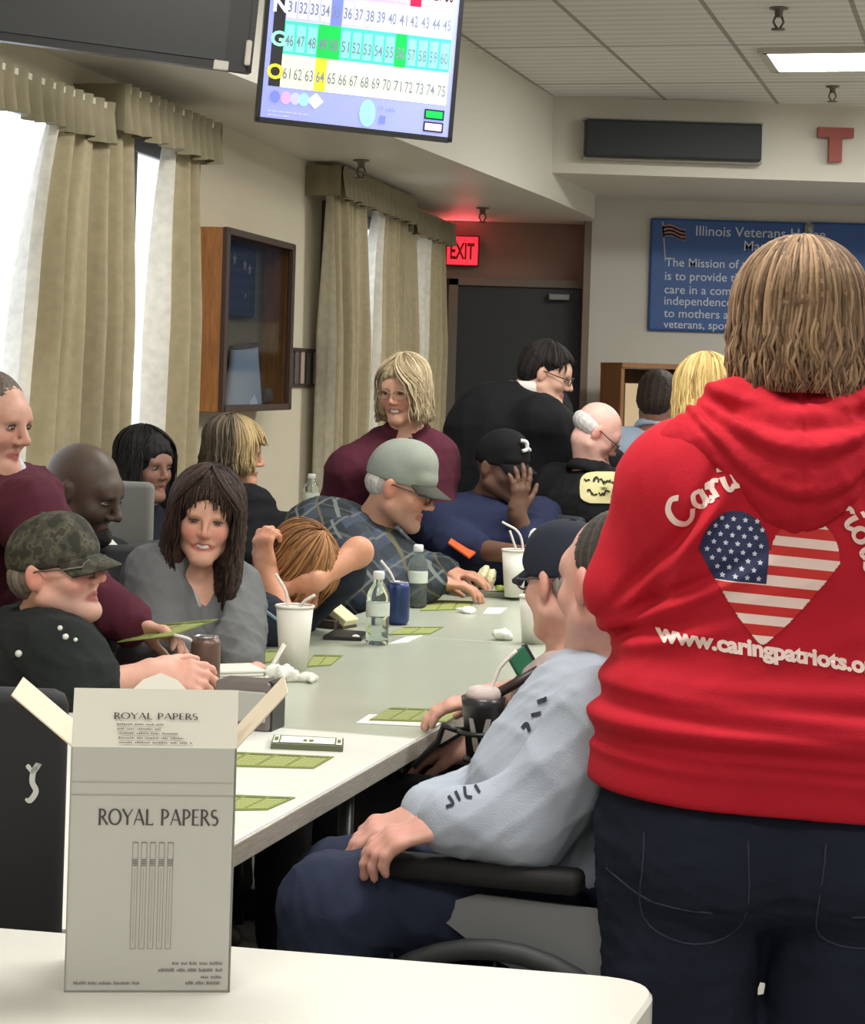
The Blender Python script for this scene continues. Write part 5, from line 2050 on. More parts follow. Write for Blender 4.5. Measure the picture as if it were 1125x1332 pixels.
# ---------------------------------------------------------------- woman in the red hooded sweatshirt
def red_woman():
    d = 3.12
    sx = at(1012, 700, d)[0]
    p = Person('person standing with back turned in a red hooded sweatshirt with a flag heart',
               at(1040, 427, d + 0.02), (0.12, 1, -0.06), at(1026, 545, d + 0.01), V3(sx + 0.005, d + 0.02, 0.86), (0.05, 1, 0), hw=0.185, seated=False, fat=0.98, vs=0.008, cvs=0.008,
               skin=(214, 168, 146), fem=True)
    p.S[-1] = V3(sx - 0.176, d, 1.305)
    p.S[1] = V3(sx + 0.215, d, 1.315)
    p.arm(-1, V3(sx - 0.12, d + 0.30, 1.15), (0.8, 0.6, 0.1), (0, -0.3, -1), elbow=V3(sx - 0.216, d + 0.03, 1.135), curl=0.6)
    p.arm(1, V3(sx + 0.12, d + 0.30, 1.12), (-0.8, 0.6, 0.1), (0, -0.3, -1), elbow=V3(sx + 0.24, d + 0.03, 1.08), curl=0.6)
    p.leg(-1, knee=V3(sx - 0.15, d + 0.05, 0.48), ankle=V3(sx - 0.15, d + 0.02, 0.075))
    p.leg(1, knee=V3(sx + 0.13, d + 0.05, 0.48), ankle=V3(sx + 0.14, d + 0.02, 0.075))
    p.build_body()
    # trousers
    F = Field()
    F.rc(V3(sx - 0.06, d + 0.03, 0.87), V3(sx + 0.065, d + 0.03, 0.86), 0.165, 0.165, 0.05)
    for q in (-1, 1):
        F.ell(V3(sx + q * 0.10, d - 0.012, 0.765), [0.145, 0.150, 0.14], None, 0.06)
        F.rc(V3(sx + q * 0.132, d + 0.02, 0.78), V3(sx + q * 0.124, d + 0.045, 0.46), 0.133, 0.116, 0.02)
        F.rc(V3(sx + q * 0.124, d + 0.045, 0.46), V3(sx + q * 0.145, d + 0.02, 0.09), 0.112, 0.085, 0.03)
    V, Q = F.mesh(0.009)
    N = normals(V, Q)
    V = V + N * (folds(V, 0.010, 0.16, 5) + folds(V, 0.006, 0.05, 6, axis=(0, 0, 1)))[:, None]
    tr = mesh_obj('jeans', V, Q, M_denim, p.root)
    bv = BVHTree.FromPolygons([tuple(v) for v in V], [tuple(q) for q in Q.tolist()])
    for q in (-1, 1):    # seat yoke seam and pocket outline
        for pts in ([(sx + q * 0.26, 0.735), (sx + q * 0.19, 0.700), (sx + q * 0.10, 0.690)], [(sx + q * 0.20, 0.80), (sx + q * 0.195, 0.67), (sx + q * 0.12, 0.635), (sx + q * 0.055, 0.665), (sx + q * 0.055, 0.80)]):
            L = []
            for x, z in catmull(pts, 5):
                h = bv.ray_cast(Vector((x, 2.2, z)), Vector((0, 1, 0)))
                if h[0] is not None:
                    L.append((h[0].x, h[0].y - 0.0005, h[0].z))
            if len(L) > 3:
                Vt, Ft = tube_arrays(L, 0.0016, 5)
                mesh_obj('seam', Vt, Ft, mat('seam_thread', (50, 56, 72), 0.8), tr)
    for q in (-1, 1):
        F = Field()
        b = V3(sx + q * 0.145, d + 0.02, 0)
        F.rc(b + V3(0, -0.04, 0.04), b + V3(q * 0.02, 0.16, 0.036), 0.044, 0.038, 0.02)
        F.rc(b + V3(0, -0.02, 0.05), b + V3(0, -0.02, 0.10), 0.044, 0.046, 0.02)
        V, Q = F.mesh(0.009)
        V[:, 2] = np.maximum(V[:, 2], 0.001)
        mesh_obj('shoe', V, Q, mat('shoe_40', (40, 38, 38), 0.5), p.root)
    # sweatshirt
    M_red = cloth('red_fleece', (184, 30, 46), 0.05, 0.85, 420, 0.25)
    F = Field()
    sl = 0.055   # the hem drops to the right
    def px(x, z):
        return V3(sx + x, d + 0.02, z - sl * x)
    F.rc(px(-0.080, 0.885), px(0.085, 0.885), 0.197, 0.197, 0.03)
    F.rc(px(-0.07, 1.00), px(0.07, 1.00), 0.172, 0.172, 0.05)
    F.rc(px(-0.060, 1.14), px(0.060, 1.14), 0.158, 0.158, 0.05)
    F.rc(px(-0.10, 1.26), px(0.10, 1.26), 0.138, 0.138, 0.06)
    F.rc(p.S[-1] + V3(0.02, 0, 0.0), p.S[1] - V3(0.02, 0, 0), 0.083, 0.083, 0.05)
    F.rc(V3(sx, d, 1.36), V3(sx + 0.01, d, 1.43), 0.12, 0.075, 0.06)
    for q in (-1, 1):
        F.rc(p.S[q] - V3(q * 0.015, 0, 0.01), p.E[q], 0.080, 0.070, 0.02)
        F.rc(p.E[q], p.W[q] * 0.9 + p.E[q] * 0.1, 0.070, 0.052, 0.02)
    F.box(px(0, 0.76), [0.6, 0.6, 0.075], np.array(Matrix.Rotation(sl, 3, 'Y')), 0, 0.006, 's')
    V, Q = F.mesh(0.0055)
    N = normals(V, Q)
    zz = V[:, 2] + sl * (V[:, 0] - sx)
    xx = V[:, 0] - sx
    dsp = folds(V, 0.008, 0.19, 21) * np.clip((zz - 0.9) / 0.15, 0.2, 1)
    # rolls of cloth gathered above the rib band
    for zc, a, w, tl, bow in ((0.948, 0.011, 0.014, 0.02, 0.05), (0.978, 0.008, 0.013, -0.05, 0.03), (1.012, 0.005, 0.014, 0.04, -0.03)):
        dsp += a * np.exp(-((zz - zc - tl * xx + bow * xx ** 2) / w) ** 2) - 0.6 * a * np.exp(-((zz - zc + 0.026 - tl * xx + bow * xx ** 2) / (w * 0.6)) ** 2)
    dsp -= 0.007 * np.exp(-((zz - 0.902) / 0.007) ** 2) + 0.005 * np.clip((0.90 - zz) / 0.02, 0, 1)
    # drag lines at the left armpit and elbow
    for (x0, z0, ang, L, a) in ((-0.17, 1.19, 0.9, 0.12, 0.012), (-0.155, 1.13, 0.5, 0.10, 0.012), (-0.13, 1.24, 1.15, 0.14, 0.010), (-0.19, 1.07, 0.3, 0.08, 0.010), (0.17, 1.17, 2.2, 0.12, 0.010)):
        u = (xx - x0) * math.cos(ang) + (V[:, 2] - z0) * math.sin(ang)
        v = -(xx - x0) * math.sin(ang) + (V[:, 2] - z0) * math.cos(ang)
        dsp += a * np.exp(-(v / 0.010) ** 2 - (u / L) ** 2) - a * 0.9 * np.exp(-((v - 0.02) / 0.009) ** 2 - (u / L) ** 2)
    dsp *= np.clip((zz - 0.842) / 0.03, 0, 1)
    V = V + N * dsp[:, None]
    hoodie = mesh_obj('hoodie', V, Q, M_red, p.root)
    bvh = BVHTree.FromPolygons([tuple(v) for v in V], [tuple(q) for q in Q.tolist()])
    dm = d - 0.16                       # where the back of the sweatshirt is

    def pw(x, y):
        q = at(x, y, dm)
        return q[0], q[2]
    # heart with stripes and stars
    cx, cy = 1003.0, 748.0
    rot = 0.10
    xs, ys = np.arange(-98, 99, 1.4), np.arange(-92, 95, 1.4)
    Vh, Fh, Mh, key = [], [], [], {}
    def heart(u, v):
        u = u / 92.0
        v = -(v - 8) / 84.0
        if v > 0.25 and abs(u) < 0.0:
            return 1
        a = abs(u)
        if v >= 0.35:
            return ((a - 0.5) / 0.5) ** 2 + ((v - 0.35) / 0.66) ** 2 - 1 if a > 0.02 or v < 0.82 else 1
        return a - 1.0 * (np.clip((v + 1.02) / 1.37, 0, 1)) ** 0.80
    def vert(u, v):
        k = (round(u, 2), round(v, 2))
        if k not in key:
            key[k] = len(Vh)
            Vh.append(pw(cx + u * math.cos(rot) - v * math.sin(rot), cy + u * math.sin(rot) + v * math.cos(rot)))
        return key[k]
    for i in range(len(xs) - 1):
        for j in range(len(ys) - 1):
            u, v = xs[i] + 0.7, ys[j] + 0.7
            if heart(u, v) < 0:
                Fh.append((vert(xs[i], ys[j]), vert(xs[i + 1], ys[j]), vert(xs[i + 1], ys[j + 1]), vert(xs[i], ys[j + 1])))
                if u < -2 and v < 15:
                    Mh.append(0)
                else:
                    Mh.append(1 if int((v + 77) // 13.2) % 2 == 0 else 2)
    pm = [mat('print_navy', (36, 44, 84), 0.7), mat('print_cream', (240, 212, 206), 0.7), mat('print_red', (202, 36, 36), 0.7), mat('print_star', (206, 208, 226), 0.7)]
    pr = print_project('heart_print', Vh, Fh, pm, Mh, bvh, 2.3, hoodie)
    Vs, Fs = [], []
    for r_ in range(8):
        for c_ in range(6):
            u = -82 + c_ * 15.5 + (r_ % 2) * 7.7
            v = -66 + r_ * 10.6
            if heart(u - 2, v - 2) < -0.02 and heart(u, v + 3) < 0 and u < -6 and v < 13:
                k = len(Vs)
                for i in range(10):
                    a = math.pi / 2 + i * math.pi / 5
                    rr = 3.9 if i % 2 == 0 else 2.0
                    uu, vv = u + rr * math.cos(a), v - rr * math.sin(a)
                    Vs.append(pw(cx + uu * math.cos(rot) - vv * math.sin(rot), cy + uu * math.sin(rot) + vv * math.cos(rot)))
                Fs.append(tuple(range(k, k + 10)))
    print_project('stars_print', Vs, Fs, pm[3], None, bvh, 2.3, hoodie, 0.0026)
    # script lettering on an arc and the line below
    V2, F2, G2, w2 = strokes('Caring Patriots', SCRIPT, 0.02)
    V2, F2s = subdivide2d(V2, F2, 0.22)
    cxa, cya, Ra = 1008.0, 756.0, 124.0
    Vt = []
    tot = 147.0
    for x, y in V2:
        a = math.radians(153.0 - (x / w2) * tot)
        rr = Ra + y * 36.0
        Vt.append(pw(cxa + rr * math.cos(a), cya - rr * math.sin(a) + 0.06 * rr * math.cos(a)))
    print_project('name_print', Vt, F2s, mat('print_cream'), None, bvh, 2.3, hoodie, 0.0022)
    V2, F2 = text_arrays('www.caringpatriots.org', 1.0, 0.045, 0.98)
    V2, F2 = subdivide2d(V2, F2, 0.25)
    w2 = V2[:, 0].max()
    Vt = [pw(862 + x / w2 * 292, 838 + 0.135 * (x / w2 * 292) + 0.00012 * (x / w2 * 292 - 100) ** 2 - y * 29) for x, y in V2]
    print_project('address_print', Vt, F2, mat('print_cream'), None, bvh, 2.3, hoodie, 0.0022)
    # hood lying on the back
    F = Field()
    nx = p.N[0]
    c = V3(nx - 0.005, d - 0.085, 1.375)
    F.ell(c + V3(0, 0.015, -0.01), [0.150, 0.072, 0.062], None, 0.03)
    F.ell(c + V3(0.0, 0.0, -0.055), [0.100, 0.056, 0.062], None, 0.05)
    F.ell(c + V3(0.0, -0.010, -0.090), [0.062, 0.046, 0.055], None, 0.05)
    for q in (-1, 1):
        F.rc(V3(nx + q * 0.085, d - 0.005, 1.430), V3(nx + q * 0.165, d - 0.03, 1.360), 0.035, 0.04, 0.03)
    F.rc(V3(nx - 0.088, d - 0.045, 1.436), V3(nx + 0.088, d - 0.045, 1.430), 0.026, 0.026, 0.03)
    F.rc(V3(nx - 0.085, d + 0.02, 1.438), V3(nx - 0.05, d - 0.065, 1.426), 0.024, 0.026, 0.02)
    F.rc(V3(nx + 0.085, d + 0.02, 1.436), V3(nx + 0.05, d - 0.065, 1.424), 0.024, 0.026, 0.02)
    V, Q = F.mesh(0.005)
    N = normals(V, Q)
    x, z = V[:, 0] - nx, V[:, 2]
    dsp = folds(V, 0.006, 0.12, 31)
    for zc, a, w, bow in ((1.415, 0.009, 0.014, 2.0), (1.362, 0.007, 0.013, 3.6), (1.300, 0.005, 0.012, 5.0)):
        f_ = zc + bow * x * x
        dsp += a * np.exp(-((z - f_) / w) ** 2) - a * np.exp(-((z - f_ + 0.02) / (w * 0.8)) ** 2)
    dsp -= 0.004 * np.exp(-(x / 0.004) ** 2) * (z < 1.46)
    V = V + N * dsp[:, None]
    mesh_obj('hood', V, Q, M_red, hoodie)
    # rib band at the hem
    # hair
    H = p.H
    mass = hair_mass(H, [((0, -0.022, 0.030), (0.091, 0.109, 0.095), 0.02), ((0, -0.030, -0.045), (0.080, 0.072, 0.075), 0.03)],
                     [((0, 0.12, -0.03), (0.075, 0.07, 0.09), 0.02)], 0.006, 0.004, 0.03, 3, (0, 0, 0.2))
    cl = [clumps(H, 1500, (0.101, 0.122, 0.104), 0.028, lambda a: -0.120 + 0.02 * math.cos(a * 2), -0.05, 0.0034, 5, (0.7, 2 * math.pi - 0.7), 0.05, 0.06, 0.012, (0, -0.03), 0.06)]
    hair_obj(H, p.root, ((88, 69, 54), (166, 136, 106)), mass, cl, seed=1)
    return p


red_woman()

# ---------------------------------------------------------------- man in the pale grey sweatshirt
def grey_man():
    dd = 3.42
    p = Person('person in a pale grey sweatshirt seated in a wheelchair, hands at the armrest',
               at(800, 760, dd), (-0.60, 0.80, -0.04), at(812, 880, dd + 0.02), at(736, 1128, dd + 0.02), (-0.95, 0.28, 0), up=(0.06, 0, 1), hs=1.03, hw=0.19, fat=1.10, belly=0.02, vs=0.005, cvs=0.0075,
               skin=(208, 158, 144), blush=0.7)
    p.S[-1] = at(790, 938, dd - 0.20)
    p.S[1] = at(785, 918, dd + 0.17)
    p.arm(-1, at(580, 1070, 3.20), (-0.90, -0.10, -0.28), (-0.3, 0.1, -0.9), elbow=at(680, 1072, 3.22), curl=0.5, spread=0.06)
    p.arm(1, at(552, 1062, 3.42), (-0.95, -0.1, -0.22), (-0.2, 0.1, -0.9), elbow=at(650, 1040, 3.60), curl=0.55, spread=0.05)
    p.leg(-1, knee=at(430, 1180, 3.26), ankle=V3(at(430, 1180, 3.26)[0] - 0.02, 3.27, 0.15))
    p.leg(1, knee=at(442, 1156, 3.50), ankle=V3(at(442, 1156, 3.50)[0] - 0.02, 3.5, 0.15))
    p.build_body()
    face_details(p.H, p.root, (80, 90, 100), (70, 60, 55))
    M = cloth('pale_fleece', (168, 176, 190), 0.05, 0.9, 420, 0.3)
    def extra(F):
        F.ell(at(700, 1035, dd), [0.105, 0.15, 0.12], None, 0.06)
        F.ell(at(758, 965, dd), [0.105, 0.16, 0.13], None, 0.06)
    sw = p.top(M, 0.016, 0.93, 'sweatshirt', 0.013, 0.15, 8, (0.016, M), 0.03, 0.012, extra=extra, neck=0.08)
    V, Q = p.topmesh
    bvh = BVHTree.FromPolygons([tuple(v) for v in V], [tuple(q) for q in Q.tolist()])
    mk = mat('print_dark', (34, 38, 52), 0.8)
    def stamp(name, strokes_px, wpx, lift=0.002):
        Vp, Fp = [], []
        for pts in strokes_px:
            v, f = ribbon(catmull(pts, 4) if len(pts) > 2 else np.array([np.array(pts[0]) * (1 - t) + np.array(pts[1]) * t for t in np.linspace(0, 1, 5)]), wpx)
            k = len(Vp)
            for x, y in v:
                q = at(x, y, 1.5)
                o = Vector((0, 0, CAM_H))
                q = Vector(q)
                dr = (q - o).normalized()
                h = bvh.ray_cast(o, dr)
                hp = h[0] if h[0] is not None else q
                Vp.append(tuple(hp + h[1].normalized() * lift * (1 if h[1].dot(dr) < 0 else -1)) if h[0] is not None else tuple(hp))
            Fp += [tuple(i + k for i in g) for g in f]
        mesh_obj(name, np.array(Vp), Fp, mk, sw, False)
    stamp('chest_print', [[(700, 914), (712, 909)], [(692, 931), (705, 928)], [(680, 948), (686, 942), (690, 952)]], 5)
    stamp('cuff_print', [[(583, 1036), (589, 1046), (580, 1050)], [(592, 1030), (598, 1042)], [(604, 1024), (606, 1036), (614, 1038)], [(618, 1022), (624, 1032)]], 4)
    # white shirt collar at the neck
    pts = [p.N + V3(0, 0, 0.035) + (p.bf * math.cos(t) + p.side * math.sin(t)) * 0.071 + V3(0, 0, 0.02 * -math.cos(t)) for t in np.linspace(0.2, 6.1, 14)]
    Vc, Fc = tube_arrays(pts, 0.010, 7, 1.8)
    mesh_obj('undershirt_collar', Vc, Fc, mat('undershirt', (216, 210, 206), 0.85), p.root)
    p.pants(cloth('denim_blue', (42, 48, 68), 0.12), 0.018, 'jeans', 0.009, 12)
    H = p.H
    mass = hair_mass(H, [((0, -0.024, 0.038), (0.080, 0.093, 0.086), 0.01), ((0, -0.058, -0.015), (0.069, 0.056, 0.060), 0.03)], [((0, 0.118, -0.015), (0.10, 0.072, 0.115), 0.01), ((0.085, 0.035, -0.03), (0.05, 0.038, 0.06), 0.01), ((-0.085, 0.035, -0.03), (0.05, 0.038, 0.06), 0.01), ((0.1, -0.01, -0.02), (0.035, 0.03, 0.045), 0.01), ((-0.1, -0.01, -0.02), (0.035, 0.03, 0.045), 0.01), ((0, 0, -0.12), (0.12, 0.12, 0.07), 0.01)], 0.004, 0.003, 0.02, 2)
    hair_obj(H, p.root, ((50, 46, 44), (84, 78, 74)), mass, None, seed=2)
    return p


gm = grey_man()

# ---------------------------------------------------------------- man with glasses in the dark cap, behind him
def cap_man():
    dd = 4.15
    p = Person('person in dark cap and glasses close behind the pale grey sweatshirt',
               at(742, 757, dd), (-0.60, 0.78, -0.06), at(766, 862, dd + 0.02), V3(0.36, 4.25, 0.56), (-0.95, 0.3, 0), hs=1.0, hw=0.19, fat=1.1, vs=0.0045, cvs=0.009, skin=(214, 166, 150), blush=0.6)
    p.arm(-1, at(640, 908, 4.12), (-1, 0.25, -0.22), (-0.2, 0.1, -1), elbow=at(728, 896, 4.0), curl=0.35)
    p.leg(-1).leg(1).build_body()
    face_details(p.H, p.root, (90, 90, 95), (120, 100, 90))
    glasses(p.H, p.root, (52, 46, 46))
    p.top(cloth('mauve_shirt', (176, 158, 156), 0.06), 0.014, 0.35, 'shirt', 0.008, 0.12, 4, (0.012, cloth('mauve_shirt', (0, 0, 0))), 0.02, 0.008)
    p.pants(M_dkpant)
    cp = ball_cap(p.H, p.root, cloth('cap_navy', (40, 44, 56), 0.08), None, -0.002, 0.004, 0.070, -0.014)
    hb = hair_mass(p.H, [((0, -0.045, 0.0), (0.074, 0.068, 0.06), 0.02)], [((0, 0.06, 0.0), (0.1, 0.08, 0.1), 0.01)], 0.005, 0.003, 0.02, 3)
    hair_obj(p.H, p.root, ((120, 110, 104), (168, 160, 154)), hb, None, seed=5)
    em = [p.H(0.012 * math.cos(a) + 0.0, 0.108, 0.085 + 0.016 * math.sin(a)) for a in np.linspace(0, 6.28, 12)]
    Vt, Ft = tube_arrays(em, 0.005, 6)
    mesh_obj('cap_emblem', Vt, Ft, mat('emblem_white', (220, 220, 222), 0.6), cp)
    return p


cm = cap_man()
# dark strap-like cane by his arm and the green phone case
ph = at(682, 868, 4.02)
R_ = np.array(Matrix.Rotation(-0.55, 3, 'Y')) @ np.array(Matrix.Rotation(0.5, 3, 'Z'))
t = thing('phone', 'phone in a green case propped up beside the pale grey sleeve', 'phone', ph)
MB().box(ph, (0.022, 0.005, 0.036), R_, 0.003).build('phone_case', mat('phone_green', (22, 96, 66), 0.45), t)
MB().box(ph + R_ @ V3(0.024, 0.002, 0), (0.004, 0.007, 0.037), R_, 0.002).build('phone_edge', M_black, t)
tag(MB().tube([at(617, 917, 4.02), at(660, 895, 3.98), at(700, 872, 3.96)], 0.010, 8).build('cane', mat('cane_dark', (52, 40, 36), 0.4), None, True), 'dark cane lying along the forearm behind the dark tumbler', 'cane')
# dark tumbler in a clamp holder at the table edge
tp = at(628, 938, 3.98)
t = thing('tumbler', 'dark tumbler with a pale stripe, foam lid and bent straw, held at the table edge', 'cup', tp - V3(0, 0, 0.06))
b0 = tp - V3(0, 0, 0.065)
MB().lathe([(0, 0.003), (0.030, 0), (0.041, 0.095), (0.043, 0.112), (0.040, 0.112), (0.0, 0.107)], b0, 26).build('tumbler_wall', mat('tumbler_dark', (42, 42, 44), 0.3), t, True)
for q in (-1, 1):
    V = []
    for z, hw_ in ((0.010, 0.006), (0.04, 0.006), (0.075, 0.005)):
        rr = 0.0306 + 0.011 * z / 0.095 + 0.0005
        a0 = -math.pi / 2 - 0.2 + q * (0.10 + 0.35 * z / 0.075)
        for s in (-1, 1):
            a = a0 + s * hw_ / rr
            V.append(b0 + V3(rr * math.cos(a), rr * math.sin(a), z))
    mesh_obj('pale_stripe', V, [(0, 1, 3, 2), (2, 3, 5, 4)], mat('tumbler_pale', (160, 154, 150), 0.4), t, True)
F = Field()
for k in range(6):
    F.ell(b0 + V3(0.018 * math.cos(k * 1.05), 0.018 * math.sin(k * 1.05), 0.116), 0.016, None, 0.01)
V, Q = F.mesh(0.004)
mesh_obj('foam', V, Q, mat('foam_pale', (204, 188, 186), 0.8), t)
straw([b0 + V3(0, 0, 0.09), at(645, 880, 3.98), at(652, 866, 3.98), at(672, 846, 3.98)], 'pale bent straw in the dark tumbler')
t2 = thing('cup_holder', 'black clamp cup holder under the dark tumbler at the table edge', 'cup holder', b0)
MB().tube([b0 + V3(0.046 * math.cos(a), 0.046 * math.sin(a), 0.045) for a in np.linspace(0, 6.283, 22)], 0.005, 8).build('ring', M_black, t2, True)
MB().lathe([(0, -0.012), (0.036, -0.012), (0.036, -0.004), (0, -0.004)], b0, 20).build('cup_base', M_black, t2, True)
MB().tube([b0 + V3(0.036, 0.0, -0.008), b0 + V3(0.050, 0.0, 0.02), b0 + V3(0.044, 0, 0.045)], 0.005, 8).build('strut', M_black, t2, True)
MB().tube([b0 + V3(-0.043, 0, 0.045), b0 + V3(-0.075, 0.02, 0.05), b0 + V3(-0.085, 0.02, 0.02), V3(b0[0] - 0.13, b0[1] + 0.03, TABLE_Z - 0.045)], 0.007, 8).build('clamp_arm', M_black, t2, True)

# ---------------------------------------------------------------- man in black bending at the far end
def suit_man():
    dd = 7.82
    p = Person('person in a black suit and glasses bending forward before the dark door',
               at(711, 486, dd), (0.93, -0.18, -0.30), at(684, 516, dd + 0.02), V3(at(640, 690, dd)[0], 7.93, 0.92), (0.85, -0.5, 0), hs=0.95, scale=1.03, hw=0.215, seated=False, fat=1.33, vs=0.0065, cvs=0.011, skin=(214, 172, 150))
    p.S[1] = at(704, 545, dd - 0.22)
    p.arm(1, at(808, 612, 7.72), (0.9, -0.2, -0.3), (0, 0, -1), elbow=at(752, 582, 7.72), curl=0.3)
    p.leg(-1).leg(1).build_body()
    face_details(p.H, p.root, (50, 40, 35), (40, 32, 30))
    glasses(p.H, p.root, (24, 22, 24))
    def extra(F):
        F.ell(at(640, 570, dd), [0.19, 0.17, 0.20], None, 0.08)
        F.ell(at(690, 590, dd - 0.1), [0.20, 0.16, 0.17], None, 0.08)
        F.ell(at(630, 640, dd), [0.20, 0.18, 0.2], None, 0.08)
        F.ell(at(700, 640, dd - 0.05), [0.17, 0.15, 0.17], None, 0.08)
    p.top(cloth('suit_black', (26, 27, 30), 0.06), 0.022, 0.96, 'suit_jacket', 0.014, 0.2, 6, (0.017, cloth('suit_black', (0, 0, 0))), 0.10, 0.016, extra=extra)
    pts = [p.N + p.sp * 0.035 + (p.bf * math.cos(t) + p.side * math.sin(t)) * 0.072 for t in np.linspace(0, 6.283, 16)]
    Vc, Fc = tube_arrays(pts, 0.014, 7, 1.9)
    mesh_obj('shirt_collar', Vc, Fc, mat('shirt_white', (226, 222, 216), 0.8), p.root)
    p.pants(cloth('suit_black', (0, 0, 0)))
    mass = hair_mass(p.H, [((0, -0.022, 0.040), (0.083, 0.104, 0.090), 0.01), ((0, -0.06, -0.01), (0.072, 0.058, 0.065), 0.03)], [((0, 0.125, -0.02), (0.10, 0.075, 0.085), 0.02), ((0.09, 0.03, -0.04), (0.04, 0.05, 0.055), 0.01), ((-0.09, 0.03, -0.04), (0.04, 0.05, 0.055), 0.01)], 0.005, 0.005, 0.025, 2)
    cl = [clumps(p.H, 420, (0.085, 0.105, 0.092), 0.040, lambda a: -0.02 if abs(a) > 1.9 else (0.03 if abs(a) > 0.9 else 0.075), 0, 0.0032, 4, (-math.pi, math.pi), 0.05, 0.03, 0.0)]
    hair_obj(p.H, p.root, ((22, 19, 19), (52, 46, 44)), mass, cl, seed=3)


suit_man()

# ---------------------------------------------------------------- man in the navy jacket, hand at his face
def navy_man():
    dd = 7.2
    p = Person('person in navy jacket and black cap, one hand raised to the face',
               at(652, 608, dd), (0.72, -0.66, -0.12), at(634, 660, dd + 0.05), V3(at(622, 800, dd)[0], 7.42, 0.57), (0.40, -0.9, 0), hs=0.96, scale=1.02, hw=0.20, fat=1.2, vs=0.005, cvs=0.01, skin=(104, 76, 62), lips=(110, 70, 64), blush=0.1)
    p.arm(-1, at(672, 668, 7.03), (0.12, -0.15, 1), (-0.6, 0.75, 0.0), elbow=at(690, 712, 7.05), curl=0.22, spread=0.22, thumb=0.1)
    p.arm(1, at(688, 722, 6.78), (0.9, -0.1, 0.15), (0.3, 0.9, 0), elbow=at(598, 712, 6.98), curl=0.7)
    p.leg(-1).leg(1).build_body()
    face_details(p.H, p.root, (30, 22, 20), (30, 24, 22), squint=0.5)
    def extra(F):
        F.ell(at(628, 712, dd), [0.20, 0.16, 0.17], None, 0.08)
    p.top(cloth('navy_jacket', (38, 44, 70), 0.1), 0.020, 0.25, 'jacket', 0.013, 0.15, 7, (0.018, cloth('navy_jacket', (0, 0, 0))), 0.02, 0.016, extra=extra)
    p.pants(M_dkpant)
    cp = ball_cap(p.H, p.root, cloth('cap_black', (24, 24, 26), 0.08), None, 0.0, 0.005, 0.07, -0.015, hgt=0.015)
    m = mat('emblem_white', (220, 220, 222), 0.6)
    for pts in ([(0.024, 0.095, 0.115), (0.006, 0.107, 0.110), (0.002, 0.109, 0.085), (0.020, 0.106, 0.078)], [(-0.004, 0.108, 0.088), (-0.022, 0.104, 0.080)]):
        Vt, Ft = tube_arrays(p.H(np.array(catmull(pts, 4))), 0.007, 6)
        mesh_obj('cap_emblem', Vt, Ft, m, cp)


navy_man()
chair((at(622, 800, 7.2)[0], 7.42), 0.45, (0.4, -0.9), label='dark chair under the man in the navy jacket')

# ---------------------------------------------------------------- woman in maroon
def maroon_woman():
    dd = 7.2
    p = Person('smiling blonde person standing in a maroon jacket behind the grey cap',
               at(525, 508, dd), (-0.42, -0.88, -0.16), at(528, 567, dd + 0.05), V3(at(520, 700, dd)[0], 7.36, 0.90), (-0.05, -1, 0), hs=0.94, scale=0.98, hw=0.168, seated=False, fat=1.02, vs=0.005, cvs=0.01, skin=(208, 160, 134), fem=True, smile=1.0, blush=0.7, lips=(170, 96, 90))
    p.S[1] = at(456, 612, dd + 0.03)
    p.S[-1] = at(556, 594, dd + 0.03)
    p.arm(-1, at(592, 748, 7.0), (0.95, -0.15, -0.12), (0, 0, -1), elbow=at(572, 690, 7.16), curl=0.35)
    p.arm(1, at(446, 760, 7.15), (0.1, -0.3, -1), (0.5, 0, 0), elbow=at(436, 690, 7.3), curl=0.4)
    p.leg(-1).leg(1).build_body()
    face_details(p.H, p.root, (60, 52, 40), (120, 92, 66), squint=0.38, teeth=True)
    glasses(p.H, p.root, (150, 120, 100))
    p.top(M_maroon, 0.020, 0.85, 'jacket', 0.012, 0.14, 5, (0.020, M_maroon), 0.10, 0.012, vneck=0.12)
    def in_top(F):
        pass
    F = Field()
    p.torso(F, 0.008, 0.05)
    F.rc(p.N - p.sp * 0.09, p.sh - p.sp * 0.1, 0.06, 0.09, 0.04)
    F.rc(p.N + p.bf * 0.09 + p.sp * 0.04, p.N + p.bf * 0.13 - p.sp * 0.085, 0.06, 0.02, 0.01, op='s')
    V, Q = F.mesh(0.01)
    mesh_obj('black_top', V, Q, M_blk, p.root)
    p.pants(M_dkpant)
    H = p.H
    mass = hair_mass(H, [((0, -0.012, 0.042), (0.092, 0.108, 0.092), 0.02), ((0, -0.05, -0.03), (0.092, 0.07, 0.09), 0.03), ((-0.075, 0.005, -0.035), (0.030, 0.055, 0.085), 0.03), ((0.075, 0.005, -0.035), (0.030, 0.055, 0.085), 0.03)],
                     [((0, 0.105, -0.035), (0.064, 0.085, 0.098), 0.015)], 0.005, 0.006, 0.035, 3, (0, 0, 0.2))
    cl = [clumps(H, 800, (0.097, 0.112, 0.098), 0.038, lambda a: -0.112, 0.03, 0.0036, 8, (-math.pi, math.pi), 0.05, 0.06, 0.007, part=0.25, lim=0.8)]
    hair_obj(H, p.root, ((128, 110, 84), (206, 190, 156)), mass, cl, seed=4)
    return p


mw = maroon_woman()
# orange folder in front of her
P = [at(583, 708, 6.86), at(610, 727, 6.80), at(624, 716, 6.92), at(592, 694, 6.98)]
nz = V3(0, 0, 0.006)
V = P + [q + nz for q in P]
o = mesh_obj('folder', V, [(3, 2, 1, 0), (4, 5, 6, 7), (0, 1, 5, 4), (1, 2, 6, 5), (2, 3, 7, 6), (3, 0, 4, 7)], mat('folder_orange', (206, 92, 44), 0.6), None, False)
tag(o, 'orange folder held in front of the maroon sleeve', 'folder')

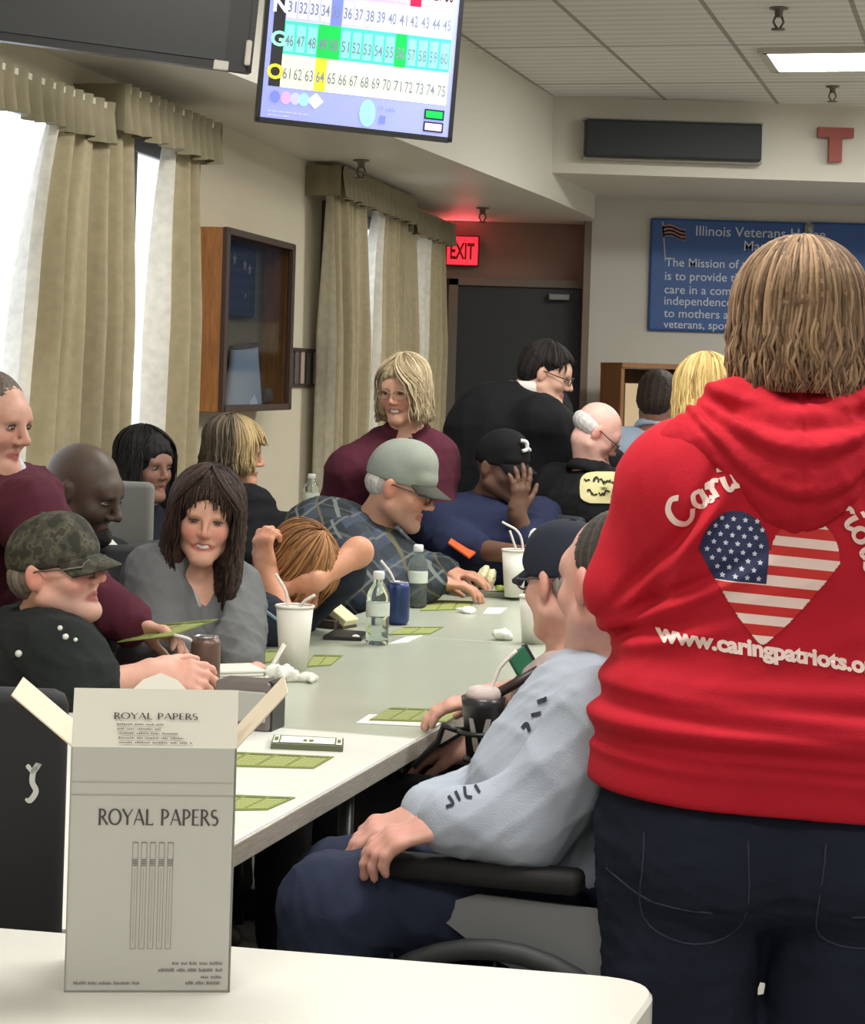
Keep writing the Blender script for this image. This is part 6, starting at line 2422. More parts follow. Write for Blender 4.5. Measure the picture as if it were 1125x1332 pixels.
# ---------------------------------------------------------------- man in the grey cap and plaid shirt
def plaid_mat():
    m = bpy.data.materials.new('plaid_cloth')
    m.use_nodes = True
    nt = m.node_tree
    b = nt.nodes['Principled BSDF']
    b.inputs['Roughness'].default_value = 0.9
    b.inputs['Specular IOR Level'].default_value = 0.2
    tc = nt.nodes.new('ShaderNodeTexCoord')
    mp = nt.nodes.new('ShaderNodeMapping')
    mp.inputs['Rotation'].default_value = (0.2, 0.75, 0.3)
    nt.links.new(tc.outputs['Object'], mp.inputs['Vector'])
    sp = nt.nodes.new('ShaderNodeSeparateXYZ')
    nt.links.new(mp.outputs['Vector'], sp.inputs[0])
    def band(ax, scale, off, width):
        a = nt.nodes.new('ShaderNodeMath'); a.operation = 'MULTIPLY_ADD'
        a.inputs[1].default_value, a.inputs[2].default_value = scale, off
        nt.links.new(sp.outputs[ax], a.inputs[0])
        f = nt.nodes.new('ShaderNodeMath'); f.operation = 'FRACT'
        nt.links.new(a.outputs[0], f.inputs[0])
        l = nt.nodes.new('ShaderNodeMath'); l.operation = 'LESS_THAN'
        l.inputs[1].default_value = width
        nt.links.new(f.outputs[0], l.inputs[0])
        return l.outputs[0]
    cur = None
    base = lin(46, 50, 56)
    for ax, scale, off, width, col, fac in (('X', 9.5, 0, 0.42, (70, 80, 98), 0.75), ('Z', 9.5, 0.2, 0.40, (44, 48, 52), 0.7), ('Y', 9.5, 0.2, 0.40, (62, 68, 74), 0.5), ('X', 9.5, 0.28, 0.08, (122, 130, 128), 0.7), ('Z', 9.5, 0.5, 0.08, (112, 118, 112), 0.65), ('Y', 9.5, 0.6, 0.07, (104, 108, 96), 0.5), ('X', 9.5, 0.66, 0.06, (104, 96, 66), 0.8)):
        mx = nt.nodes.new('ShaderNodeMix')
        mx.data_type = 'RGBA'
        m1 = nt.nodes.new('ShaderNodeMath'); m1.operation = 'MULTIPLY'; m1.inputs[1].default_value = fac
        nt.links.new(band(ax, scale, off, width), m1.inputs[0])
        nt.links.new(m1.outputs[0], mx.inputs[0])
        if cur is None:
            mx.inputs[6].default_value = (*base, 1)
        else:
            nt.links.new(cur, mx.inputs[6])
        mx.inputs[7].default_value = (*lin(col), 1)
        cur = mx.outputs[2]
    nt.links.new(cur, b.inputs['Base Color'])
    return m


def plaid_man():
    dd = 6.62
    p = Person('person in a grey cap and glasses leaning over the table in a dark plaid shirt',
               at(519, 634, dd), (0.94, -0.22, -0.26), at(478, 694, dd + 0.05), V3(at(395, 790, dd)[0], 6.76, 0.60), (0.96, -0.25, 0), up=(0.1, 0, 1), hs=1.08, scale=1.06, hw=0.20, fat=1.22, vs=0.005, cvs=0.009, skin=(196, 146, 122), blush=0.6, stub=(150, 130, 120), stubf=0.35)
    p.S[1] = at(448, 712, dd - 0.20)
    p.S[-1] = at(482, 700, dd + 0.2)
    p.arm(1, at(566, 757, 6.52), (0.95, 0.1, -0.1), (0, 0, -1), elbow=at(478, 772, 6.34), curl=0.4)
    p.arm(-1, at(580, 745, 6.82), (0.9, -0.3, -0.05), (0, 0, -1), elbow=at(530, 742, 6.92), curl=0.4)
    p.leg(-1).leg(1).build_body()
    face_details(p.H, p.root, (90, 90, 95), (150, 140, 130), squint=0.45)
    glasses(p.H, p.root, (40, 38, 38))
    pm = plaid_mat()
    def extra(F):
        F.ell(at(420, 705, dd + 0.05), [0.15, 0.2, 0.15], None, 0.08)
        F.ell(at(440, 760, dd), [0.19, 0.2, 0.17], None, 0.08)
        F.ell(at(505, 745, dd), [0.13, 0.17, 0.12], None, 0.08)
    p.top(pm, 0.022, 0.90, 'plaid_shirt', 0.014, 0.14, 11, (0.015, pm), 0.03, 0.016, extra=extra)
    p.pants(M_dkpant)
    ball_cap(p.H, p.root, cloth('cap_greygreen', (142, 148, 138), 0.06), cloth('brim_dark', (74, 74, 68), 0.06), 0.004, 0.004, 0.072, -0.012, hgt=0.018)
    hb = hair_mass(p.H, [((0, -0.045, -0.0), (0.074, 0.060, 0.05), 0.02)], [((0, 0.05, 0.0), (0.1, 0.08, 0.1), 0.01)], 0.005, 0.003, 0.02, 3)
    hair_obj(p.H, p.root, ((176, 172, 164), (216, 212, 204)), hb, None, seed=5)


plaid_man()
chair((at(395, 790, 6.62)[0], 6.76), 0.47, (0.96, -0.25), label='dark chair under the man in the plaid shirt')

# ---------------------------------------------------------------- bowed person with ginger hair
def ginger():
    dd = 5.55
    p = Person('person with ginger hair bowed low over the table, bare forearm raised',
               at(386, 742, dd), (0.62, -0.42, -0.66), at(338, 775, dd + 0.05), V3(at(296, 880, dd)[0], 5.72, 0.56), (0.85, -0.5, 0), up=(0.5, -0.2, 0.8), hs=0.94, scale=0.95, hw=0.165, fat=1.0, vs=0.005, cvs=0.009, skin=(206, 148, 118), blush=0.5)
    p.arm(-1, at(410, 756, 5.46), (-0.8, 0.05, -0.35), (0, -0.6, -0.7), elbow=at(466, 718, 5.58), curl=0.5)
    p.arm(1, at(346, 742, 5.46), (-0.15, 0.1, 1), (0.6, 0.6, 0), elbow=at(372, 812, 5.38), curl=0.95, thumb=0.5)
    p.leg(-1).leg(1).build_body()
    face_details(p.H, p.root, (70, 50, 40), (140, 90, 60))
    p.top(cloth('jacket_slate', (42, 48, 58), 0.1), 0.018, -0.72, 'jacket', 0.012, 0.13, 13, (0.016, cloth('jacket_slate', (0, 0, 0))), 0.03, 0.010)
    pts = [at(310, 757, 5.40), at(330, 782, 5.36), at(352, 800, 5.36), at(368, 812, 5.4)]
    V, Q = p.topmesh
    bvh = BVHTree.FromPolygons([tuple(v) for v in V], [tuple(q) for q in Q.tolist()])
    L = []
    for q in catmull(pts, 5):
        o = Vector((0, 0, CAM_H))
        h = bvh.ray_cast(o, (Vector(q) - o).normalized())
        if h[0] is not None:
            L.append(tuple(h[0] + Vector((0, -0.003, 0))))
    if len(L) > 3:
        Vt, Ft = tube_arrays(L, 0.005, 6)
        mesh_obj('piping', Vt, Ft, mat('piping_blue', (112, 134, 152), 0.7), p.root)
    p.pants(M_dkpant)
    H = p.H
    mass = hair_mass(H, [((0, -0.010, 0.040), (0.088, 0.108, 0.092), 0.02), ((0, -0.045, -0.02), (0.085, 0.065, 0.08), 0.03)], [((0, 0.125, -0.055), (0.07, 0.075, 0.085), 0.015)], 0.005, 0.012, 0.04, 5)
    cl = [clumps(H, 520, (0.094, 0.114, 0.098), 0.038, lambda a: -0.07 if abs(a) > 0.7 else 0.03, 0.03, 0.0052, 12, (-math.pi, math.pi), 0.05, 0.08, 0.014)]
    hair_obj(H, p.root, ((104, 70, 44), (176, 128, 82)), mass, cl, seed=6)


ginger()
chair((at(296, 880, 5.55)[0], 5.72), 0.45, (0.85, -0.5), label='dark chair under the bowed ginger-haired person')
c = on(440, 812, TZ)
R_ = np.array(Matrix.Rotation(-0.5, 3, 'Z')) @ np.array(Matrix.Rotation(0.55, 3, 'Y'))
t = thing('book', 'cream edged book tilted up at the elbow of the bowed person', 'book', c)
cb = at(434, 797, c[1] - 0.05)
MB().box(cb + R_ @ V3(0, 0, 0.010), (0.062, 0.036, 0.010), R_, 0.003).build('pages', mat('pages_cream', (222, 212, 172), 0.7), t)
MB().box(cb - R_ @ V3(0, 0, 0.004), (0.066, 0.040, 0.004), R_, 0.002).build('cover', mat('book_brown', (84, 66, 58), 0.6), t)
tag(MB().box(V3(cb[0] - 0.035, cb[1] + 0.01, TABLE_Z + 0.012), (0.075, 0.05, 0.0115), np.array(Matrix.Rotation(-0.5, 3, 'Z')), 0.003).build('purse', mat('purse_brown', (70, 56, 54), 0.6), None), 'flat brown purse on the table under the cream edged book', 'purse')

# ---------------------------------------------------------------- smiling woman in grey
def smiler():
    dd = 5.15
    p = Person('smiling person with long dark hair and a grey shirt, facing the camera',
               at(268, 673, dd), (0.10, -1, -0.10), at(254, 764, dd + 0.06), V3(at(228, 905, dd)[0], 5.30, 0.57), (0.42, -0.9, 0), up=(0.10, 0, 1), hs=0.93, scale=0.97, hw=0.17, fat=1.0, vs=0.0038, cvs=0.0075, skin=(216, 166, 144), fem=True, smile=1.0, blush=0.75, lips=(182, 92, 92))
    p.S[1] = at(203, 752, dd + 0.02)
    p.S[-1] = at(297, 772, dd + 0.10)
    p.arm(1, at(262, 872, 4.93), (0.9, -0.2, -0.1), (0, 0, -1), elbow=at(196, 850, 5.02), curl=0.4)
    p.arm(-1, at(318, 868, 5.02), (0.7, -0.5, -0.1), (0, 0, -1), elbow=at(304, 842, 5.12), curl=0.4)
    p.leg(-1).leg(1).build_body()
    face_details(p.H, p.root, (48, 34, 28), (44, 32, 28), squint=0.42, teeth=True)
    def extra(F):
        F.rc(at(206, 755, dd), at(196, 845, dd - 0.08), 0.075, 0.07, 0.03)
    p.top(M_grays, 0.016, 0.80, 'shirt', 0.011, 0.14, 15, (0.012, M_grays), 0.03, 0.014, extra=extra, vneck=0.10)
    V, Q = p.topmesh
    bvh = BVHTree.FromPolygons([tuple(v) for v in V], [tuple(q) for q in Q.tolist()])
    L = []
    for q in [(247, 752), (252, 765), (256, 778), (260, 790)]:
        o = Vector((0, 0, CAM_H))
        h = bvh.ray_cast(o, (Vector(at(*q, 5)) - o).normalized())
        if h[0] is not None:
            L.append(tuple(h[0] + Vector((0, -0.002, 0))))
    if len(L) > 2:
        Vt, Ft = tube_arrays(L, 0.005, 6)
        mesh_obj('shirt_print', Vt, Ft, mat('print_grey', (176, 176, 174), 0.8), p.root)
    p.pants(M_dkpant)
    H = p.H
    mass = hair_mass(H, [((0, -0.012, 0.042), (0.094, 0.110, 0.096), 0.02), ((0, -0.055, -0.06), (0.098, 0.065, 0.14), 0.03), ((-0.078, -0.01, -0.07), (0.036, 0.055, 0.14), 0.03), ((0.078, -0.01, -0.07), (0.036, 0.055, 0.14), 0.03), ((-0.078, 0.02, -0.16), (0.034, 0.05, 0.075), 0.03), ((0.080, 0.01, -0.15), (0.034, 0.05, 0.07), 0.03)],
                     [((0.0, 0.105, -0.043), (0.061, 0.090, 0.108), 0.012)], 0.0045, 0.006, 0.035, 3, (0.2, 0, 0))
    cl = [clumps(H, 1100, (0.099, 0.113, 0.101), 0.038, lambda a: (-0.235 if abs(a) < 1.9 else -0.20), -0.03, 0.0034, 18, (-math.pi, math.pi), 0.05, 0.06, 0.006, part=0.15, lim=0.72, sweep=0.95), clumps(H, 70, (0.094, 0.110, 0.099), 0.038, lambda a: 0.072 - 0.085 * abs(a - 0.12), 0.0, 0.0024, 19, (-0.75, 0.75), 0.5, 0.02, 0.0)]
    hair_obj(H, p.root, ((30, 22, 20), (74, 54, 46)), mass, cl, seed=7)


smiler()
chair((at(228, 905, 5.15)[0], 5.32), 0.46, (0.42, -0.9), label='dark chair under the smiling woman in grey')

# ---------------------------------------------------------------- second row by the window wall
def back_row():
    dd = 6.9
    p = Person('person with short blond and grey hair in black jacket behind the smiling woman',
               at(304, 590, dd), (0.95, 0.12, -0.08), at(288, 640, dd + 0.02), V3(at(292, 830, dd)[0], 7.02, 0.57), (0.8, 0.6, 0), hs=0.92, scale=0.97, hw=0.17, fat=1.05, vs=0.005, cvs=0.01, skin=(204, 152, 124), fem=True, blush=0.5)
    p.arm(1, at(372, 684, 6.85), (0.9, 0.2, -0.2), (0, 0, -1), elbow=at(322, 720, 6.72))
    p.leg(-1).leg(1).build_body()
    face_details(p.H, p.root, (60, 60, 60), (150, 120, 80))
    p.top(M_blk, 0.02, 0.9, 'jacket', 0.012, 0.15, 17, (0.018, M_blk), 0.03, 0.012)
    pts = [p.N + V3(0, 0, 0.02) + (p.bf * math.cos(t) + p.side * math.sin(t)) * 0.085 - V3(0, 0, 0.05 * math.cos(t)) for t in np.linspace(-1.5, 1.5, 9)]
    Vt, Ft = tube_arrays(pts, 0.017, 7)
    mesh_obj('scarf', Vt, Ft, mat('scarf_pale', (198, 200, 188), 0.85, var=0.2, vscale=40), p.root)
    p.pants(M_dkpant)
    mass = hair_mass(p.H, [((0, -0.010, 0.042), (0.090, 0.110, 0.094), 0.02), ((0, -0.055, -0.03), (0.086, 0.065, 0.085), 0.03)], [((0, 0.125, -0.04), (0.085, 0.075, 0.085), 0.02), ((0.09, 0.04, -0.06), (0.035, 0.045, 0.05), 0.01)], 0.005, 0.012, 0.04, 5)
    cl = [clumps(p.H, 560, (0.094, 0.112, 0.099), 0.040, lambda a: -0.065 if abs(a) > 0.9 else 0.05, 0.0, 0.005, 22, (-math.pi, math.pi), 0.05, 0.08, 0.014)]
    def grad(L):
        return np.clip((L[:, 1] + 0.02) / 0.06, 0, 1)
    grad.col = (188, 164, 120)
    hair_obj(p.H, p.root, ((74, 64, 54), (128, 114, 96)), mass, cl, seed=8, grad=grad)
    chair((at(292, 830, dd)[0], 7.02), 0.46, (0.8, 0.6), label='dark chair under the blond person in profile')

    dd = 6.6
    p = Person('person with long black hair and dark clothes by the curtains, looking right',
               at(188, 606, dd), (0.78, -0.60, -0.05), at(178, 662, dd + 0.04), V3(at(182, 840, dd)[0], 6.72, 0.57), (0.7, -0.7, 0), hs=0.93, hw=0.17, fat=1.0, vs=0.005, cvs=0.01, skin=(150, 112, 96), fem=True, smile=0.5, lips=(140, 80, 78))
    p.leg(-1).leg(1).build_body()
    face_details(p.H, p.root, (34, 26, 24), (30, 26, 26), squint=0.5)
    p.top(M_navy if False else cloth('ink_cloth', (32, 34, 44), 0.08), 0.02, 0.9, 'sweater', 0.012, 0.15, 19, (0.018, M_blk), 0.03, 0.012)
    p.pants(M_dkpant)
    mass = hair_mass(p.H, [((0, -0.012, 0.042), (0.094, 0.110, 0.096), 0.02), ((0, -0.05, -0.07), (0.10, 0.07, 0.15), 0.03), ((-0.075, 0.0, -0.07), (0.034, 0.055, 0.13), 0.03), ((0.075, 0.0, -0.07), (0.034, 0.055, 0.13), 0.03)], [((0, 0.115, -0.045), (0.060, 0.085, 0.10), 0.012)], 0.006, 0.006, 0.04, 6)
    cl = [clumps(p.H, 600, (0.099, 0.114, 0.101), 0.038, lambda a: -0.19, 0.02, 0.0036, 24, (-math.pi, math.pi), 0.05, 0.05, 0.004, part=0.0, lim=0.75, sweep=1.05)]
    hair_obj(p.H, p.root, ((18, 17, 18), (44, 40, 42)), mass, cl, seed=9)
    chair((at(182, 840, dd)[0], 6.74), 0.46, (0.7, -0.7), label='dark chair under the black-haired woman')

    dd = 5.45
    p = Person('bald dark-skinned person in a black vest bending over, seen in profile',
               at(108, 640, dd), (0.90, -0.30, -0.30), at(86, 722, dd + 0.03), V3(at(78, 905, dd)[0], 5.55, 0.57), (0.9, -0.35, 0), hs=1.07, scale=1.0, hw=0.195, fat=1.15, vs=0.0045, cvs=0.009, skin=(84, 70, 60), lips=(104, 76, 68), blush=0.05, stub=(40, 34, 32), stubf=0.7)
    p.leg(-1).leg(1).build_body()
    face_details(p.H, p.root, (26, 20, 18), (34, 28, 26), squint=0.4)
    v = p.top(M_blk, 0.022, 0.9, 'black_jacket', 0.012, 0.15, 23, (0.020, M_blk), 0.03, 0.014)
    V, Q = p.topmesh
    bvh = BVHTree.FromPolygons([tuple(x) for x in V], [tuple(q) for q in Q.tolist()])
    bp = at(141, 710, 4.98)
    b = MB()
    h = bvh.ray_cast(Vector((0, 0, CAM_H)), (Vector(bp) - Vector((0, 0, CAM_H))).normalized())
    if h[0] is not None:
        n = h[1] if h[1].y < 0 else -h[1]
        ez = unit(np.array(n))
        ex = unit(np.cross((0, 0, 1), ez))
        R = np.stack([ex, ez, np.cross(ex, ez) * -1], 1)
        MB().box(np.array(h[0]) + ez * 0.006, (0.030, 0.003, 0.032), R, 0.002).build('name_badge', mat('badge_white', (204, 204, 198), 0.5), p.root)
    p.pants(M_dkpant)
    F = Field()
    F.ell(p.H(0, 0.088, -0.088), [0.034, 0.022, 0.026], p.H.R, 0.01)
    F.ell(p.H(0.04, 0.06, -0.085), [0.02, 0.03, 0.022], p.H.R, 0.02)
    F.ell(p.H(-0.04, 0.06, -0.085), [0.02, 0.03, 0.022], p.H.R, 0.02)
    V, Q = F.mesh(0.004)
    V = V + normals(V, Q) * folds(V, 0.003, 0.012, 3)[:, None]
    mesh_obj('goatee', V, Q, mat('goatee_dark', (34, 30, 28), 0.9), p.root)
    chair((at(78, 905, dd)[0], 5.55), 0.46, (0.9, -0.35), label='dark chair under the bald man in the black vest')


back_row()
# grey chair back showing between the bald man and the smiling woman
chair((at(172, 900, 6.1)[0], 6.1), 0.47, (0.25, 0.95), (112, 112, 106), 'grey padded chair behind the bald man and the smiling woman', None, 0.56, 0.075 * 2)

# ---------------------------------------------------------------- man in the camouflage cap
def camo_mat():
    m = bpy.data.materials.new('camouflage_cloth')
    m.use_nodes = True
    nt = m.node_tree
    b = nt.nodes['Principled BSDF']
    b.inputs['Roughness'].default_value = 0.9
    tc = nt.nodes.new('ShaderNodeTexCoord')
    n = nt.nodes.new('ShaderNodeTexNoise')
    n.inputs['Scale'].default_value = 34
    n.inputs['Detail'].default_value = 2
    nt.links.new(tc.outputs['Object'], n.inputs['Vector'])
    cr = nt.nodes.new('ShaderNodeValToRGB')
    cr.color_ramp.interpolation = 'CONSTANT'
    el = cr.color_ramp.elements
    el[0].position, el[0].color = 0, (*lin(44, 44, 36), 1)
    el[1].position, el[1].color = 0.44, (*lin(64, 64, 52), 1)
    e = el.new(0.54); e.color = (*lin(82, 82, 66), 1)
    e = el.new(0.62); e.color = (*lin(58, 52, 42), 1)
    nt.links.new(n.outputs['Fac'], cr.inputs['Fac'])
    nt.links.new(cr.outputs['Color'], b.inputs['Base Color'])
    return m


def camo_man():
    dd = 4.55
    p = Person('person in a camouflage cap and black jacket seated at the left',
               at(72, 742, dd), (0.93, -0.34, 0.16), at(52, 838, dd + 0.06), V3(at(-20, 1030, dd)[0], 4.72, 0.58), (0.95, -0.2, 0), up=(-0.22, 0, 1), hs=1.0, scale=1.0, hw=0.20, fat=1.2, vs=0.0042, cvs=0.0075, skin=(214, 164, 146), blush=0.7, stub=(170, 150, 140), stubf=0.3)
    p.S[1] = at(72, 860, dd - 0.16)
    p.arm(1, at(196, 876, 4.42), (0.97, 0.12, -0.04), (0.1, 0.75, -0.65), elbow=at(98, 900, 4.34), curl=0.5)
    p.leg(-1).leg(1).build_body()
    face_details(p.H, p.root, (80, 80, 84), (150, 130, 116), squint=0.4)
    glasses(p.H, p.root, (96, 88, 84))
    def extra(F):
        F.rc(at(60, 850, dd - 0.1), at(98, 872, 4.38), 0.09, 0.085, 0.04)
        F.ell(at(45, 900, 4.5), [0.16, 0.18, 0.17], None, 0.06)
    j = p.top(cloth('jacket_charcoal', (34, 38, 38), 0.1), 0.020, 0.14, 'jacket', 0.012, 0.14, 29, (0.020, cloth('jacket_charcoal', (0, 0, 0))), 0.03, 0.022, cuff=False, extra=extra)
    V, Q = p.topmesh
    bvh = BVHTree.FromPolygons([tuple(x) for x in V], [tuple(q) for q in Q.tolist()])
    m = mat('pin_white', (214, 214, 206), 0.5)
    for q, r in (((78, 818), 0.006), ((85, 829), 0.007), ((98, 833), 0.005), ((25, 851), 0.008)):
        h = bvh.ray_cast(Vector((0, 0, CAM_H)), (Vector(at(*q, 4)) - Vector((0, 0, CAM_H))).normalized())
        if h[0] is not None:
            n = np.array(h[1]) * (1 if h[1].y < 0 else -1)
            F = Field().ell(np.array(h[0]) + n * 0.002, r)
            Vp, Qp = F.mesh(0.0025)
            mesh_obj('pin', Vp, Qp, m, j)
    p.pants(M_dkpant)
    cmt = camo_mat()
    ball_cap(p.H, p.root, cmt, cmt, -0.002, 0.004, 0.070, -0.02, hgt=0.004)
    hb = hair_mass(p.H, [((0, -0.045, -0.005), (0.075, 0.066, 0.06), 0.02)], [((0, 0.055, 0.0), (0.1, 0.08, 0.1), 0.01)], 0.005, 0.003, 0.02, 3)
    hair_obj(p.H, p.root, ((104, 92, 84), (156, 144, 134)), hb, None, seed=5)
    chair((at(-20, 1030, dd)[0], 4.72), 0.47, (0.95, -0.2), label='dark chair under the man in the camouflage cap')


camo_man()

# ---------------------------------------------------------------- person at the left edge
def left_person():
    dd = 5.05
    p = Person('person in a maroon sweater at the left edge, holding a green sheet',
               at(-12, 548, dd), (0.90, -0.42, -0.16), at(-18, 628, dd + 0.03), V3(at(-40, 800, dd)[0], 5.15, 0.88), (0.9, -0.35, 0), hs=1.02, scale=1.0, hw=0.195, seated=False, fat=1.15, vs=0.005, cvs=0.009, skin=(204, 156, 138), blush=0.4)
    p.S[1] = at(38, 668, dd - 0.14)
    p.arm(1, at(172, 812, 4.84), (0.95, -0.1, -0.22), (0.1, -0.4, -0.9), elbow=at(98, 768, 4.84), curl=0.45)
    p.leg(-1).leg(1).build_body()
    face_details(p.H, p.root, (70, 60, 50), (90, 74, 64))
    p.top(M_maroon, 0.02, 0.93, 'sweater', 0.012, 0.15, 33, (0.016, M_maroon), 0.05, 0.012)
    pts = [p.N + p.sp * 0.03 + (p.bf * math.cos(t) + p.side * math.sin(t)) * 0.078 for t in np.linspace(0, 6.283, 16)]
    Vc, Fc = tube_arrays(pts, 0.018, 7, 1.9)
    mesh_obj('shirt_collar', Vc, Fc, mat('collar_pale', (206, 208, 216), 0.8), p.root)
    p.pants(M_dkpant)
    mass = hair_mass(p.H, [((0, -0.022, 0.038), (0.080, 0.100, 0.086), 0.01), ((0, -0.06, -0.015), (0.070, 0.055, 0.06), 0.03)], [((0, 0.11, -0.01), (0.10, 0.075, 0.10), 0.02), ((0.09, 0.03, -0.05), (0.04, 0.05, 0.055), 0.01)], 0.005, 0.003, 0.02, 2)
    hair_obj(p.H, p.root, ((84, 74, 66), (128, 116, 104)), mass, None, seed=3)


left_person()
# green sheet in that hand
P = [at(152, 836, 4.78), at(222, 828, 4.74), at(284, 806, 4.86), at(212, 812, 4.92)]
sheet('bingo_sheet', 'green bingo sheet held up by the hand from the maroon sleeve', 'bingo sheet', P, M_bingo, 0, 0.0016, (2, 1), G_, True)

# ---------------------------------------------------------------- far right people
def far_people():
    dd = 7.42
    p = Person('balding white-haired person in a black jacket with a cream back patch',
               at(776, 562, dd), (0.80, 0.05, -0.60), at(770, 618, dd + 0.03), V3(at(760, 800, dd)[0], 7.50, 0.57), (0.75, 0.65, 0), up=(0.5, 0, 0.9), hs=0.88, hw=0.19, fat=1.2, vs=0.0065, cvs=0.011, skin=(226, 180, 168), blush=0.9)
    p.leg(-1).leg(1).build_body()
    face_details(p.H, p.root, (80, 80, 84), (210, 206, 200))
    glasses(p.H, p.root, (60, 50, 50))
    p.top(cloth('leather_black', (28, 28, 30), 0.05, 0.6), 0.022, 0.9, 'jacket', 0.012, 0.16, 37, (0.018, M_blk), 0.03, 0.012)
    p.pants(M_dkpant)
    hb = hair_mass(p.H, [((0, -0.03, 0.005), (0.080, 0.088, 0.055), 0.02)], [((0, 0.085, 0.02), (0.1, 0.08, 0.12), 0.02), ((0, 0.03, 0.10), (0.07, 0.1, 0.07), 0.02)], 0.006, 0.004, 0.02, 3)
    hair_obj(p.H, p.root, ((190, 186, 182), (222, 220, 216)), hb, None, seed=5)
    V, Q = p.topmesh
    bvh = BVHTree.FromPolygons([tuple(x) for x in V], [tuple(q) for q in Q.tolist()])
    o = Vector((0, 0, CAM_H))

    def cast(x, y, lift):
        dr = (Vector(at(x, y, 5)) - o).normalized()
        h = bvh.ray_cast(o, dr)
        if h[0] is None:
            return np.array(o + dr * 7.6)
        n = h[1] if h[1].dot(dr) < 0 else -h[1]
        return np.array(h[0] + n * lift)
    Vp, Fp = [], []
    n = 26
    rings = 6
    for r_ in range(rings):
        for i in range(n):
            a = 2 * math.pi * i / n
            s = (r_ + 0.15) / (rings - 0.85)
            ca, sa = math.cos(a), math.sin(a)
            ex = 0.55
            Vp.append(cast(786 + 31 * s * math.copysign(abs(ca) ** ex, ca), 635 + 20 * s * math.copysign(abs(sa) ** ex, sa), 0.006))
    for r_ in range(rings - 1):
        for i in range(n):
            k = (i + 1) % n
            Fp.append((r_ * n + i, r_ * n + k, (r_ + 1) * n + k, (r_ + 1) * n + i))
    Fp.append(tuple(range(n)))
    mesh_obj('back_patch', np.array(Vp), Fp, mat('patch_cream', (224, 214, 160), 0.7), p.root)
    mk = mat('patch_ink', (44, 42, 34), 0.8)
    r_ = random.Random(3)
    Vq, Fq = [], []
    for y, xs in ((627, (764, 776, 784, 792, 800, 808)), (642, (768, 774, 783, 790, 799, 806))):
        for x in xs:
            pts = [(x - 3, y + r_.uniform(-4, 4)), (x, y + r_.uniform(-4, 4)), (x + 3, y + r_.uniform(-4, 4)), (x + 4, y + r_.uniform(-3, 3))]
            v, f = ribbon(catmull(pts, 3), 2.2)
            k = len(Vq)
            Vq += [cast(a, b, 0.009) for a, b in v]
            Fq += [tuple(i + k for i in q) for q in f]
    mesh_obj('patch_lettering', np.array(Vq), Fq, mk, p.root)
    chair((at(760, 800, dd)[0], 7.52), 0.46, (0.75, 0.65), label='dark chair under the white-haired man')

    dd = 9.0
    p = Person('dark-haired person in a light blue shirt beyond the white-haired man',
               at(856, 520, dd), (0.35, 0.85, -0.3), at(850, 560, dd + 0.02), V3(at(826, 760, dd)[0], 9.1, 0.57), (0.3, 0.95, 0), hs=1.0, hw=0.19, fat=1.15, vs=0.007, cvs=0.012, skin=(150, 110, 92))
    p.S[-1] = at(812, 585, dd)
    p.leg(-1).leg(1).build_body()
    p.top(cloth('light_blue_shirt', (172, 190, 212), 0.05), 0.02, 0.8, 'shirt', 0.01, 0.15, 41, (0.014, cloth('light_blue_shirt', (0, 0, 0))), 0.03, 0.012)
    p.pants(M_dkpant)
    mass = hair_mass(p.H, [((0, -0.015, 0.040), (0.088, 0.106, 0.092), 0.01), ((0, -0.055, -0.02), (0.08, 0.06, 0.07), 0.03)], [((0, 0.125, -0.03), (0.09, 0.07, 0.085), 0.02)], 0.007, 0.006, 0.03, 2)
    hair_obj(p.H, p.root, ((36, 28, 26), (70, 56, 50)), mass, None, seed=3)
    chair((at(826, 760, dd)[0], 9.12), 0.46, (0.3, 0.95), label='dark chair under the person in the light blue shirt')

    dd = 7.3
    p = Person('blonde person mostly hidden behind the shoulder of the woman in red',
               at(916, 512, dd), (-0.3, 0.95, -0.1), at(912, 585, dd + 0.02), V3(at(915, 780, dd)[0], 7.4, 0.57), (-0.3, 0.95, 0), hs=1.02, hw=0.175, fat=1.05, vs=0.007, cvs=0.012, skin=(210, 166, 146), fem=True)
    p.leg(-1).leg(1).build_body()
    p.top(cloth('coral_top', (176, 96, 92), 0.05), 0.02, 0.8, 'sweater', 0.01, 0.15, 43, None, 0.03, 0.012)
    p.pants(M_dkpant)
    mass = hair_mass(p.H, [((0, -0.012, 0.042), (0.094, 0.110, 0.096), 0.02), ((0, -0.05, -0.07), (0.10, 0.07, 0.14), 0.03)], [((0, 0.125, -0.045), (0.065, 0.075, 0.10), 0.012)], 0.007, 0.007, 0.04, 6, (0.2, 0, 0))
    cl = [clumps(p.H, 520, (0.100, 0.116, 0.101), 0.038, lambda a: -0.17 if abs(a) > 0.7 else 0.04, 0.04, 0.0042, 25, (-math.pi, math.pi), 0.05, 0.06, 0.008)]
    hair_obj(p.H, p.root, ((170, 138, 84), (232, 206, 140)), mass, cl, seed=9)
    chair((at(915, 780, dd)[0], 7.42), 0.46, (-0.3, 0.95), label='dark chair under the blonde person behind the woman in red')


far_people()

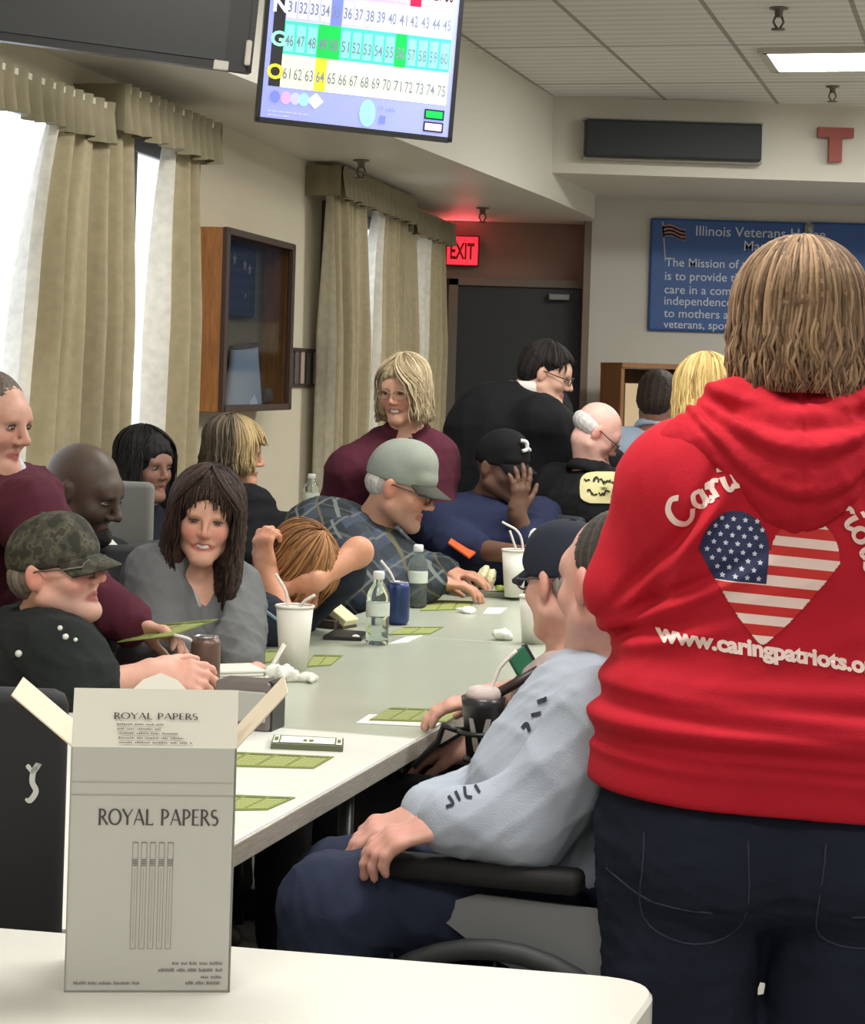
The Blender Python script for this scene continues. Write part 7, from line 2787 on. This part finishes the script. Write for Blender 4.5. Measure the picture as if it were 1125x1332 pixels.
# ---------------------------------------------------------------- wheelchair of the man in grey
def wheelchair(p, face, label):
    f = unit(V3(face[0], face[1], 0))
    r = V3(f[1], -f[0], 0)
    R = np.stack([r, f, ZH], 1)
    o = V3(p[0], p[1], 0)
    L = lambda x, y, z: o + r * x + f * y + ZH * z
    t = thing('wheelchair', label, 'wheelchair', o)
    fr = mat('chair_frame', (58, 60, 64), 0.35, 0.7)
    MB().box(L(0, 0.05, 0.475), (0.225, 0.21, 0.03), R, 0.02).build('seat', M_blk, t, True)
    MB().box(L(0, -0.235, 0.74), (0.215, 0.016, 0.21), R, 0.012).build('backrest', M_blk, t, True)
    for q in (-1, 1):
        x = q * 0.245
        b = MB()
        b.tube([L(x, -0.23, 0.30), L(x, -0.24, 0.96)], 0.013, 8)
        b.tube([L(x, -0.23, 0.45), L(x, 0.30, 0.45), L(x, 0.40, 0.14)], 0.013, 8)
        b.tube([L(x, -0.23, 0.30), L(x, 0.28, 0.22)], 0.011, 8)
        b.build('frame', fr, t, True)
        MB().tube([L(x, -0.24, 0.93), L(x, -0.34, 0.935)], 0.017, 10).build('push_handle', M_black, t, True)
        MB().box(L(q * 0.262, 0.02, 0.690), (0.032, 0.165, 0.017), R, 0.012).build('armrest', M_blackm, t, True)
        b = MB()
        poly = [(-0.21, 0.650), (0.02, 0.655), (0.10, 0.625), (0.02, 0.575), (-0.07, 0.53), (-0.21, 0.52)]
        V = [L(q * 0.258, y, z) for y, z in poly] + [L(q * 0.252, y, z) for y, z in poly]
        n = len(poly)
        b.add(V, [tuple(range(n)), tuple(range(2 * n - 1, n - 1, -1))] + [(i, n + i, n + (i + 1) % n, (i + 1) % n) for i in range(n)])
        b.build('side_panel', mat('side_panel_grey', (128, 130, 134), 0.45), t)
        MB().tube([L(q * 0.262, 0.15, 0.655), L(x, 0.17, 0.45)], 0.010, 8).build('arm_post', fr, t, True)
        wc = L(q * 0.295, -0.02, 0.30)
        an = np.linspace(0, 2 * math.pi, 41)
        wv = MB().tube([wc + f * 0.283 * math.cos(a) + ZH * 0.283 * math.sin(a) for a in an], 0.0165, 8).build('wheel', mat('tyre', (48, 50, 52), 0.6), t, True)
        MB().tube([wc + r * q * 0.03 + f * 0.245 * math.cos(a) + ZH * 0.245 * math.sin(a) for a in an], 0.008, 8).build('hand_rim', mat('rim_metal', (120, 122, 126), 0.3, 0.8), wv, True)
        b = MB()
        for k in range(12):
            a = k * math.pi / 6
            b.tube([wc + f * 0.02 * math.cos(a) + ZH * 0.02 * math.sin(a), wc + f * 0.275 * math.cos(a) + ZH * 0.275 * math.sin(a)], 0.0025, 5)
        b.tube([wc - r * 0.03, wc + r * 0.03], 0.025, 10)
        b.build('spokes', fr, wv, True)
        cc = L(x, 0.33, 0.09)
        MB().tube([cc + f * 0.075 * math.cos(a) + ZH * 0.075 * math.sin(a) for a in np.linspace(0, 2 * math.pi, 25)], 0.014, 8).build('caster', mat('tyre'), t, True)
        MB().tube([L(x, 0.33, 0.09), L(x, 0.31, 0.20)], 0.012, 8).build('caster_fork', fr, t, True)
        MB().box(L(q * 0.12, 0.50, 0.08), (0.08, 0.09, 0.008), R, 0.004).build('footrest', M_black, t)
    return t


pv = gm.P
wheelchair((pv[0] - 0.06, pv[1]), (-0.95, 0.28), 'wheelchair with black armrest under the person in pale grey')
chair((0.36, 4.27), 0.45, (-0.95, 0.3), label='dark chair under the man in the dark cap and glasses')

# ---------------------------------------------------------------- black chair tucked to the near table end
bk = at(20, 1040, 2.53)
cx_ = at(106, 1040, 2.53)[0] - 0.235
t = chair((cx_, 2.56 + 0.235), 0.46, (0.08, 1), (26, 27, 30), 'black padded chair with a white script mark, left of the straw box', None, 0.495)
lg = catmull([(38, 992), (46, 1000), (54, 990), (47, 1000), (45, 1014), (50, 1026), (42, 1038), (36, 1036)], 4)
f = unit(V3(0.08, 1, 0))
yb_ = (V3(cx_, 2.795, 0) - f * 0.245)[1] - 0.024
V, F = ribbon([(at(x, y, yb_)[0], at(x, y, yb_)[2]) for x, y in lg], [0.004, 0.006, 0.005, 0.006] + [0.007] * (len(lg) - 8) + [0.006, 0.005, 0.004, 0.003])
mesh_obj('script_mark', [(x, yb_ - 0.001 + (x - cx_) * -0.08, z) for x, z in V], F, mat('mark_white', (206, 206, 204), 0.6), t, False)

# side table behind the plaid man, with a bottle and papers
sc = V3(at(392, 680, 8.2)[0], 8.2, 0)
zt = at(392, 672, 8.2)[2]
t = thing('side_table', 'small side table under the window wall behind the plaid shirt', 'table', sc)
MB().box(sc + V3(0, 0, zt - 0.015), (0.28, 0.30, 0.015), WR, 0.004).build('tabletop', mat('side_top', (120, 112, 100), 0.5), t)
for a in (-1, 1):
    for b_ in (-1, 1):
        q = sc + WR @ V3(a * 0.24, b_ * 0.26, 0)
        MB().tube([q, q + V3(0, 0, zt - 0.03)], 0.015, 8).build('leg', M_leg, t, True)
pp = on(404, 664, zt)
bottle('clear plastic bottle standing on the side table by the far curtain', V3(at(404, 668, 8.15)[0], 8.15, zt + 0.0005), 0.17, 0.032)
c = V3(at(378, 676, 8.08)[0], 8.08, zt)
tag(MB().box(c + V3(0, 0, 0.004), (0.10, 0.13, 0.0035), np.array(Matrix.Rotation(0.5, 3, 'Z'))).build('paper_stack', mat('paper_dull', (186, 184, 168), 0.7), None), 'pile of papers on the side table behind the plaid shirt', 'papers')
# ------------------------------------------------------------------ camera and light
cd = bpy.data.cameras.new('camera')
cam = bpy.data.objects.new('camera', cd)
COL.objects.link(cam)
cd.sensor_fit = 'HORIZONTAL'
cd.sensor_width = 36
cd.lens = 36 * F_PX / 1125
cd.shift_y = -(666 - PPY) / 1125
cd.clip_start, cd.clip_end = 0.05, 60
cam.matrix_world = Matrix.Translation((0, 0, CAM_H)) @ Matrix.Rotation(math.pi / 2, 4, 'X') @ Matrix.Rotation(ROLL, 4, 'Z')
SC.camera = cam
w = bpy.data.worlds.new('daylight')
w.use_nodes = True
w.node_tree.nodes['Background'].inputs['Color'].default_value = (0.75, 0.85, 1.0, 1)
w.node_tree.nodes['Background'].inputs['Strength'].default_value = 0.5
SC.world = w
SC.view_settings.view_transform = 'Standard'
SC.view_settings.look = 'None'
SC.view_settings.gamma = 1.0
SC.view_settings.use_curve_mapping = False
SC.view_settings.exposure = 0.03
